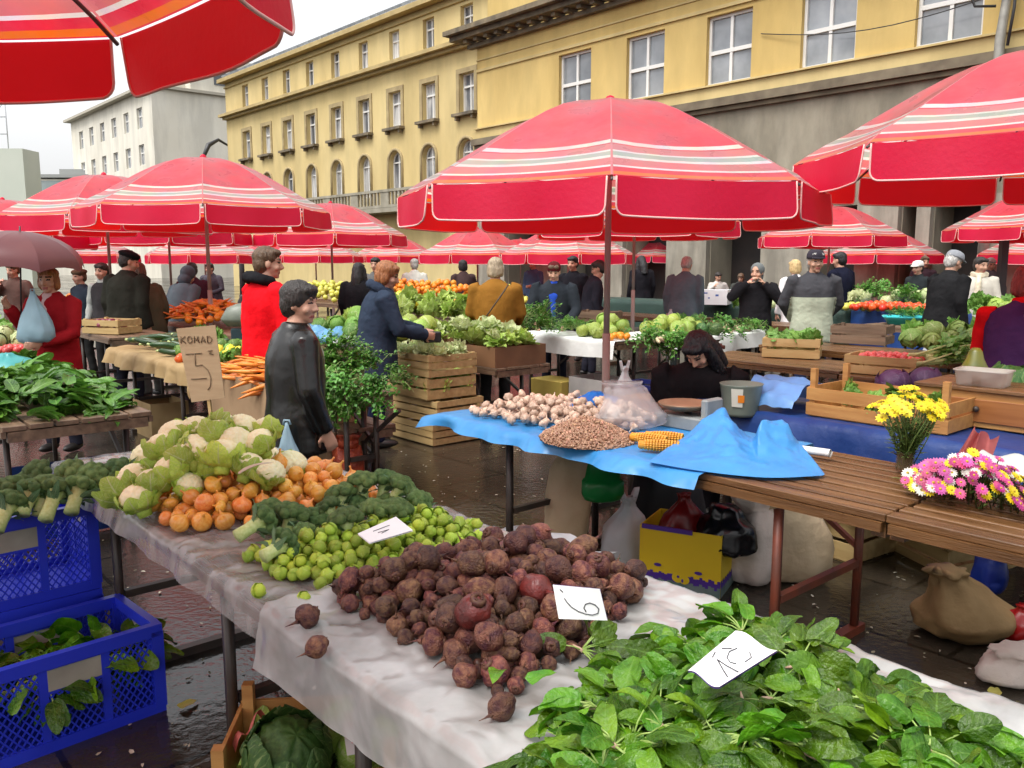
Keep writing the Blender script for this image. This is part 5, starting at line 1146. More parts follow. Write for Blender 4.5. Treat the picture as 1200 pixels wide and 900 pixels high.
bw = MB(); bw.lathe([(0, 0), (.16, 0), (.25, .11), (.27, .115), (.245, .11), (.15, .012), (0, .012)], 24, cap=False)
tag(bw.build('white_bowl', pm('white enamel bowl', (.66, .66, .64), rough=.3), None, loc=far(1138, 7.1, .80)), 'wide white bowl under the artichokes beside the purple vest', 'bowl')
tb = MB(); tb.rings([[Vector((a * sx, b * sy, z)) for a, b in ((-1, -.8), (-.85, -1), (.85, -1), (1, -.8), (1, .8), (.85, 1), (-.85, 1), (-1, .8))] for sx, sy, z in ((.115, .075, 0), (.125, .085, .075), (.133, .092, .077), (.133, .092, .085), (.12, .08, .083), (.11, .07, .006))], True)
tag(tb.build('plastic_tub', plast('clear tub plastic', (.7, .66, .6), .2, .3, .6), None, loc=far(1152, 4.5, .992), rz=RZM + .1), 'clear oblong plastic tub standing on the drawer box', 'tub')
# light blue folded bag beside the long crate
m = MB(); m.box((0, 0, 0), (.01, .01, .01)); m = MB()
p0 = at(893, 478, .78)
m.sheet(lambda a, b: M(-2.92 + .36 * a, 4.33 + .5 * b, .80 + .14 * math.sin(b * PI) ** .5 + .02 * fnz((a, b, 0), 6, 2) + .012 * math.sin(b * 22 + 2 * a)), 20, 30)
tag(m.build('folded_tarpaulin', plast('light blue film', (.16, .36, .72), .35, .2)), 'light blue plastic folded in creases beside the long orange-brown crate', 'tarpaulin')
# left: grey scale pan with housing
gs = root('hanging_scale', 'grey oval scale pan on a dark stand beside the man in the red jacket', 'scale', far(287, 8.4, .80), .2); gs.scale = (.78, .78, .78)
m = MB(); m.lathe([(0, .26), (.2, .27), (.27, .34), (.28, .36), (.2, .5), (.08, .55), (0, .56)], 20); q = m.build('pan', pm('grey green metal', (.12, .14, .11), (.17, .19, .15), rough=.4), gs); q.scale = (1, .6, 1)
m = MB(); m.box((0, 0, .12), (.3, .22, .25)); m.build('stand', pm('dark teal paint', (.02, .045, .055), rough=.4), gs, .01)
# empty crates and cartons filling the far rows
for i, (px, Y, z, lb) in enumerate(((1010, 8.9, .79, 'dark empty crate on the bench left of the radishes'), (700, 11.2, .8, 'brown crate behind the mixed vegetable table'),)):
    crate(far(px, Y, z), RZM + .2, .55, .36, .2, lb, OLDW)
yc = root('yellow_crate', 'yellow carton under the white-clothed table', 'box', far(652, 9.6, 0), RZM)
m = MB(); m.box((0, 0, .16), (.5, .34, .32)); m.build('body', pm('dull yellow carton', (.36, .27, .05), (.46, .36, .08), scale=4, rough=.7), yc, .006)
carton(far(700, 9.3, 0), RZM, .5, .4, .38, 'grey carton under the white-clothed table', pm('grey white carton', (.3, .29, .28), (.42, .4, .38), scale=4, rough=.8))
# ---- written signs and price cards
def strokes(m, paths, T, w=.004, y=-.001):
    for p in paths:
        P = [T(x, z) for x, z in p]
        m.tube(P, w, 5)
INK = pm('faded brown ink', (.19, .13, .075), rough=.9); BLK = pm('black felt pen', (.05, .05, .06), rough=.6)
CSIGN = pm('sign cardboard', (.40, .28, .16), (.48, .345, .205), scale=5, rough=.85, bump=.1, bscale=40, stretch=(1, 1, 8))
sg_ = root('cardboard_sign', 'hand-written cardboard sign on a wooden stick among the cauliflowers', 'sign', at(241, 500, .80) + Vector((0, 0, 0)), .06)
pb_ = Vector(sg_.location); dpt = pb_.y
sc1 = dpt / 1000
def SGN(px, py): return ((px - 241) * sc1, 0, EYE + (305 - py) * sc1 * 1.005 - .80)
m = MB(); c4 = [SGN(213, 384), SGN(258, 380), SGN(265, 466), SGN(226, 471)]
fr = [Vector(p) for p in c4]; m.add(fr + [p + Vector((0, .008, 0)) for p in fr], [(3, 2, 1, 0), (4, 5, 6, 7), (0, 1, 5, 4), (1, 2, 6, 5), (2, 3, 7, 6), (3, 0, 4, 7)], False); m.build('board', CSIGN, sg_)
m = MB(); a_, b_ = SGN(246, 500), SGN(243, 440); m.bar((a_[0] + .01, .016, -.02), (b_[0], .016, b_[2]), .026, .014); m.build('stick', PLYW, sg_)
m = MB(); tp = lambda x, z: Vector((c4[0][0] + .008 + (c4[1][0] - c4[0][0] - .02) * x + .07 * (1 - z) * .2 * 1.0, -.002, c4[3][2] + (c4[0][2] - c4[3][2]) * z))
K = [[(0, .9), (0, .80)], [(.12, .9), (.01, .85), (.13, .80)]]
letters = {'K': [[(0, 1), (0, 0)], [(1, 1), (.05, .5), (1, 0)]], 'O': [[(.5 + .5 * math.cos(q * PI / 6), .5 + .5 * math.sin(q * PI / 6)) for q in range(13)]], 'M': [[(0, 0), (.1, 1), (.5, .3), (.9, 1), (1, 0)]], 'A': [[(0, 0), (.5, 1), (1, 0)], [(.2, .35), (.8, .35)]], 'D': [[(0, 0), (0, 1), (.6, .95), (1, .5), (.6, .05), (0, 0)]]}
for i, ch in enumerate('KOMAD'):
    for p in letters[ch]: m.tube([tp(.06 + .19 * i + x * .13, .81 + z * .09) for x, z in p], .0028, 4)
for p in ([(.16, .66), (.62, .67)], [(.42, .67), (.41, .50)], [(.41, .50), (.60, .515), (.76, .44), (.82, .33), (.78, .22), (.7, .17)], [(.25, .32), (.7, .33)], [(.80, .70), (.92, .71), (.84, .66), (.95, .655)]): m.tube([tp(*q) for q in p], .0024, 4)
m.build('lettering', INK, sg_)
CARDW = pm('white price card', (.82, .82, .82), rough=.6); CARDE = pm('violet card back', (.10, .03, .32), rough=.5)
def price_card(c4, label, paths, bend=0.0, back=True):
    """card through four world corners (top left, top right, bottom right, bottom left)"""
    a, b, c, d = (Vector(q) for q in c4); ctr = (a + b + c + d) / 4; n = (b - a).cross(d - a).normalized()
    if n.dot(Vector((0, -1, 1))) < 0: n = -n
    o = root('price_card', label, 'price card', ctr)
    def S(x, z, off=0): 
        p = (a * (1 - x) + b * x) * z + (d * (1 - x) + c * x) * (1 - z)
        return p - ctr + n * (off + bend * math.sin(x * PI * 2))
    m = MB(); m.sheet(lambda x, z: S(x, z, .0018), 14, 4); m.build('face', CARDW, o)
    m = MB(); m.sheet(lambda x, z: S(x, z, -.0018), 14, 4); m.build('back', CARDE if back else CARDW, o)
    m = MB()
    for p in paths: m.tube([S(x, z, .0026) for x, z in p], .0011, 4)
    m.build('handwriting', BLK, o)
    return o
loop = [(.20, .62), (.24, .50), (.32, .36), (.44, .25), (.58, .18), (.72, .16), (.84, .22), (.88, .36), (.82, .48), (.72, .53), (.62, .48), (.57, .36), (.60, .24)]
price_card((at(648, 685, 1.045), at(703, 690, 1.045), at(712, 727, .985), at(655, 725, .985)), 'white card marked with a big looped 6 standing on the beetroots', [loop, [(.14, .88), (.19, .80)]])
price_card((at(862, 740, 1.015), at(911, 763, 1.01), at(843, 806, .985), at(806, 787, .975)), 'bent white card with a scrawled price lying on the spinach', [[(.16, .46), (.24, .35)], [(.42, .70), (.38, .58), (.45, .48), (.56, .46), (.66, .50)], [(.36, .36), (.55, .38), (.9, .38)], [(.36, .36), (.6, .30), (.82, .24)], [(.62, .78), (.74, .72), (.74, .60)], [(.2, .56), (.3, .6), (.36, .64)]], .006)
price_card((at(464, 606, .925), at(484, 622, .915), at(433, 637, .90), at(419, 626, .905)), 'blank-looking white card lying on the Brussels sprouts', [[(.3, .3), (.32, .7)], [(.5, .35), (.55, .6), (.62, .4)]], .0, False)
# ------------------------------------------------------------------ produce: one mesh per variant, every piece an object
def lumpy(f, amp, sd): return lambda d: 1 + amp * noise.noise(d * f + Vector((sd, -sd, sd * .5)))
BEET = pm('earthy beetroot skin', (0.060, 0.010, 0.013), (0.190, 0.080, 0.042), scale=1.9, rough=.5, bump=.5, bscale=7, rand=.55, hue=.02, contrast=.13, det=9)
BEETR = pm('washed red beetroot skin', (0.17, 0.022, 0.018), (0.085, 0.022, 0.020), scale=1.5, rough=.3, bump=.25, bscale=4, rand=.3, det=8)
BSTK = pm('beet stub', (0.06, 0.010, 0.014), (0.13, .06, .025), scale=5, rough=.6)
SPROUT = leafmat('sprout leaf', (0.30, 0.47, 0.025), (0.54, 0.66, 0.08), (0.6, 0.68, 0.25), rough=.5, trans=.1, rand=.35, hue=.018, vs=.5)
ONION = pm('onion skin', (0.68, 0.22, 0.024), (0.84, 0.45, 0.11), scale=1.0, rough=.2, bump=.06, bscale=3, rand=.18, hue=.018, contrast=.3, stretch=(4, 4, .7))
CURD = pm('cauliflower curd', (0.84, 0.77, 0.42), (0.88, 0.85, 0.60), scale=9, rough=.7, bump=.18, bscale=70, rand=.08)
CLEAF = leafmat('cauliflower leaf', (0.40, 0.58, 0.055), (0.58, 0.71, 0.14), (0.6, .65, .35), rough=.45, rand=.25, hue=.012)
BROC = pm('broccoli florets', (0.055, 0.130, 0.030), (0.190, 0.300, 0.085), scale=3, rough=.75, bump=.8, bscale=22, rand=.3, hue=.015)
BSTEM = pm('broccoli stem', (0.40, 0.50, 0.16), (0.54, 0.62, 0.28), scale=6, rough=.5, rand=.15)
BLEAF = leafmat('broccoli leaf', (0.08, 0.17, 0.07), (0.15, 0.26, 0.13), (0.3, .4, .22), rough=.45, rand=.2)
SPIN = leafmat('spinach leaf', (0.036, 0.130, 0.004), (0.120, 0.260, 0.008), (0.17, 0.33, 0.045), rough=.25, trans=.2, rand=.5, hue=.02, vs=.4, bump=.45)
SPST = pm('spinach stalk', (0.28, 0.45, 0.09), (0.42, .55, .16), scale=12, rough=.4, trans=.15)
SPRT = pm('spinach root crown', (0.50, 0.30, 0.22), (0.6, 0.45, .3), scale=20, rough=.6)
LONGL = leafmat('long dark leaf', (0.036, 0.130, 0.012), (0.120, 0.270, 0.028), (0.22, 0.40, 0.10), rough=.35, rand=.4, hue=.012)
LETT = leafmat('pale lettuce leaf', (0.27, 0.44, 0.045), (0.46, 0.58, 0.13), (0.62, .7, .35), rough=.45, rand=.22, hue=.012)
WLETT = leafmat('white lettuce leaf', (0.46, 0.55, 0.20), (0.66, .70, .40), (0.8, .82, .6), rough=.45, rand=.12)
DLETT = leafmat('green cabbage leaf', (0.10, 0.26, 0.03), (0.20, 0.38, 0.06), (0.4, .52, .2), rough=.42, rand=.3, hue=.012)
YCAB = leafmat('yellow green cabbage leaf', (0.30, 0.44, 0.05), (0.42, 0.54, 0.11), (0.6, .66, .3), rough=.42, rand=.2)
SAVOY = leafmat('savoy leaf', (0.03, 0.10, 0.02), (0.07, 0.17, 0.035), (0.3, .4, .14), rough=.4, rand=.2)
PARS = pm('parsley leaf', (0.050, 0.175, 0.014), (0.125, 0.31, 0.04), scale=10, rough=.45, trans=.25, rand=.35, hue=.012)
GARL = pm('garlic skin', (0.40, 0.235, 0.155), (0.60, 0.46, 0.36), scale=1.2, rough=.5, bump=.2, bscale=3, rand=.2, stretch=(3, 3, .8))
BEAN = pm('speckled bean skin', (0.30, 0.13, 0.07), (0.56, 0.34, 0.22), scale=80, rough=.35, rand=.4, hue=.02)
CARR = pm('carrot skin', (0.66, 0.17, 0.018), (0.76, 0.26, 0.04), scale=16, rough=.4, bump=.2, bscale=40, rand=.15, hue=.01)
ORAN = pm('orange peel', (0.72, 0.20, 0.008), (0.80, 0.27, 0.015), scale=9, rough=.4, rand=.12, hue=.012)
PEPY = pm('yellow pepper skin', (0.74, 0.56, 0.02), (0.62, .58, .04), scale=6, rough=.3, rand=.15, hue=.02)
TOMA = pm('tomato skin', (0.66, 0.04, 0.012), (0.72, 0.10, 0.02), scale=5, rough=.22, rand=.18, hue=.012)
RADI = pm('radish skin', (0.55, 0.04, 0.05), (0.66, .12, .10), scale=12, rough=.3, rand=.2)
ROTK = pm('red onion skin', (0.12, 0.012, 0.035), (0.24, .05, .07), scale=9, rough=.35, rand=.3)
APPL = pm('yellow apple skin', (0.52, 0.50, 0.05), (0.60, 0.60, 0.12), scale=5, rough=.3, rand=.15, hue=.015)
ZUCC = pm('courgette skin', (0.012, 0.04, 0.010), (0.035, 0.09, 0.022), scale=14, rough=.3, rand=.3, stretch=(1, 6, 6))
CELR = pm('pale celery stalk', (0.42, 0.54, 0.18), (0.58, 0.66, 0.32), scale=6, rough=.45, rand=.1)
PCAB = leafmat('purple cabbage leaf', (0.050, 0.018, 0.065), (0.10, 0.04, 0.115), (0.22, .13, .22), rough=.38, rand=.15, vs=.4)
def prod(name, me, kids=()):
    """a prototype (mesh, [(part name, mesh)])"""
    return (name, me, kids)
def put(pt, loc, rt, sc, label, cat, group):
    o = link(pt[0], pt[1]); o.location = loc; o.rotation_euler = rt; o.scale = (sc, sc, sc) if not isinstance(sc, (tuple, list)) else sc
    for n_, me in pt[2]: link(n_, me, o)
    return tag(o, label, cat, group)
# -- beetroot
def beet_mesh(el, sd, mat):
    m = MB(); tn = [(1.0, .0)]
    def f(d):
        z = d.z; k = 1 + .17 * noise.noise(d * 1.4 + Vector((sd, 0, 0))) + .04 * noise.noise(d * 4 + Vector((0, sd, 0)))
        if z < -.3: k *= 1 + (z + .3) * .05
        return k
    m.ball((0, 0, 0), (1, 1, el), 20, 14, f)
    m.tube([(0, 0, -el * .93), (.05, .02, -el - .15), (.14, .05, -el - .5), (.3, .1, -el - .9)], [.22, .12, .05, .015], 7)
    a = m.mesh('beetroot', mat)
    g = random.Random(sd); s = MB()
    s.tube([(0, 0, el * .80), (0, 0, el * .98), (0, 0, el * 1.04), (0, 0, el * 1.0)], [.52, .42, .36, .2], 11)
    for i in range(9):
        an = g.uniform(0, 6.28); s.tube([(.14 * math.cos(an), .14 * math.sin(an), el), (.26 * math.cos(an), .26 * math.sin(an), el + g.uniform(.02, .22))], [.09, .05], 5)
    return prod('beetroot', a, [('stalk_stub', s.mesh('stalk_stub', BSTK))])
BP = [beet_mesh(e, i * 3 + 1, BEET) for i, e in enumerate((.95, 1.05, 1.25, .88, 1.45, 1.0, 1.15))]
BPR = beet_mesh(1.18, 50, BEETR)
def in_poly(a, b, P):
    c = False; j = len(P) - 1
    for i in range(len(P)):
        if (P[i][1] > b) != (P[j][1] > b) and a < (P[j][0] - P[i][0]) * (b - P[i][1]) / (P[j][1] - P[i][1]) + P[i][0]: c = not c
        j = i
    return c
def edge_dist(a, b, P):
    best = 9
    for i in range(len(P)):
        x1, y1 = P[i - 1]; x2, y2 = P[i]; dx, dy = x2 - x1, y2 - y1
        t = max(0, min(1, ((a - x1) * dx + (b - y1) * dy) / (dx * dx + dy * dy))); best = min(best, math.hypot(a - x1 - t * dx, b - y1 - t * dy))
    return best
def poly_sampler(P):
    xs = [p[0] for p in P]; ys = [p[1] for p in P]
    def s(g):
        while True:
            a, b = g.uniform(min(xs), max(xs)), g.uniform(min(ys), max(ys))
            if in_poly(a, b, P): return a, b
    return s
def mound(P, h, slope=.22, rad=None):
    return lambda a, b: h * min(1, edge_dist(a, b, P) / slope) ** .75 if in_poly(a, b, P) else 0
Z1, Z2 = .798, .812
FRONT = 'on the front table'
bp = [(-1.85, .97), (-1.80, 1.30), (-1.78, 1.54), (-1.68, 1.62), (-1.36, 1.64), (-1.30, 1.55), (-1.20, 1.25), (-1.17, .99), (-1.28, .965), (-1.6, 1.0)]
g = random.Random(5)
big = [(at(555, 716, .915), .038, 1, 'big shiny red beetroot in the middle of the brown heap'), (at(585, 648, .89), .040, 2, 'longest red-brown beetroot at the far top of the heap'), (at(641, 660, .90), .036, 0, 'round dusty brown beetroot at the far right of the heap'), (at(628, 690, .91), .035, 0, 'plump reddish beetroot just left of the number six card')]
BX = []
for i, (p, r, v, lb) in enumerate(big):
    pt = BPR if i in (0, 3, 1) else BP[v]
    put(pt, p, ((.5, .3, 0) if i == 0 else (1.2, .3, .9) if i == 1 else rot(g)), r, lb, 'beetroot', 'beetroots in the front heap')
    BX.append((*sv(p), p.z, r))
hb_ = drop(640, poly_sampler(bp), lambda g: g.choice((.013, .015, .017, .019, .022, .025, .031)), mound(bp, .085, .20), Z2, seed=3)
BHm = mound(bp, .085, .20); hb_.sort(key=lambda q: -(q[2] - BHm(q[0], q[1]) + .25 * q[3])); under = MB()
for i, (a, b, z, r) in enumerate(hb_):
    p = M(a, b, z)
    if any((p - M(q[0], q[1], q[2])).length < (r + q[3]) * .8 for q in BX): continue
    if i < 290: put(g.choice(BP), p, rot(g), r, 'earthy brown beetroot in the dense heap between the sprouts and the spinach', 'beetroot', 'beetroots in the front heap')
    else: under.ball(p, (r, r, r * 1.1), 10, 7, lumpy(2, .15, i))
tag(under.build('buried_beetroots', BEET), 'lower beetroots seen in the gaps of the brown heap', 'beetroots', kind='stuff')
for (px, py, r, lb) in ((371, 758, .024, 'small beetroot with a long thin root, alone on the sheet'), (360, 722, .03, 'dusty beetroot at the left tip of the heap'), (742, 694, .026, 'beetroot lying by itself at the far table edge'), (588, 828, .026, 'beetroot that rolled off the heap towards the spinach')):
    put(BP[1 if r < .03 else 3], at(px, py, Z2 + r * .9), (1.3, .4, 2.2), r, lb, 'beetroot', 'beetroots in the front heap')
# -- Brussels sprouts
def sprout_mesh(sd):
    m = MB(); g = random.Random(sd); m.ball((0, 0, 0), (.93, .93, .98), 12, 8, lumpy(2, .06, sd))
    for i in range(6):
        az = i * 2.4 + g.uniform(-.3, .3); R = Matrix.Rotation(az, 3, 'Z') @ Matrix.Rotation(g.uniform(.2, .55), 3, 'Y')
        def fn(a, b):
            th = (a - .5) * 2.3 * (math.sin(b * PI * .9 + .25)); ph = b * 1.9 + .25; k = 1.02 + .42 * max(0, b - .62) * (1 + .3 * math.sin(a * 9 + i)) + .03 * i / 6
            return R @ Vector((math.sin(ph) * math.cos(th) * k, math.sin(ph) * math.sin(th) * k, -math.cos(ph) * k))
        m.sheet(fn, 5, 5)
    m.tube([(0, 0, -.9), (0, 0, -1.08)], [.35, .3], 8)
    return prod('brussels_sprout', m.mesh('brussels_sprout', SPROUT))
SPP = [sprout_mesh(i) for i in range(4)]
sp = [(-2.32, .97), (-2.30, 1.12), (-2.28, 1.35), (-2.36, 1.52), (-2.22, 1.63), (-1.98, 1.64), (-1.90, 1.5), (-1.93, 1.25), (-1.93, 1.02), (-2.1, .94)]
for a, b, z, r in drop(298, poly_sampler(sp), lambda g: g.uniform(.0155, .0195), mound(sp, .08, .17), Z1, seed=8):
    put(g.choice(SPP), M(a, b, z), rot(g), r, 'small round Brussels sprout in the green heap beside the beetroots', 'sprout', 'Brussels sprouts in the front heap')
for px, py, lb in ((303, 692, 'single Brussels sprout lying apart on the sheet'), (356, 702, 'pale Brussels sprout beside the left tip of the beetroot heap')):
    put(SPP[0], at(px, py, Z1 + .018), (1, .4, 1), .019, lb, 'sprout', 'Brussels sprouts in the front heap')
# -- onions
def onion_mesh(sd, fl):
    m = MB(); pr = [(0, -.86), (.25, -.85), (.6, -.72), (.88, -.38), (1, 0), (.9, .38), (.66, .66), (.36, .84), (.17, 1.0), (.10, 1.2), (.13, 1.42), (.05, 1.5)]
    k = 22; rs = []
    for r, z in pr:
        rs.append([Vector((r * math.cos(2 * PI * j / k) * (1 + .05 * noise.noise(Vector((math.cos(2 * PI * j / k), math.sin(2 * PI * j / k), sd)))), r * math.sin(2 * PI * j / k) * (1 + .012 * math.sin(j * 5)), z * fl + .1 * max(0, z - .9) * math.sin(sd))) for j in range(k)])
    m.rings(rs, True)
    for j in range(9):
        a = j * .7; m.tube([(.16 * math.cos(a), .16 * math.sin(a), -.83 * fl), (.25 * math.cos(a), .25 * math.sin(a), -.98 * fl)], .018, 4)
    return prod('onion', m.mesh('onion', ONION))
ONP = [onion_mesh(i, f) for i, f in enumerate((.92, 1.0, .8, 1.1))]
op = [(-3.06, .96), (-3.06, 1.2), (-3.02, 1.5), (-2.78, 1.63), (-2.50, 1.58), (-2.48, 1.3), (-2.54, 1.02), (-2.62, .91), (-2.9, .90)]
for a, b, z, r in drop(190, poly_sampler(op), lambda g: g.choice((.022, .026, .029, .033)), mound(op, .08, .24), Z1, seed=4):
    put(g.choice(ONP), M(a, b, z), (g.gauss(0, .8), g.gauss(0, .8), g.uniform(0, 6.28)), r, 'golden brown onion in the heap between the cauliflowers and the broccoli', 'onion', 'onions in the front heap')
m = MB(); m.leaf((0, 0, 0), .4, .5, .11, .03, .6, 6, 3, cup=.4); tag(m.build('dry_onion_skin', pm('dry onion skin', (.62, .5, .36), (.7, .62, .5), scale=8, rough=.5, trans=.3), None, loc=at(280, 556, 1.0)), 'strip of dry pale skin lying on top of the onions', 'skin')
# -- cauliflowers
def cauli_mesh(sd):
    m = MB(); g = random.Random(sd); cen = []
    for i in range(70):
        z = 1 - (i + .5) / 70 * 1.2; r = math.sqrt(max(0, 1 - z * z)); a = i * 2.39996 + g.uniform(-.15, .15); cen.append(Vector((r * math.cos(a), r * math.sin(a), z)))
    def f(d):
        k = max(d.dot(c) for c in cen); return .84 + .17 * max(0, (k - .965) / .035) ** .6 + .03 * noise.noise(d * 16)
    m.ball((0, 0, 0), (.84, .84, .66), 52, 34, f); c = m.mesh('curd', CURD)
    l = MB()
    for i in range(12):
        az = i * 2 * PI / 8 + g.uniform(-.25, .25); L = g.uniform(.95, 1.5)
        l.leaf((.30 * math.cos(az), .30 * math.sin(az), -.66), az, .25 + g.uniform(-.1, .2), L, g.uniform(.8, 1.25), -1.75 + g.uniform(-.4, .6), 9, 6, wav=.07, cup=.2, seed=i, pw=.36, ruff=.03)
    l.tube([(0, 0, -.5), (0, 0, -.95)], [.4, .3], 10)
    return prod('cauliflower', l.mesh('cauliflower', CLEAF), [('curd', c)])
CFP = [cauli_mesh(i) for i in range(4)]
cpos = [(141, 578, .085, 1), (162, 585, .088, .4), (180, 566, .078, .5), (200, 552, .085, .9), (222, 570, .07, .7), (213, 540, .085, 1.2), (190, 525, .08, .6), (232, 528, .085, .8), (262, 534, .09, .5), (293, 548, .08, .6), (316, 555, .078, .3), (341, 546, .086, .3), (203, 510, .08, .6), (228, 505, .085, .5), (253, 512, .085, .9), (277, 520, .085, .7), (303, 520, .08, .7), (262, 498, .07, 1.1), (286, 503, .085, .6), (312, 505, .075, .8), (240, 548, .07, .9), (155, 560, .075, 1)]
for i, (px, py, r, tl) in enumerate(cpos):
    # rows climb: lower in the photo lies nearer and lower on the heap
    back = (600 - py) / 100
    z = Z1 + r * .75 + max(0, min(.20, (back - .05) * .23)) * (1 if 170 < px < 330 else .5)
    az = g.uniform(-.9, .9)
    put(CFP[i % 4], at(px, py - 2, z), (tl * g.uniform(.5, 1.1), g.uniform(-.4, .4), g.uniform(0, 6.3)), r * .82, 'cream cauliflower in pale green leaves, in the heap behind the onions', 'cauliflower', 'cauliflowers in the front heap')
for i, (s_, v_, z_) in enumerate(((-3.35, 1.25, .86), (-3.6, 1.35, .86), (-3.5, 1.1, .87), (-3.2, 1.45, .86), (-3.72, 1.55, .86), (-3.1, 1.2, .85))):
    put(CFP[i % 4], M(s_, v_, z_), (g.uniform(-.5, .5), 0, i), .085, 'cream cauliflower in pale green leaves, in the heap behind the onions', 'cauliflower', 'cauliflowers in the front heap')
# -- broccoli
def broc_mesh(sd, L=1.5):
    g = random.Random(sd); st = MB(); st.tube([(0, 0, -L), (.03, 0, -L * .55), (.02, .02, -.2), (0, 0, .1)], [.40, .36, .40, .5], 12)
    hd = MB()
    for i in range(15):
        z = 1 - (i + .5) / 15 * .95; r = math.sqrt(max(0, 1 - z * z)); a = i * 2.4; c = Vector((r * math.cos(a) * .72, r * math.sin(a) * .72, z * .45 + .12)); R_ = g.uniform(.28, .42)
        hd.ball(c, (R_, R_, R_ * .85), 14, 9, lambda d: 1 + .16 * noise.noise(d * 5.5 + c * 3) + .08 * noise.noise(d * 12 + c * 5))
        st.tube([(0, 0, -.45), c * .8], [.14, .1], 6)
    h = hd.mesh('floret_head', BROC)
    lf = MB()
    for i in range(4):
        az = g.uniform(0, 6.28); lf.leaf((.25 * math.cos(az), .25 * math.sin(az), -.6), az, g.uniform(.4, 1.0), g.uniform(.9, 1.5), .42, g.uniform(.2, 1.2), 6, 4, wav=.12, seed=i)
    return prod('broccoli', st.mesh('broccoli', BSTEM), [('floret_head', h), ('leaves', lf.mesh('leaves', BLEAF))])
BRP = [broc_mesh(i, L) for i, L in enumerate((1.5, 1.2, 1.7, 1.4))]
def aim(p, tgt, roll=0):
    """rotation that points local +z along (tgt - p)"""
    return (Vector(tgt) - Vector(p)).to_track_quat('Z', 'Y').to_euler()
zb = .702 + .06
left = [(10, 590, -.1, -.9), (36, 577, .0, -.9), (66, 575, .05, -.95), (92, 572, .12, -.9), (55, 560, -.2, -.4), (20, 560, .2, -.4), (110, 548, .1, -.5), (138, 542, .2, -.4), (85, 545, -.1, .6), (45, 545, .1, .6), (158, 552, .4, -.5), (8, 565, -.2, -.6)]
for i, (px, py, dx, dy) in enumerate(left):
    py0 = py; py = py + (14 if py < 570 else 4)
    if py0 < 556: dy = abs(dy) * .4 + .7
    z = zb + .02 + (590 - py) * .0016 if py > 555 else .80
    p = at(px, py, z); d = Vector((-dx * .5, -dy, .75))
    put(BRP[i % 4], p, aim(p, p + d), .066, 'dark broccoli head with pale cut stem in the row on the blue crate', 'broccoli', 'broccoli heads at the left end of the front table')
mid = [(305, 612, (-.9, -.9, .25), .075), (330, 640, (-.8, -1, .1), .07), (318, 600, (.2, .1, 1), .07), (342, 605, (.3, .2, 1), .075), (358, 628, (.5, -.1, .7), .06), (400, 582, (-.3, .2, 1), .075), (425, 568, (0, .2, 1), .075), (452, 565, (.2, .2, 1), .075), (470, 572, (.6, .1, .8), .07), (488, 592, (.9, -.1, .5), .075), (405, 612, (-.2, .1, 1), .072), (440, 600, (.1, 0, 1), .07), (465, 600, (.3, 0, 1), .07), (385, 598, (-.6, .1, .8), .065)]
for i, (px, py, d, r) in enumerate(mid):
    up = .02 + (.05 if 400 < px < 480 else .0)
    p = at(px, py, Z1 + r * .8 + up * .6)
    dd = Vector(d)
    if i < 2: dd = -dd; dd.z = abs(d[2]) + .2
    put(BRP[i % 4], p, aim(p, p + dd), r * .72, 'bushy dark broccoli head between the onions and the sprouts', 'broccoli', 'broccoli heads in the middle of the front table')
for i in range(6):
    put(BRP[i % 4], M(-2.42 + .05 * (i % 3), 1.15 + .09 * i, .835), (g.uniform(-.5, .5), g.uniform(-.5, .5), i), .048, 'bushy dark broccoli head between the onions and the sprouts', 'broccoli', 'broccoli heads in the middle of the front table')
# -- spinach
def spin_mesh(sd):
    g = random.Random(sd); m = MB(); m2 = MB()
    for i in range(g.randint(11, 14)):
        az = g.gauss(0, 1.0) if sd % 3 else g.uniform(0, 6.28); el = g.choice((g.uniform(.0, .35), g.uniform(.0, .35), g.uniform(.3, .7))); L1 = g.uniform(.05, .09)
        d = Vector((math.cos(az) * math.cos(el), math.sin(az) * math.cos(el), math.sin(el))); q = d * L1 + Vector((0, 0, -.010))
        m.slot = 1; m.tube([(0, 0, 0), d * L1 * .55, q], [.0032, .0026, .0022], 5); m.slot = 0
        m.leaf(q, az + g.uniform(-.35, .35), el - .25, g.uniform(.085, .135), g.uniform(.055, .085), g.uniform(.3, 1.3), 9, 6, wav=.06, cup=g.uniform(-.45, .4), roll=g.uniform(-.9, .9), seed=i + sd, blunt=.80, ruff=.018, pw=.52)
    m2.tube([(-.035, 0, -.006), (-.012, 0, -.002), (.006, 0, 0)], [.002, .006, .007], 7)
    return prod('spinach_plant', m.mesh('spinach_plant', [SPIN, SPST]), [('root_crown', m2.mesh('root_crown', SPRT))])
SNP = [spin_mesh(i) for i in range(9)]
sn = [(-.98, .93), (-1.02, 1.10), (-1.06, 1.35), (-1.06, 1.50), (-.98, 1.58), (-.8, 1.56), (-.6, 1.48), (-.42, 1.42), (-.2, 1.25), (-.1, .86), (-.4, .82), (-.9, .86)]
SH = mound(sn, .085, .2)
spots = cover(190, poly_sampler(sn), lambda g: .031, SH, Z2, seed=2, gap=1.5)
for i, (a, b, z, r) in enumerate(spots):
    lay = g.choice((0, .0, -.02, -.045, -.08))
    put(SNP[i % 9], M(a, b, max(Z2 + .025, z + lay + .012)), (g.gauss(0, .3), g.gauss(0, .3), g.uniform(0, 6.28)), g.uniform(.46, .68), 'fresh green spinach plant with pink root in the big heap at the front', 'spinach', 'spinach plants in the front heap')
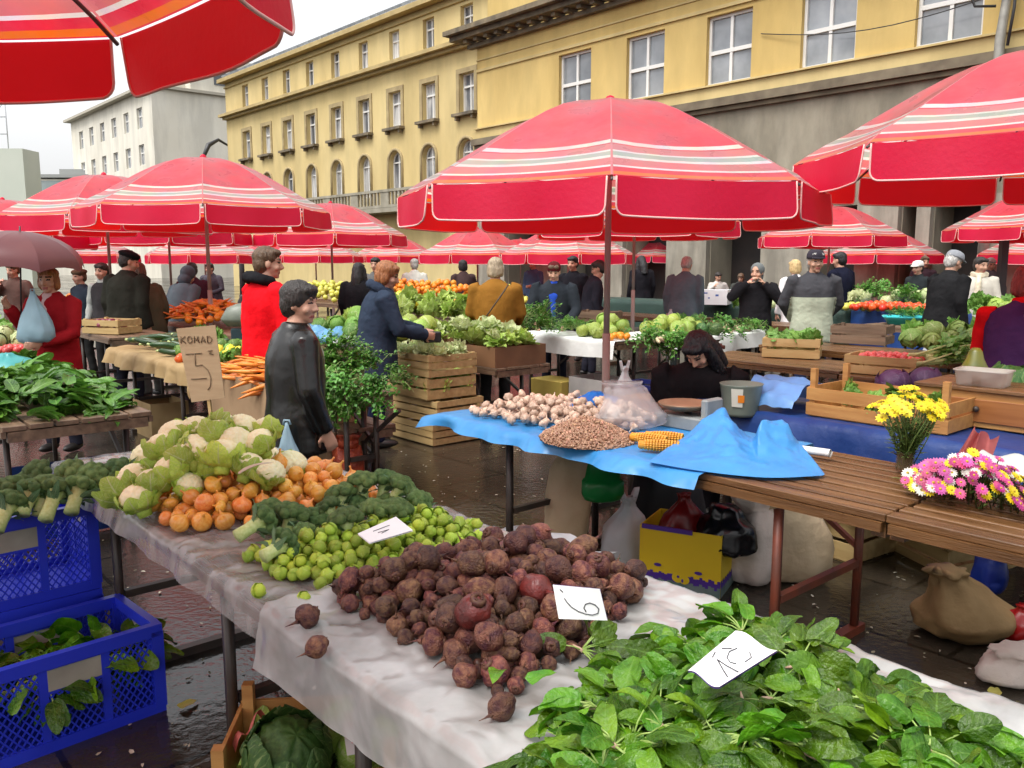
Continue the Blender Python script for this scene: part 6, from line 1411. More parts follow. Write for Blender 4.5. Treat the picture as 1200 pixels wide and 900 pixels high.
for a, b, z, r in cover(120, poly_sampler(sn), lambda g: .03, lambda a, b: SH(a, b) * .45, Z2, seed=22, gap=1.4):
    put(SNP[g.randrange(9)], M(a, b, z + .02), (g.gauss(0, .3), g.gauss(0, .3), g.uniform(0, 6.28)), g.uniform(.5, .68), 'fresh green spinach plant with pink root in the big heap at the front', 'spinach', 'spinach plants in the front heap')
for px, py in ((682, 715), (870, 725), (905, 755), (935, 775), (985, 815), (700, 790), (1030, 830), (830, 735), (745, 755), (960, 850), (720, 845), (1090, 870)):
    p = at(px, py, .93); a, b = sv(p)
    put(SNP[g.randrange(9)], M(a, b, Z2 + SH(a, b) + .03), (g.gauss(0, .3), g.gauss(0, .3), g.uniform(0, 6.28)), 0.62, 'fresh green spinach plant with pink root in the big heap at the front', 'spinach', 'spinach plants in the front heap')
# -- loose leaves among the beets
for px, py, z in ((722, 655, .88), (585, 785, .92), (620, 800, .9)):
    m = MB(); m.leaf((0, 0, 0), g.uniform(0, 6), .4, .06, .035, .8, 6, 4, seed=px, wav=.05); tag(m.build('stray_leaf', SPIN, None, loc=at(px, py, z)), 'stray green leaf fallen among the beetroots', 'leaf', 'stray leaves on the beetroots')
# -- long leaves on the left table
def longleaf_mesh(sd, L=.16, W=.056, n=9, mat=LONGL):
    g = random.Random(sd); m = MB()
    for i in range(n):
        az = g.gauss(0, .38); m.leaf((g.uniform(-.03, .03), g.uniform(-.05, .05), g.uniform(0, .03)), az, g.uniform(-.1, .4), L * g.uniform(.75, 1.2), W * g.uniform(.7, 1.3), g.uniform(.3, 1.2), 8, 4, wav=.06, cup=.3, roll=g.uniform(-.5, .5), seed=i, blunt=.8)
    return prod('leaf_bunch', m.mesh('leaf_bunch', mat))
LLP = [longleaf_mesh(i) for i in range(5)]
lp_ = [(-7.3, .80), (-7.3, 1.62), (-6.6, 1.65), (-5.5, 1.55), (-5.1, 1.4), (-5.05, .95), (-5.2, .80)]
LH = mound(lp_, .17, .5)
for i, (a, b, z, r) in enumerate(cover(190, poly_sampler(lp_), lambda g: .042, LH, .79, seed=6, gap=1.35)):
    put(LLP[i % 5], M(a, b, z + g.uniform(-.05, .03)), (g.gauss(0, .3), g.gauss(0, .25), g.choice((0, .6, -.6, 3.0, -1.5, 1.8)) + g.gauss(-.9, .5)), g.uniform(.85, 1.15), 'bunch of long dark green leaves in the heap on the left table', 'greens', 'leaf bunches on the left table')
# -- garlic and beans
def garlic_mesh(sd):
    m = MB(); k = 20; rs = []
    for r, z in ((0, -.62), (.3, -.62), (.75, -.5), (1, -.1), (.9, .3), (.55, .6), (.25, .82), (.14, 1.1), (.10, 1.5), (.11, 1.55)):
        rs.append([Vector((r * math.cos(2 * PI * j / k) * (1 + .10 * math.cos(7 * 2 * PI * j / k + sd) * (r > .2)), r * math.sin(2 * PI * j / k) * (1 + .10 * math.cos(7 * 2 * PI * j / k + sd) * (r > .2)), z)) for j in range(k)])
    m.rings(rs, True); return prod('garlic_bulb', m.mesh('garlic_bulb', GARL))
GP = [garlic_mesh(i) for i in range(3)]
gp = [(-3.72, 2.80), (-3.78, 3.2), (-3.55, 3.58), (-3.05, 3.62), (-2.72, 3.52), (-2.66, 3.2), (-2.86, 2.92), (-3.2, 2.80)]
for a, b, z, r in drop(298, poly_sampler(gp), lambda g: g.uniform(.021, .028), mound(gp, .115, .2), .806, seed=12):
    put(g.choice(GP), M(a, b, z), rot(g), r, 'pinkish white garlic bulb in the heap on the sky blue tarpaulin', 'garlic', 'garlic bulbs on the tarpaulin')
m = MB(); m.ball((0, 0, 0), (1, .62, .5), 10, 7, lambda d: 1 - .12 * max(0, d.y)); BM = prod('bean', m.mesh('bean', BEAN))
bc = sv(at(688, 508, .83)); BPOLY = [(bc[0] + .24 * math.cos(q * PI / 8), bc[1] + .22 * math.sin(q * PI / 8)) for q in range(16)]
BH = mound(BPOLY, .11, .22)
bs_ = poly_sampler(BPOLY); cand = [bs_(g) for _ in range(3200)]
near = sorted(cand[:300], key=lambda c: 0)
for a, b in near: put(BM, M(a, b, .808 + BH(a, b)), rot(g), .0078, 'speckled brown bean on top of the bean heap', 'bean', 'beans of the bean heap')
m = MB()
bm_v = [Vector(v.co) for v in BM[1].vertices]; bm_f = [tuple(p.vertices) for p in BM[1].polygons]
from mathutils import Euler
for a, b in cand[300:]:
    R_ = Euler(rot(g)).to_matrix(); p = M(a, b, .806 + BH(a, b) - g.uniform(0, .008)); m.add([p + R_ @ (v * .0078) for v in bm_v], bm_f)
m.sheet(lambda a, b: M(bc[0] + b * .235 * math.cos(a * 2 * PI), bc[1] + b * .215 * math.sin(a * 2 * PI), .800 + max(0, BH(bc[0] + b * .235 * math.cos(a * 2 * PI), bc[1] + b * .215 * math.sin(a * 2 * PI)) - .004)), 32, 10)
tag(m.build('loose_beans', BEAN), 'heap of speckled beans on the sky blue tarpaulin', 'beans', kind='stuff')
# corn cobs
def cob():
    m = MB()
    for k in range(14):
        for j in range(16):
            a = 2 * PI * j / 16; t = k / 13; r = .024 * math.sin(PI * (.12 + .80 * (1 - t * .85))) ** .5
            m.ball((r * math.cos(a), r * math.sin(a), (t - .5) * .17), (.0052, .0052, .0062), 6, 4)
    m.tube([(0, 0, -.085), (0, 0, .088)], [.021, .010], 10); return prod('corn_cob', m.mesh('corn_cob', pm('corn kernels', (.68, .25, .02), (.75, .38, .05), scale=30, rough=.35, rand=.1)))
CC = cob()
for i, (px, py, lb) in enumerate(((760, 514, 'left one of the three orange corn cobs beside the crumpled tarpaulin'), (778, 512, 'corn cob behind the other two, by the crumpled tarpaulin'), (772, 522, 'corn cob lying nearest the table edge by the crumpled tarpaulin'))):
    put(CC, at(px, py, .835), (PI / 2, 0, 1.0 + .15 * i), 1, lb, 'corn cob', 'corn cobs on the garlic table')
# -- generic far produce
def cabbage_mesh(name, mat, sd, n=11, ruff=.03, open_=0.0, lump=(2, .05)):
    g = random.Random(sd); m = MB(); m.ball((0, 0, 0), (.93, .93, .85), 14 if lump[1] < .06 else 40, 9 if lump[1] < .06 else 24, lumpy(*lump, sd))
    for i in range(n):
        R = Matrix.Rotation(i * 2.4 + g.uniform(-.3, .3), 3, 'Z') @ Matrix.Rotation(g.uniform(.0, .6), 3, 'Y')
        def fn(a, b):
            th = (a - .5) * 2.4 * math.sin(min(PI, b * PI * .8 + .5)); ph = b * (1.9 + .9 * ((i * .37) % 1)) + .2; k = 1.0 + .03 * i / n + (ruff * math.sin(a * 14 + i) + .13 + open_) * max(0, b - .62) * 2 + (lump[1] > .06) * .05 * noise.noise(Vector((a * 9, b * 9, i)))
            return R @ Vector((math.sin(ph) * math.cos(th) * k, math.sin(ph) * math.sin(th) * k, -math.cos(ph) * k * .92))
        m.sheet(fn, 7, 6)
    return prod(name, m.mesh(name, mat))
def rosette_mesh(name, mat, sd, n=20, L=1.3):
    g = random.Random(sd); m = MB()
    for i in range(n):
        t = i / n; az = i * 2.4; m.leaf((.1 * math.cos(az), .1 * math.sin(az), -.5), az, .15 + t * 1.2, L * g.uniform(.8, 1.1), 1.0 * g.uniform(.7, 1.1), g.uniform(-.2, .5), 6, 6, wav=.10, cup=.2, ruff=.07, seed=i + sd, blunt=.9)
    return prod(name, m.mesh(name, mat))
CABG = [cabbage_mesh('green_cabbage', DLETT, i) for i in range(2)]; CABY = [cabbage_mesh('pale_cabbage', YCAB, i + 5) for i in range(2)]
CABW = [cabbage_mesh('white_cabbage', WLETT, i + 9) for i in range(2)]; CABP = [cabbage_mesh('purple_cabbage', PCAB, 3, 7, .02, .0)]; CABS = [cabbage_mesh('savoy_cabbage', SAVOY, 21, 14, .06, .1, (7, .12))]
LET = [rosette_mesh('curly_lettuce', LETT, i) for i in range(3)]; WLET = [rosette_mesh('pale_lettuce', WLETT, i + 4) for i in range(2)]; GLET = [rosette_mesh('green_lettuce', DLETT, i + 7) for i in range(2)]
m = MB(); m.ball((0, 0, 0), (1, 1, .93), 12, 8); ORM = m.mesh('mandarin', ORAN); ORP = [prod('mandarin', ORM)]
def simple(name, mat, el=1, dent=0): 
    m = MB(); m.ball((0, 0, 0), (1, 1, el), 12, 8, (lambda d: 1 + dent * math.cos(3 * math.atan2(d.y, d.x)) * .1 - dent * .2 * max(0, d.z - .8)) if dent else None)
    m.tube([(0, 0, el * .9), (0.05, 0, el * 1.2)], [.08, .06], 5); return [prod(name, m.mesh(name, mat))]
TOM = simple('tomato', TOMA, .85, .5); PEP = simple('yellow_pepper', PEPY, 1.35, 1); APP = simple('yellow_apple', APPL, .92, .5); RED_ON = simple('red_onion', ROTK, .9); RAD = simple('radish', RADI, .95)
def carrot_mesh(sd):
    m = MB(); m.tube([(0, 0, 0), (.04, 0, .02), (.09, .004, .012), (.16, .01, 0), (.2, .012, -.004)], [.012, .016, .013, .008, .002], 9); 
    m.slot = 1
    for i in range(3): m.tube([(0, 0, 0), (-.02 - .006 * i, .006 * (i - 1), .008)], .002, 4)
    return prod('carrot', m.mesh('carrot', [CARR, PARS]))
CARP = [carrot_mesh(0)]
def zuc_mesh():
    m = MB(); m.tube([(-.12, 0, 0), (-.1, 0, .003), (0, .012, .004), (.1, .004, 0), (.12, 0, 0)], [.012, .022, .026, .024, .008], 10); m.slot = 1; m.tube([(-.12, 0, 0), (-.145, 0, .004)], [.012, .009], 6)
    return [prod('courgette', m.mesh('courgette', [ZUCC, BSTEM]))]
ZUP = zuc_mesh()
def herb_mesh(name, sd, L=.24, n=26, mat=PARS, lf=.028):
    g = random.Random(sd); m = MB()
    for i in range(n):
        az = g.gauss(0, .9); el = g.uniform(.15, 1.3); l = L * g.uniform(.6, 1.1); d = Vector((math.cos(az) * math.cos(el), math.sin(az) * math.cos(el), math.sin(el)))
        e = d * l + Vector((0, 0, -l * .3)); m.slot = 1; m.tube([(0, 0, 0), d * l * .6, e], [.0022, .0018, .0012], 4); m.slot = 0
        for k in range(9):
            q = d * l * (.5 + .06 * k) + (e - d * l) * (k / 9) + Vector((g.gauss(0, .014), g.gauss(0, .014), g.gauss(0, .012)))
            m.leaf(q, g.uniform(0, 6.28), g.uniform(-.4, .9), lf * g.uniform(.8, 1.3), lf * .85, .6, 3, 2, seed=k, wav=.1)
    return prod(name, m.mesh(name, [mat, BSTEM]))
HRB = [herb_mesh('parsley_bunch', i) for i in range(3)]
def celery_mesh(sd):
    g = random.Random(sd); m = MB()
    for i in range(9):
        az = g.gauss(0, .16); l = g.uniform(.2, .3); m.slot = 1; e = Vector((l * math.cos(az), l * math.sin(az), g.uniform(0, .08))); m.tube([(0, g.uniform(-.02, .02), g.uniform(0, .03)), e * .6, e], [.011, .008, .005], 6); m.slot = 0
        for k in range(7): m.leaf(e + Vector((g.gauss(.02, .03), g.gauss(0, .04), g.gauss(.01, .02))), g.gauss(az, .9), g.uniform(-.2, .8), .07, .045, .8, 4, 3, seed=k, wav=.1)
    return prod('celery_bunch', m.mesh('celery_bunch', [DLETT, CELR]))
CEL = [celery_mesh(i) for i in range(3)]
def pile(protos, corner, w_, d_, h, z, r, n, label, cat, group, rz=RZM, seed=1, upright=False, jit=.12, settle=False, fn=None, flat=None):
    """a mound of n pieces over a w_ x d_ patch centred on the world point corner"""
    g2 = random.Random(seed); P = [(-w_ / 2, -d_ / 2), (w_ / 2, -d_ / 2), (w_ / 2, d_ / 2), (-w_ / 2, d_ / 2)]
    H = mound(P, h, min(w_, d_) * .5) if h else (lambda a, b: 0)
    r0 = r; r = r if r < .5 else .05
    rr = lambda g: r * g.uniform(1 - jit, 1 + jit)
    pts = drop(n, poly_sampler(P), rr, (lambda a, b: H(a, b) + 2.1 * r), z, 12, .88, seed) if settle else cover(n, poly_sampler(P), rr, (lambda a, b: H(a, b) + r * .7), z, seed, 1.55)
    c, s_ = math.cos(rz), math.sin(rz)
    for a, b, zz, q in pts:
        p = Vector((corner.x + a * c - b * s_, corner.y + a * s_ + b * c, zz))
        rt = (g2.gauss(0, .3), g2.gauss(0, .3), g2.uniform(0, 6.28)) if upright else rot(g2)
        if flat is not None: rt = (g2.uniform(0, 6.28), g2.gauss(0, .12), rz + flat + g2.gauss(0, .25))
        put(g2.choice(protos), p, rt, q if r0 < .5 else q / r * r0, label, cat, group)
# parsley heap hanging over its table
hp = [(418 + (x_ - 24 - 418) * 1.14, 398 + (y_ - 405) * .86, t_) for x_, y_, t_ in [(410, 428, 0), (425, 418, .2), (440, 425, .1), (395, 420, .3), (450, 440, -.2), (405, 445, -.3), (425, 445, -.2), (440, 458, -.4), (412, 462, -.4), (392, 450, -.3), (425, 478, -.5), (405, 480, -.5), (458, 452, .1), (445, 475, -.4), (384, 432, .2), (432, 405, .3), (415, 405, .5), (450, 420, .2), (436, 440, .1), (400, 465, -.2), (420, 432, .2), (418, 455, -.1), (434, 470, -.2), (398, 435, .1), (470, 455, -.2), (476, 445, .1), (466, 470, -.3), (462, 430, .2)]]
for i, (px, py, tl) in enumerate(hp):
    z = 1.0 - (py - 405) * .0052; p = far(px, 5.55 + (.25 if py < 430 else 0), z); p.z = z
    put(HRB[i % 3], p, (g.gauss(0, .3), .3 - tl, -1.57 + g.gauss(0, .9)), .86, 'leafy bunch of parsley in the bushy heap beside the woman in the leather jacket', 'parsley', 'parsley bunches in the bushy heap')
pile(WLET, far(385, 5.9, 0), .5, .4, .05, .80, .075, 7, 'pale root celery head beside the parsley heap', 'celery root', 'pale heads beside the parsley', seed=31)
# carrots in the long carton
pile(CARP, M(-5.85, 2.85), 1.04, .66, .14, .80, 1.15, 0, '', '', '')
gq = random.Random(77)
for i in range(150):
    a, b = gq.uniform(-.5, .5), gq.uniform(-.33, .33); h = .16 * max(0, 1 - (abs(a) / .58) ** 3) * max(0, 1 - (abs(b) / .36) ** 3)
    p = M(-5.85 + a, 2.85 + b, .76 + h); put(CARP[0], p, (gq.uniform(0, 6.28), gq.gauss(0, .15), RZM - 2.2 + gq.gauss(0, .4)), gq.uniform(.9, 1.25), 'bright orange carrot in the long carton beside the cardboard sign', 'carrot', 'carrots in the long carton')
pile(GLET, far(272, 6.9, 0), .35, .3, .06, .79, .07, 6, 'green leafy head behind the carrots', 'greens', 'green heads behind the carrots', seed=13)
# courgettes and romanesco on paper table
for i in range(34):
    a, b = gq.uniform(-8.85, -7.6), gq.uniform(2.62, 3.4)
    put(ZUP[0], M(a, b, .83 + gq.uniform(0, .09)), (gq.uniform(0, 6.28), gq.gauss(0, .1), RZM + .6 + gq.gauss(0, .3)), gq.uniform(.95, 1.25), 'dark green courgette heaped on the packing paper table', 'courgette', 'courgettes on the packing paper')
pile(CABG, M(-7.5, 3.0), .45, .7, .08, .79, .055, 22, 'small green head beside the courgettes', 'cabbage', 'small heads beside the courgettes', seed=15)
pile(PEP, M(-7.0, 2.85), .3, .5, .08, .79, .045, 20, 'yellow pepper at the right end of the packing paper table', 'pepper', 'peppers on the packing paper', seed=16)
pile(TOM, M(-7.26, 2.65), .14, .2, .02, .79, .04, 5, 'red tomato between the courgettes and the peppers', 'tomato', 'tomatoes on the packing paper', seed=17)
pile(GLET, M(-8.6, 3.3), .6, .3, .05, .82, .08, 7, 'bluish green leafy head behind the courgettes', 'greens', 'leafy heads behind the courgettes', seed=18)
# orange heap by the pole
pile(CARP, M(0, 0), .1, .1, 0, 0, 1, 0, '', '', '')
for i in range(240):
    a, b = gq.uniform(-.85, .85), gq.uniform(-.42, .42); h = .26 * max(0, 1 - (abs(a) / .95) ** 2.2) * max(0, 1 - (abs(b) / .5) ** 2)
    put(CARP[0] if i % 2 else ORP[0], M(-10.62 + a, 4.2 + b, .87 + h), rot(gq) if i % 2 == 0 else (gq.uniform(0, 6), gq.gauss(0, .2), gq.uniform(0, 6)), .045 if i % 2 == 0 else 1.1, 'carrot in the broad orange heap by the parasol pole' if i % 2 else 'orange mandarin in the broad heap by the parasol pole', 'carrot' if i % 2 else 'mandarin', 'broad orange heap, carrots' if i % 2 else 'broad orange heap, mandarins')
m = MB()
pile(RED_ON, far(132, 9.3, 0), .42, .26, .03, .93, .04, 30, 'red onion in the crate beside the woman in red', 'onion', 'red onions in the crate', seed=41, rz=RZM + .5)
pile(CABW, far(14, 8.3, 0), .9, .5, .08, .8, .08, 16, 'pale vegetable head at the left edge behind the rain umbrella', 'cabbage', 'pale heads at the left edge', seed=42)
pile(GLET, far(-6, 8.9, 0), .9, .4, .1, .85, .09, 12, 'dark leafy head at the left edge of the picture', 'greens', 'leafy heads at the left edge', seed=43)
pile(RAD, far(26, 7.9, 0), .3, .3, .03, .8, .035, 24, 'pink radish at the left edge beside the pale bag', 'radish', 'radishes at the left edge', seed=44)
board_table(-16, -13.2, 3.2, 4.0, .85, 'far table of oranges at the left edge', 4, OLDW, BLKLEG)
pile(ORP, M(-14.4, 3.6), 1.6, .7, .2, .86, .045, 90, 'orange fruit on the far table at the left edge', 'orange', 'oranges at the left edge', seed=45)
tb_ = plast('turquoise film', (.1, .5, .5), .3, .3); bag(at(10, 440, .9), .16, .34, .3, 'turquoise plastic bag at the left edge behind the long leaves', tb_, 0, False, 51, top=0)
# cabbages and blue bags between the two women
pile(CABG, M(-7.9, 4.85), 1.2, .6, .16, .83, .10, 20, 'green cabbage in the stall behind the leather jacket', 'cabbage', 'cabbages between the two women', seed=51)
pile(LET, M(-8.3, 5.1), .9, .5, .2, .85, .10, 10, 'curly lettuce in the stall behind the leather jacket', 'lettuce', 'lettuces between the two women', seed=52)
pile(CABY, M(-7.3, 4.95), .6, .5, .12, .85, .10, 10, 'yellow-green cabbage in the stall behind the leather jacket', 'cabbage', 'yellow-green cabbages between the two women', seed=53)
LBF = plast('light blue bag film', (.18, .45, .72), .3, .3)
for i, (px, py) in enumerate(((372, 386), (398, 388), (384, 392), (360, 384))): bag(at(px, py + 10, .83), .15, .3, .25, ('blue plastic bag lying among the cabbages, nearest the leather jacket', 'blue plastic bag lying among the cabbages, nearest the blue coat', 'low blue plastic bag lying in front of the cabbages', 'blue plastic bag half behind the leather jacket shoulder')[i], LBF, i, False, 60 + i, top=0)
bag(at(405, 407, .83), .12, .3, .22, 'white plastic bag on the cabbage stall beside the blue bags', WPLA, 1, False, 71, top=0)
# lettuces of the long brown box and crate stack
pile(LET, M(-6.8, 5.33), 1.55, .58, .08, .82, .10, 28, 'curly light green lettuce in the long brown box', 'lettuce', 'lettuces in the long brown box', seed=54, upright=True)
pile(WLET, M(-6.6, 5.28), 1.1, .45, .14, .83, .10, 8, 'whitish lettuce in the long brown box', 'lettuce', 'pale lettuces in the long brown box', seed=55, upright=True)
pile(WLET, M(-6.44, 4.61), .58, .44, .03, .78, .085, 14, 'pale lettuce in the top crate of the stack', 'lettuce', 'lettuces in the top crate', seed=56, upright=True)
pile(LET, M(-6.44, 4.61), .6, .48, .0, .5, .075, 10, 'pale lettuce showing between the slats of the stack', 'lettuce', 'lettuces in the middle crates', seed=57)
board_table(-10.3, -8.1, 6.1, 6.9, .9, 'table behind the blue coat with lettuces and yellow peppers', 4, OLDW, BLKLEG)
pile(LET, M(-9.1, 6.4), 1.9, .6, .22, .92, .11, 30, 'light green lettuce behind the hands of the woman in blue', 'lettuce', 'lettuces behind the woman in blue', seed=58)
bag(M(-9.5, 6.25, .95), .2, .4, .3, 'bright blue plastic bag on the lettuce table before the woman in blue', plast('bright blue bag film', (.01, .18, .6)), 0, False, 81, top=0)
pile(PEP, M(-9.9, 6.7), .8, .4, .16, .98, .05, 40, 'yellow pepper on the table before the woman in blue', 'pepper', 'peppers before the woman in blue', seed=59)
board_table(-13.6, -10.4, 8.0, 9.0, .92, 'table of mandarins behind the brown coat', 4, OLDW, BLKLEG)
pile(ORP, M(-12.0, 8.4), 2.8, .9, .34, .93, .05, 150, 'mandarin in the bright heap behind the brown coat', 'mandarin', 'mandarins behind the brown coat', seed=60)
board_table(-14.2, -12.2, 6.9, 7.7, .95, 'table of yellow fruit far behind the lettuces', 4, OLDW, BLKLEG)
pile(APP, M(-13.2, 7.3), 1.7, .7, .28, .96, .05, 90, 'yellow apple in the far heap behind the lettuces', 'apple', 'apples far behind the lettuces', seed=61)
pile(APP, M(-10.9, 9.3), .7, .5, .3, .93, .05, 40, 'yellow fruit behind the man in the maroon cap', 'apple', 'fruit behind the maroon cap', seed=62)
# mixed vegetables on the white-clothed table
for i, (px, py) in enumerate(((618, 372), (632, 378), (645, 382), (626, 384), (638, 370), (612, 380))): 
    p = far(px, 9.4, 1.05 - (py - 370) * .01); put(HRB[i % 3], p, (g.gauss(0, .4), .2, g.uniform(0, 6.28)), 1.15, 'bunch of parsley at the left end of the white-clothed table', 'parsley', 'parsley on the white-clothed table')
pile(HRB, M(-6.95, 6.95), .5, .4, .02, .82, .8, 7, 'green herb bunch in the middle of the white-clothed table', 'herbs', 'herbs on the white-clothed table', seed=63, upright=True)
pile(CABY, M(-6.45, 6.98), .42, .42, .06, .81, .08, 10, 'round pale green cabbage stacked left of the parasol pole', 'cabbage', 'cabbages left of the pole', seed=64)
for q in range(3): put(CABY[q % 2], M(-6.52 + .14 * q, 7.02, .99 if q < 2 else .94), rot(g), .08, 'round pale green cabbage stacked left of the parasol pole', 'cabbage', 'cabbages left of the pole')
pile(ORP, M(-6.12, 6.82), .2, .3, .03, .81, .035, 10, 'orange carrot piece beside the parasol pole', 'carrot', 'orange pieces beside the pole', seed=65)
for i in range(6): put(HRB[i % 3], M(-5.88 + .05 * i, 6.9 + .06 * i, .85 - .04 * (i % 3)), (g.gauss(0, .3), .6, RZM + g.gauss(0, .6)), 1.1, 'bunch of parsley hanging right beside the parasol pole', 'parsley', 'parsley beside the pole')
PARSN = simple('parsley_root', pm('pale root skin', (.62, .5, .28), (.7, .6, .4), scale=12, rough=.6, rand=.12), 2.4)
pile(PARSN, M(-5.72, 7.1), .25, .4, .06, .80, .026, 26, 'pale parsley root on the board right of the parasol pole', 'root', 'roots right of the pole', seed=66)
pile(CABY, M(-6.1, 7.72), .5, .6, .12, .815, .085, 16, 'yellow-green cabbage in the group right of the parasol pole', 'cabbage', 'cabbages right of the pole', seed=67)
pile(CABS, M(-5.88, 8.02), .22, .28, .03, .815, .075, 5, 'dark savoy head beside the yellow-green cabbages', 'cabbage', 'savoy heads right of the pole', seed=68)
pile(HRB, M(-5.8, 8.35), .2, .3, .02, .82, 1, 3, 'green herb bunch behind the savoy heads', 'herbs', 'herbs behind the savoy heads', seed=69, upright=True)
# small white cloth table
pile(HRB, M(-6.75, 8.95), .3, .5, .01, .79, .8, 4, 'herb bunch at the left end of the small white-clothed table', 'herbs', 'herbs on the small white table', seed=70, upright=True)
pile(RAD, M(-6.4, 8.85), .35, .4, .05, .79, .034, 26, 'pink radish on the small white-clothed table', 'radish', 'radishes on the small white table', seed=71)
pile(PARSN, M(-6.1, 8.85), .25, .4, .05, .79, .028, 16, 'pale root on the small white-clothed table', 'root', 'roots on the small white table', seed=72)
pile(HRB, M(-5.9, 9.1), .2, .4, .01, .79, .8, 3, 'herb bunch at the right end of the small white-clothed table', 'herbs', 'herbs right on the small white table', seed=73, upright=True)
# bench crates
pile(GLET, far(928, 8.15, 0), .44, .28, .02, .85, .085, 10, 'green lettuce in the pale crate before the capped man', 'lettuce', 'lettuces in the pale crate', seed=74, rz=RZM + .45)
pile(RAD, far(1038, 7.0, 0), .48, .3, .03, .83, .03, 50, 'red radish in the slatted crate on the bench', 'radish', 'radishes in the slatted crate', seed=75, rz=RZM + .15)
# far right stalls
pile(APP, far(1015, 12.6, 0), 1.0, .5, .05, .91, .05, 34, 'yellow apple on the dark green cloth right of the capped man', 'apple', 'apples on the dark green cloth', seed=76)
pile(TOM, far(1045, 12.2, 0), 1.1, .5, .06, .94, .05, 70, 'red tomato on the blue-clothed table', 'tomato', 'tomatoes on the blue cloth', seed=77)
pile(HRB, far(1030, 13.2, 0), .9, .4, .12, 1.0, 1.2, 10, 'dark leafy bunch behind the tomatoes', 'greens', 'leafy bunches behind the tomatoes', seed=78, upright=True)
pile(WLET, far(1000, 13.2, 0), .3, .3, .1, 1.0, .1, 5, 'pale leek head left of the dark leafy bunches', 'leek', 'pale heads left of the leafy bunches', seed=79)
pile(CABW, far(1065, 12.9, 0), .8, .4, .14, .93, .11, 12, 'white cabbage beside the man in black', 'cabbage', 'white cabbages beside the man in black', seed=80)
pile(CABY, far(1082, 13.1, 0), .5, .4, .14, .95, .09, 8, 'yellow-green cabbage beside the man in black', 'cabbage', 'yellow-green cabbages beside the man in black', seed=81)
pile(GLET, far(880, 13.6, 0), .6, .4, .1, .93, .09, 8, 'leafy head between the headscarf and the dark cap', 'greens', 'leafy heads behind the dark cap', seed=82)
pile(CABW, far(905, 13.2, 0), .5, .3, .04, .93, .06, 8, 'pale head between the headscarf and the dark cap', 'cabbage', 'pale heads behind the dark cap', seed=83)
pile(GLET, far(1150, 11.2, 0), 1.1, .6, .14, .93, .11, 20, 'green lettuce before the woman in the pale coat', 'lettuce', 'lettuces before the pale coat', seed=84)
pile(CABY, far(1172, 10.8, 0), .4, .4, .1, .95, .1, 5, 'pale cabbage beside the purple vest', 'cabbage', 'pale cabbages beside the purple vest', seed=85)
pile(HRB, far(1068, 10.85, 0), .4, .25, 0, .92, .7, 5, 'herb bunch in the turquoise tray', 'herbs', 'herbs in the turquoise tray', seed=86, upright=True)
ART = [cabbage_mesh('artichoke', leafmat('artichoke bract', (.13, .22, .03), (.24, .32, .07), (.4, .45, .2), rough=.5, rand=.2), 31, 14, .0, .25)]
pile(ART, far(1112, 7.5, 0), .75, .45, .12, .87, .085, 22, 'olive green artichoke heaped in and around the white bowl', 'artichoke', 'artichokes at the white bowl', seed=87)
pile(GLET, far(1105, 8.0, 0), .8, .3, .1, .88, .1, 9, 'leafy artichoke top behind the white bowl', 'greens', 'leafy tops behind the white bowl', seed=88)
for i, (px, Y, z) in enumerate(((1072, 6.7, .82), (1086, 6.8, .86), (1100, 6.75, .82), (1064, 6.85, .87), (1092, 6.95, .9), (1112, 6.9, .82))): put(CEL[i % 3], far(px, Y, z), (0, -.1, .3 + g.gauss(0, .4)), 1.15, 'leafy celery bunch with pale stalks beside the radish crate', 'celery', 'celery bunches beside the radishes')
board_table(-2.6, -1.75, 6.1, 6.9, .78, 'bench under the celery bunches', 4, BENCHW, OLDW, inset=.1)
for px, Y, z, r, lb in ((1046, 5.0, .93, .098, 'left purple cabbage on the long orange-brown crate'), (1083, 5.1, .93, .098, 'right purple cabbage on the long orange-brown crate'), (1098, 4.9, .87, .075, 'smaller purple cabbage below the right purple one')):
    put(CABP[0], far(px, Y, z), (.3, .2, px), r, lb, 'purple cabbage', 'purple cabbages on the tarpaulin table')
pile(GLET, M(-2.13, 4.62), .6, .3, .03, .85, .06, 8, 'green leafy head in the long orange-brown crate', 'greens', 'leafy heads in the long crate', seed=89)
put(CABS[0], far(1188, 4.75, .93), (.4, .3, 1), .15, 'big dark green cabbage under the purple vest', 'cabbage', None)
sq = MB(); sq.lathe([(0, -.12), (.05, -.115), (.085, -.06), (.09, 0), (.07, .06), (.045, .11), (.035, .15), (.02, .17), (0, .172)], 18); tag(sq.build('gourd', pm('yellow green gourd skin', (.17, .16, .015), (.08, .10, .02), scale=12, rough=.35), None, loc=far(1141, 4.7, 1.00)), 'yellow-green gourd behind the clear plastic tub', 'gourd')
pile(SNP, far(1120, 4.9, 0), .3, .2, .02, .82, .9, 5, 'dark green leafy plant between the purple cabbage and the gourd', 'greens', 'leaves before the gourd', seed=90, upright=True)
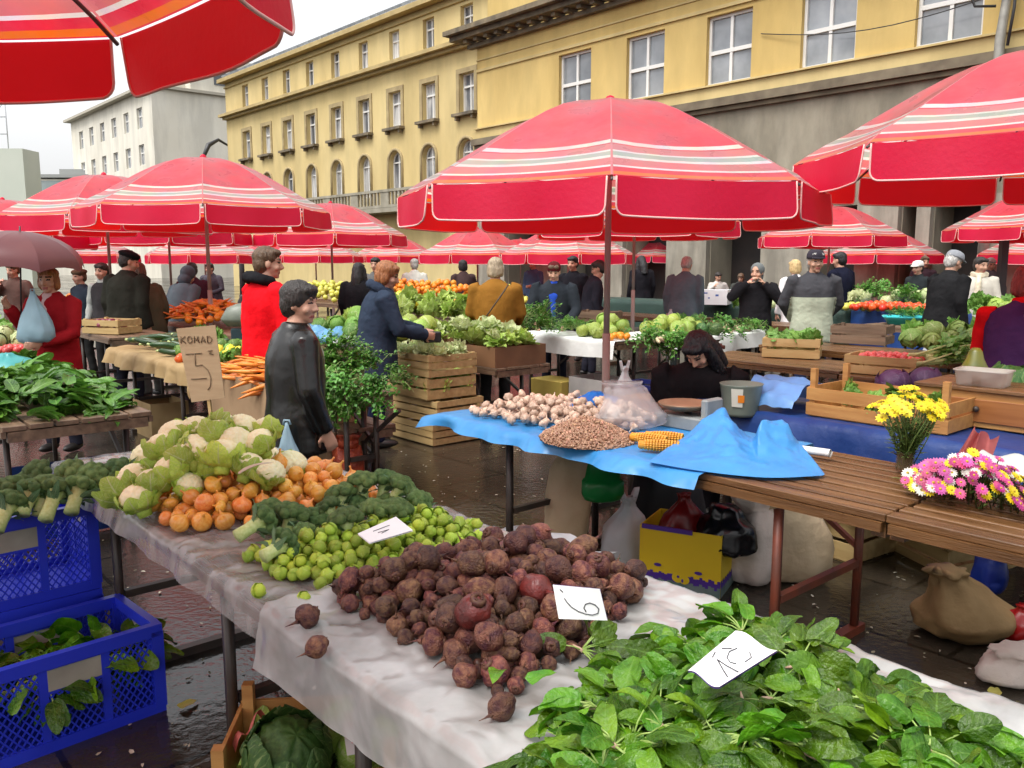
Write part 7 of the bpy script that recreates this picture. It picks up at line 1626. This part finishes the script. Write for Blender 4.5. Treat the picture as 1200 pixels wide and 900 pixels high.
# leaves in the lower blue crate, and cabbage trimmings under the table
lc = Vector((-1.633, 2.886, 0))
pile(LLP, lc, .46, .28, .03, .09, .62, 16, 'dark green leaf bunch inside the open blue crate', 'greens', 'leaves in the open blue crate', rz=PI / 4, seed=91, upright=True)
pile(SNP, lc, .5, .3, .02, .16, 1.0, 12, 'green leafy plant on top in the open blue crate', 'greens', 'leafy plants in the open blue crate', rz=PI / 4, seed=92, upright=True)
kc = Vector((-.56, 2.26, 0.01))
put(CABS[0], kc + Vector((-.05, -.10, .30)), (.5, .2, .4), .115, 'dark savoy cabbage in the orange crate under the front table', 'cabbage', None)
pile(LET, kc, .4, .3, .0, .12, .10, 8, 'pale cabbage leaves in the orange crate under the front table', 'cabbage', 'trimmings in the orange crate', rz=.08, seed=93)
pile(CABY, kc + Vector((.1, .06, 0)), .24, .2, .02, .22, .07, 5, 'yellow-green cabbage in the orange crate under the front table', 'cabbage', 'yellow-green heads in the orange crate', rz=.08, seed=94)
m = MB(); m.sheet(lambda a, b: Vector(((a - .5) * .18, (b - .5) * .05 + .03 * math.sin(a * 3), .08 * math.sin(a * PI) * (1 - b * .5) + .02 * math.sin(a * 19))), 18, 6); tag(m.build('pink_paper', pm('pink paper', (.55, .12, .09), (.65, .2, .16), scale=6, rough=.7, trans=.2), None, loc=kc + Vector((-.15, .03, .27)), rz=.5), 'crumpled pink paper in the orange crate under the front table', 'paper')
m = MB(); m.sheet(lambda a, b: Vector(((a - .5) * .06, (b - .5) * .2, .02 * math.sin(b * 4))), 4, 12); m.slot = 1
for k in range(7): m.box((.012 * math.sin(k), -.08 + .025 * k, .024), (.03, .006, .002))
tag(m.build('torn_wrapper', [pm('grey wrapper', (.6, .58, .56), rough=.6), pm('pink print', (.5, .1, .12))], None, loc=kc + Vector((.12, -.05, .335)), rz=.3), 'torn grey wrapper with pink print in the orange crate', 'wrapper')
# fallen leaf on the ground
for px, py, lb in ((211, 830, 'yellowing leaf on the wet ground beside the table foot'), (1165, 815, 'leaf scrap on the ground before the low sack'),):
    m = MB(); m.leaf((0, 0, 0), 1.0, .1, .08, .05, .3, 6, 4, wav=.06); tag(m.build('fallen_leaf', pm('yellowed leaf', (.42, .40, .06), (.5, .46, .12), scale=8, rough=.5), None, loc=at(px, py, .012)), lb, 'leaf')
m = MB(); gl = random.Random(9)
for i in range(1100):
    p = M(gl.uniform(-7.5, 0.3), gl.uniform(.2, 5.2), .006); m.leaf(p, gl.uniform(0, 6), .15, gl.uniform(.008, .03), gl.uniform(.006, .02), .3, 2, 2)
tag(m.build('leaf_scraps', pm('trodden scraps', (.10, .10, .03), (.5, .46, .36), scale=3, rough=.6, contrast=.05)), 'trodden leaf scraps and petals scattered over the wet ground', 'scraps', kind='stuff')
# -- flowers
def bloom(m, c, n, r, petals=9, R=None, up=Vector((0, 0, 1)), core=2):
    q = up.to_track_quat('Z', 'Y').to_matrix()
    for k in range(petals):
        a = 2 * PI * k / petals; d = Vector((math.cos(a), math.sin(a), .25)); s_ = Vector((-math.sin(a), math.cos(a), 0))
        w_ = r * 2.2 / petals
        m.add([c + q @ (d * r * .15 - s_ * w_ * .4), c + q @ (d * r * .65 - s_ * w_), c + q @ (d * r + Vector((0, 0, -.1 * r))), c + q @ (d * r * .65 + s_ * w_), c + q @ (d * r * .15 + s_ * w_ * .4)], [(0, 1, 2, 3, 4)], True)
YFL = pm('yellow petals', (.78, .60, .01), (.82, .70, .03), scale=20, rough=.5, trans=.2, rand=.12); PFL = pm('pink petals', (.52, .035, .20), (.66, .14, .36), scale=8, rough=.5, trans=.2, rand=.3, hue=.03)
WFL = pm('white petals', (.78, .76, .68), rough=.5, trans=.2); FC = pm('flower centre', (.55, .36, .02), (.4, .25, .01), scale=40, rough=.7); FST = pm('flower stem', (.07, .12, .02), (.14, .2, .05), scale=10, rough=.5)
def flower(p, base, mat, r, label, cat, group, up, petals=9, leaves=2, stem_r=.0022):
    gg = random.Random(int(p.x * 9999) + int(p.z * 7777)); o = MB(); ctr = p
    bloom(o, Vector((0, 0, 0)), 0, r, petals, up=up); bloom(o, up * r * .12, 0, r * .7, petals, up=up)
    b_ = o.build('flower', mat, None, loc=p); tag(b_, label, cat, group)
    c = MB(); c.ball(up * r * .16, r * .22, 7, 5); c.build('centre', FC, b_)
    s = MB(); d = base - p; md = d * .5 + Vector((gg.gauss(0, .012), gg.gauss(0, .012), .01)); s.tube([(0, 0, 0), md, d], stem_r, 5)
    for k in range(leaves):
        t = gg.uniform(.25, .85); s.leaf(d * t, gg.uniform(0, 6.28), .5, gg.uniform(.03, .06), .014, .8, 4, 2)
    s.build('stem', FST, b_)
vz = at(1060, 551, .802)
gf = random.Random(4)
for i in range(64):
    a = gf.uniform(0, 6.28); rr = .135 * math.sqrt(gf.random()); p = vz + Vector((rr * math.cos(a) * 1.05, rr * math.sin(a), .325 - .6 * rr + gf.uniform(-.03, .03)))
    up = Vector((rr * math.cos(a) * 3, rr * math.sin(a) * 3 - .25, .6)).normalized()
    flower(p, vz + Vector((gf.gauss(0, .012), gf.gauss(0, .012), .0 + gf.uniform(0, .05))), YFL, gf.uniform(.022, .03), 'yellow flower in the upright bunch standing on the slatted table', 'flower', 'yellow flowers of the upright bunch', up, 10, 5)
vs_ = MB(); vs_.lathe([(0, 0), (.034, 0), (.036, .02), (.034, .075), (.036, .08), (.032, .08), (.03, .02), (0, .01)], 16, cap=False)
tag(vs_.build('glass_jar', plast('brownish jar glass', (.25, .18, .1), .08, .1, .35), None, loc=vz), 'small brownish jar holding the yellow flowers', 'jar')
fb0 = at(1140, 582, .83)
for i in range(270):
    a, b = gf.uniform(-1, 1), gf.uniform(-1, 1)
    if a * a + b * b > 1: continue
    h = (.13 + .035 * noise.noise(Vector((a * 3, b * 3, 2)))) * (1 - a * a * .85 - b * b * .8)
    p = fb0 + AX * (a * .235) + AV * (b * .13) + Vector((0, 0, h + gf.uniform(-.03, .03) - .012))
    k = gf.random(); mat, nm, lb, gr = (PFL, 'pink', 'pink daisy in the mixed bunch lying on the slatted table', 'pink daisies of the lying bunch') if k < .66 else ((WFL, 'white', 'white daisy in the mixed bunch lying on the slatted table', 'white daisies of the lying bunch') if k < .86 else (YFL, 'yellow', 'yellow daisy in the mixed bunch lying on the slatted table', 'yellow daisies of the lying bunch'))
    flower(p, p + Vector((.05, .10, -h - .01)), mat, gf.uniform(.018, .026), lb, 'flower', gr, Vector((a * .8, b * .6 - .5, .8)).normalized(), 13, 1)
m = MB(); q4 = [at(1112, 546, .83), far(1143, 3.3, 1.0), far(1170, 3.35, .95), at(1160, 548, .84)]
m.sheet(lambda a, b: (q4[0] * (1 - a) + q4[3] * a) * (1 - b) + (q4[1] * (1 - a) + q4[2] * a) * b + AV * (-.045 * math.sin(a * PI) + .014 * math.sin(a * 17 + b * 3)) + Vector((0, 0, .012 * math.sin(a * 11 + 2 * b) * b)), 30, 16)
tag(m.build('pink_wrapping', plast('pink wrapping film', (.62, .16, .15), .4, .4)), 'pink paper wrapping standing up behind the lying daisies', 'wrapping')
m = MB(); w0 = at(1180, 555, .85)
m.sheet(lambda a, b: w0 + AX * ((a - .3) * .3) + AV * ((b - .5) * .24) + Vector((0, 0, .10 * math.cos((b - .5) * 2.6) + .012 * math.sin(a * 13 + b * 5) - .03)), 20, 14)
tag(m.build('white_wrapping', plast('white wrapping paper', (.72, .74, .70), .5, .3)), 'white paper wrapping around flowers at the right edge', 'wrapping')
# ------------------------------------------------------------------ things the people carry
def hand_pt(key, side):
    o, tf, arms = NEAR[key]; sg, s_, e, w_ = arms[0 if side < 0 else 1]
    return tf(w_ + (w_ - e).normalized() * .09)
def hang_bag(p, h, w_, d, label, mat, seed):
    """carrier bag hanging from the hand at p"""
    o = root('carrier_bag', label, 'bag', (p.x, p.y, p.z - h)); m = MB(); rs = []
    for t, k in ((0, .62), (.03, .86), (.1, 1), (.25, 1), (.4, .88), (.55, .70), (.68, .50), (.8, .33), (.9, .2), (1.0, .1)):
        rs.append([Vector((math.cos(a) * w_ / 2 * k * (1 + .22 * fnz((math.cos(a), math.sin(a), t * 3), 1.3, seed) + .10 * math.sin(a * 9 + seed) * t), math.sin(a) * d / 2 * k * (1 + .25 * fnz((math.cos(a), math.sin(a), t * 3), 2.2, seed + 4)), t * h + .03 * h * fnz((math.cos(a), math.sin(a), t), 2, seed))) for a in [2 * PI * j / 36 for j in range(36)]])
    m.rings(rs); m.build('body', mat, o)
    g_ = MB(); g_.tube([(-.018, 0, h * .97), (-.012, 0, h * 1.04), (.012, 0, h * 1.04), (.018, 0, h * .97)], .006, 6); g_.build('handle', mat, o)
p = hand_pt('redw', -1); q = hand_pt('redw', 1)
hang_bag(far(38, 7.0, 1.40), .42, .30, .2, 'pale blue carrier bag hanging from the hand of the woman in the red coat', BPLA, 3)
hang_bag(far(336, 4.12, .86), .30, .14, .10, 'pale blue carrier bag hanging beside the leather jacket', BPLA, 8)
hang_bag(far(786, 12.7, .92), .22, .2, .15, 'white carrier bag held by the stooping person in grey-blue', WPLA, 12)
hang_bag(far(1090, 10.0, .80), .42, .2, .15, 'white carrier bag held by the man in black', WPLA, 14)
# rain umbrella
u = root('rain_umbrella', 'maroon rain umbrella held over the woman in the red coat', 'umbrella', far(24, 7.15, 1.60)); u.rotation_euler = (.06, .10, 0)
URED = pm('maroon umbrella nylon', (.15, .04, .045), (.19, .06, .06), scale=3, rough=.35, trans=.25)
m = MB()
for k in range(8):
    vs = []; SEG = 5
    for i in range(8):
        t = i / 7; r = .50 * math.sin(t * PI / 2 * .98); z = .29 * math.cos(t * PI / 2 * .98)
        for j in range(SEG + 1):
            f = j / SEG; a0, a1 = k * PI / 4, (k + 1) * PI / 4; x = math.cos(a0) * (1 - f) + math.cos(a1) * f; y = math.sin(a0) * (1 - f) + math.sin(a1) * f
            vs.append((x * r, y * r, z + .035 * 4 * f * (1 - f) * t ** 3))
    w_ = SEG + 1; m.add(vs, [(i * w_ + j, i * w_ + j + 1, (i + 1) * w_ + j + 1, (i + 1) * w_ + j) for i in range(7) for j in range(SEG)])
m.build('canopy', URED, u)
m = MB(); m.tube([(0, 0, .33), (0, 0, -.42)], .007, 8); m.build('shaft', IRON, u)
m = MB(); m.tube([(0, 0, -.40), (0, 0, -.54), (.03, 0, -.58), (.06, 0, -.54)], .014, 8); m.build('handle', IRON, u)
for k in range(8):
    m = MB(); a = k * PI / 4; m.tube([(.5 * math.sin(t * PI / 2 * .98) * math.cos(a), .5 * math.sin(t * PI / 2 * .98) * math.sin(a), .29 * math.cos(t * PI / 2 * .98) - .012) for t in (0, .25, .5, .75, 1)], .003, 4); m.build('rib', IRON, u)
# strap bag of the woman in the brown coat
st = root('shoulder_strap', 'dark strap slung across the back of the mustard brown coat', 'strap', far(580, 8.79, 0))
m = MB(); m.tube([(.14, .10, 1.40), (.10, -.02, 1.34), (0, -.045, 1.2), (-.12, -.03, 1.03), (-.20, .08, .95)], .008, 6); m.build('band', pm('dark strap', (.05, .03, .015), rough=.6), st)
# stool of the seated vendor
so_ = root('stool', 'low dark stool under the seated vendor', 'stool', far(822, 6.25, 0))
m = MB(); m.box((0, 0, .34), (.36, .34, .04)); m.build('seat', OLDW, so_)
for a in (-1, 1):
    for b in (-1, 1): m = MB(); m.bar((a * .15, b * .14, 0), (a * .13, b * .12, .33), .035, .035); m.build('leg', OLDW, so_)
# purse in the hands of the woman in blue
pp = (hand_pt('blue', 1) + hand_pt('blue', -1)) / 2
m = MB(); m.box((0, 0, 0), (.16, .05, .10)); tag(m.build('purse', pm('black purse leather', (.012, .012, .014), rough=.4), None, .012, loc=pp + Vector((0, 0, -.02)), rz=.3), 'small black purse in the hands of the woman in the blue anorak', 'purse')
# dark post of the doorway at the right
dp = root('door_post', 'dark slim post before the hall doorway at the right', 'post', far(1167, 16.6, 0))
m = MB(); m.box((0, 0, 1.35), (.13, .13, 2.7)); m.build('shaft', IRON, dp); m = MB(); m.box((0, 0, .03), (.26, .26, .06)); m.build('base_plate', IRON, dp)
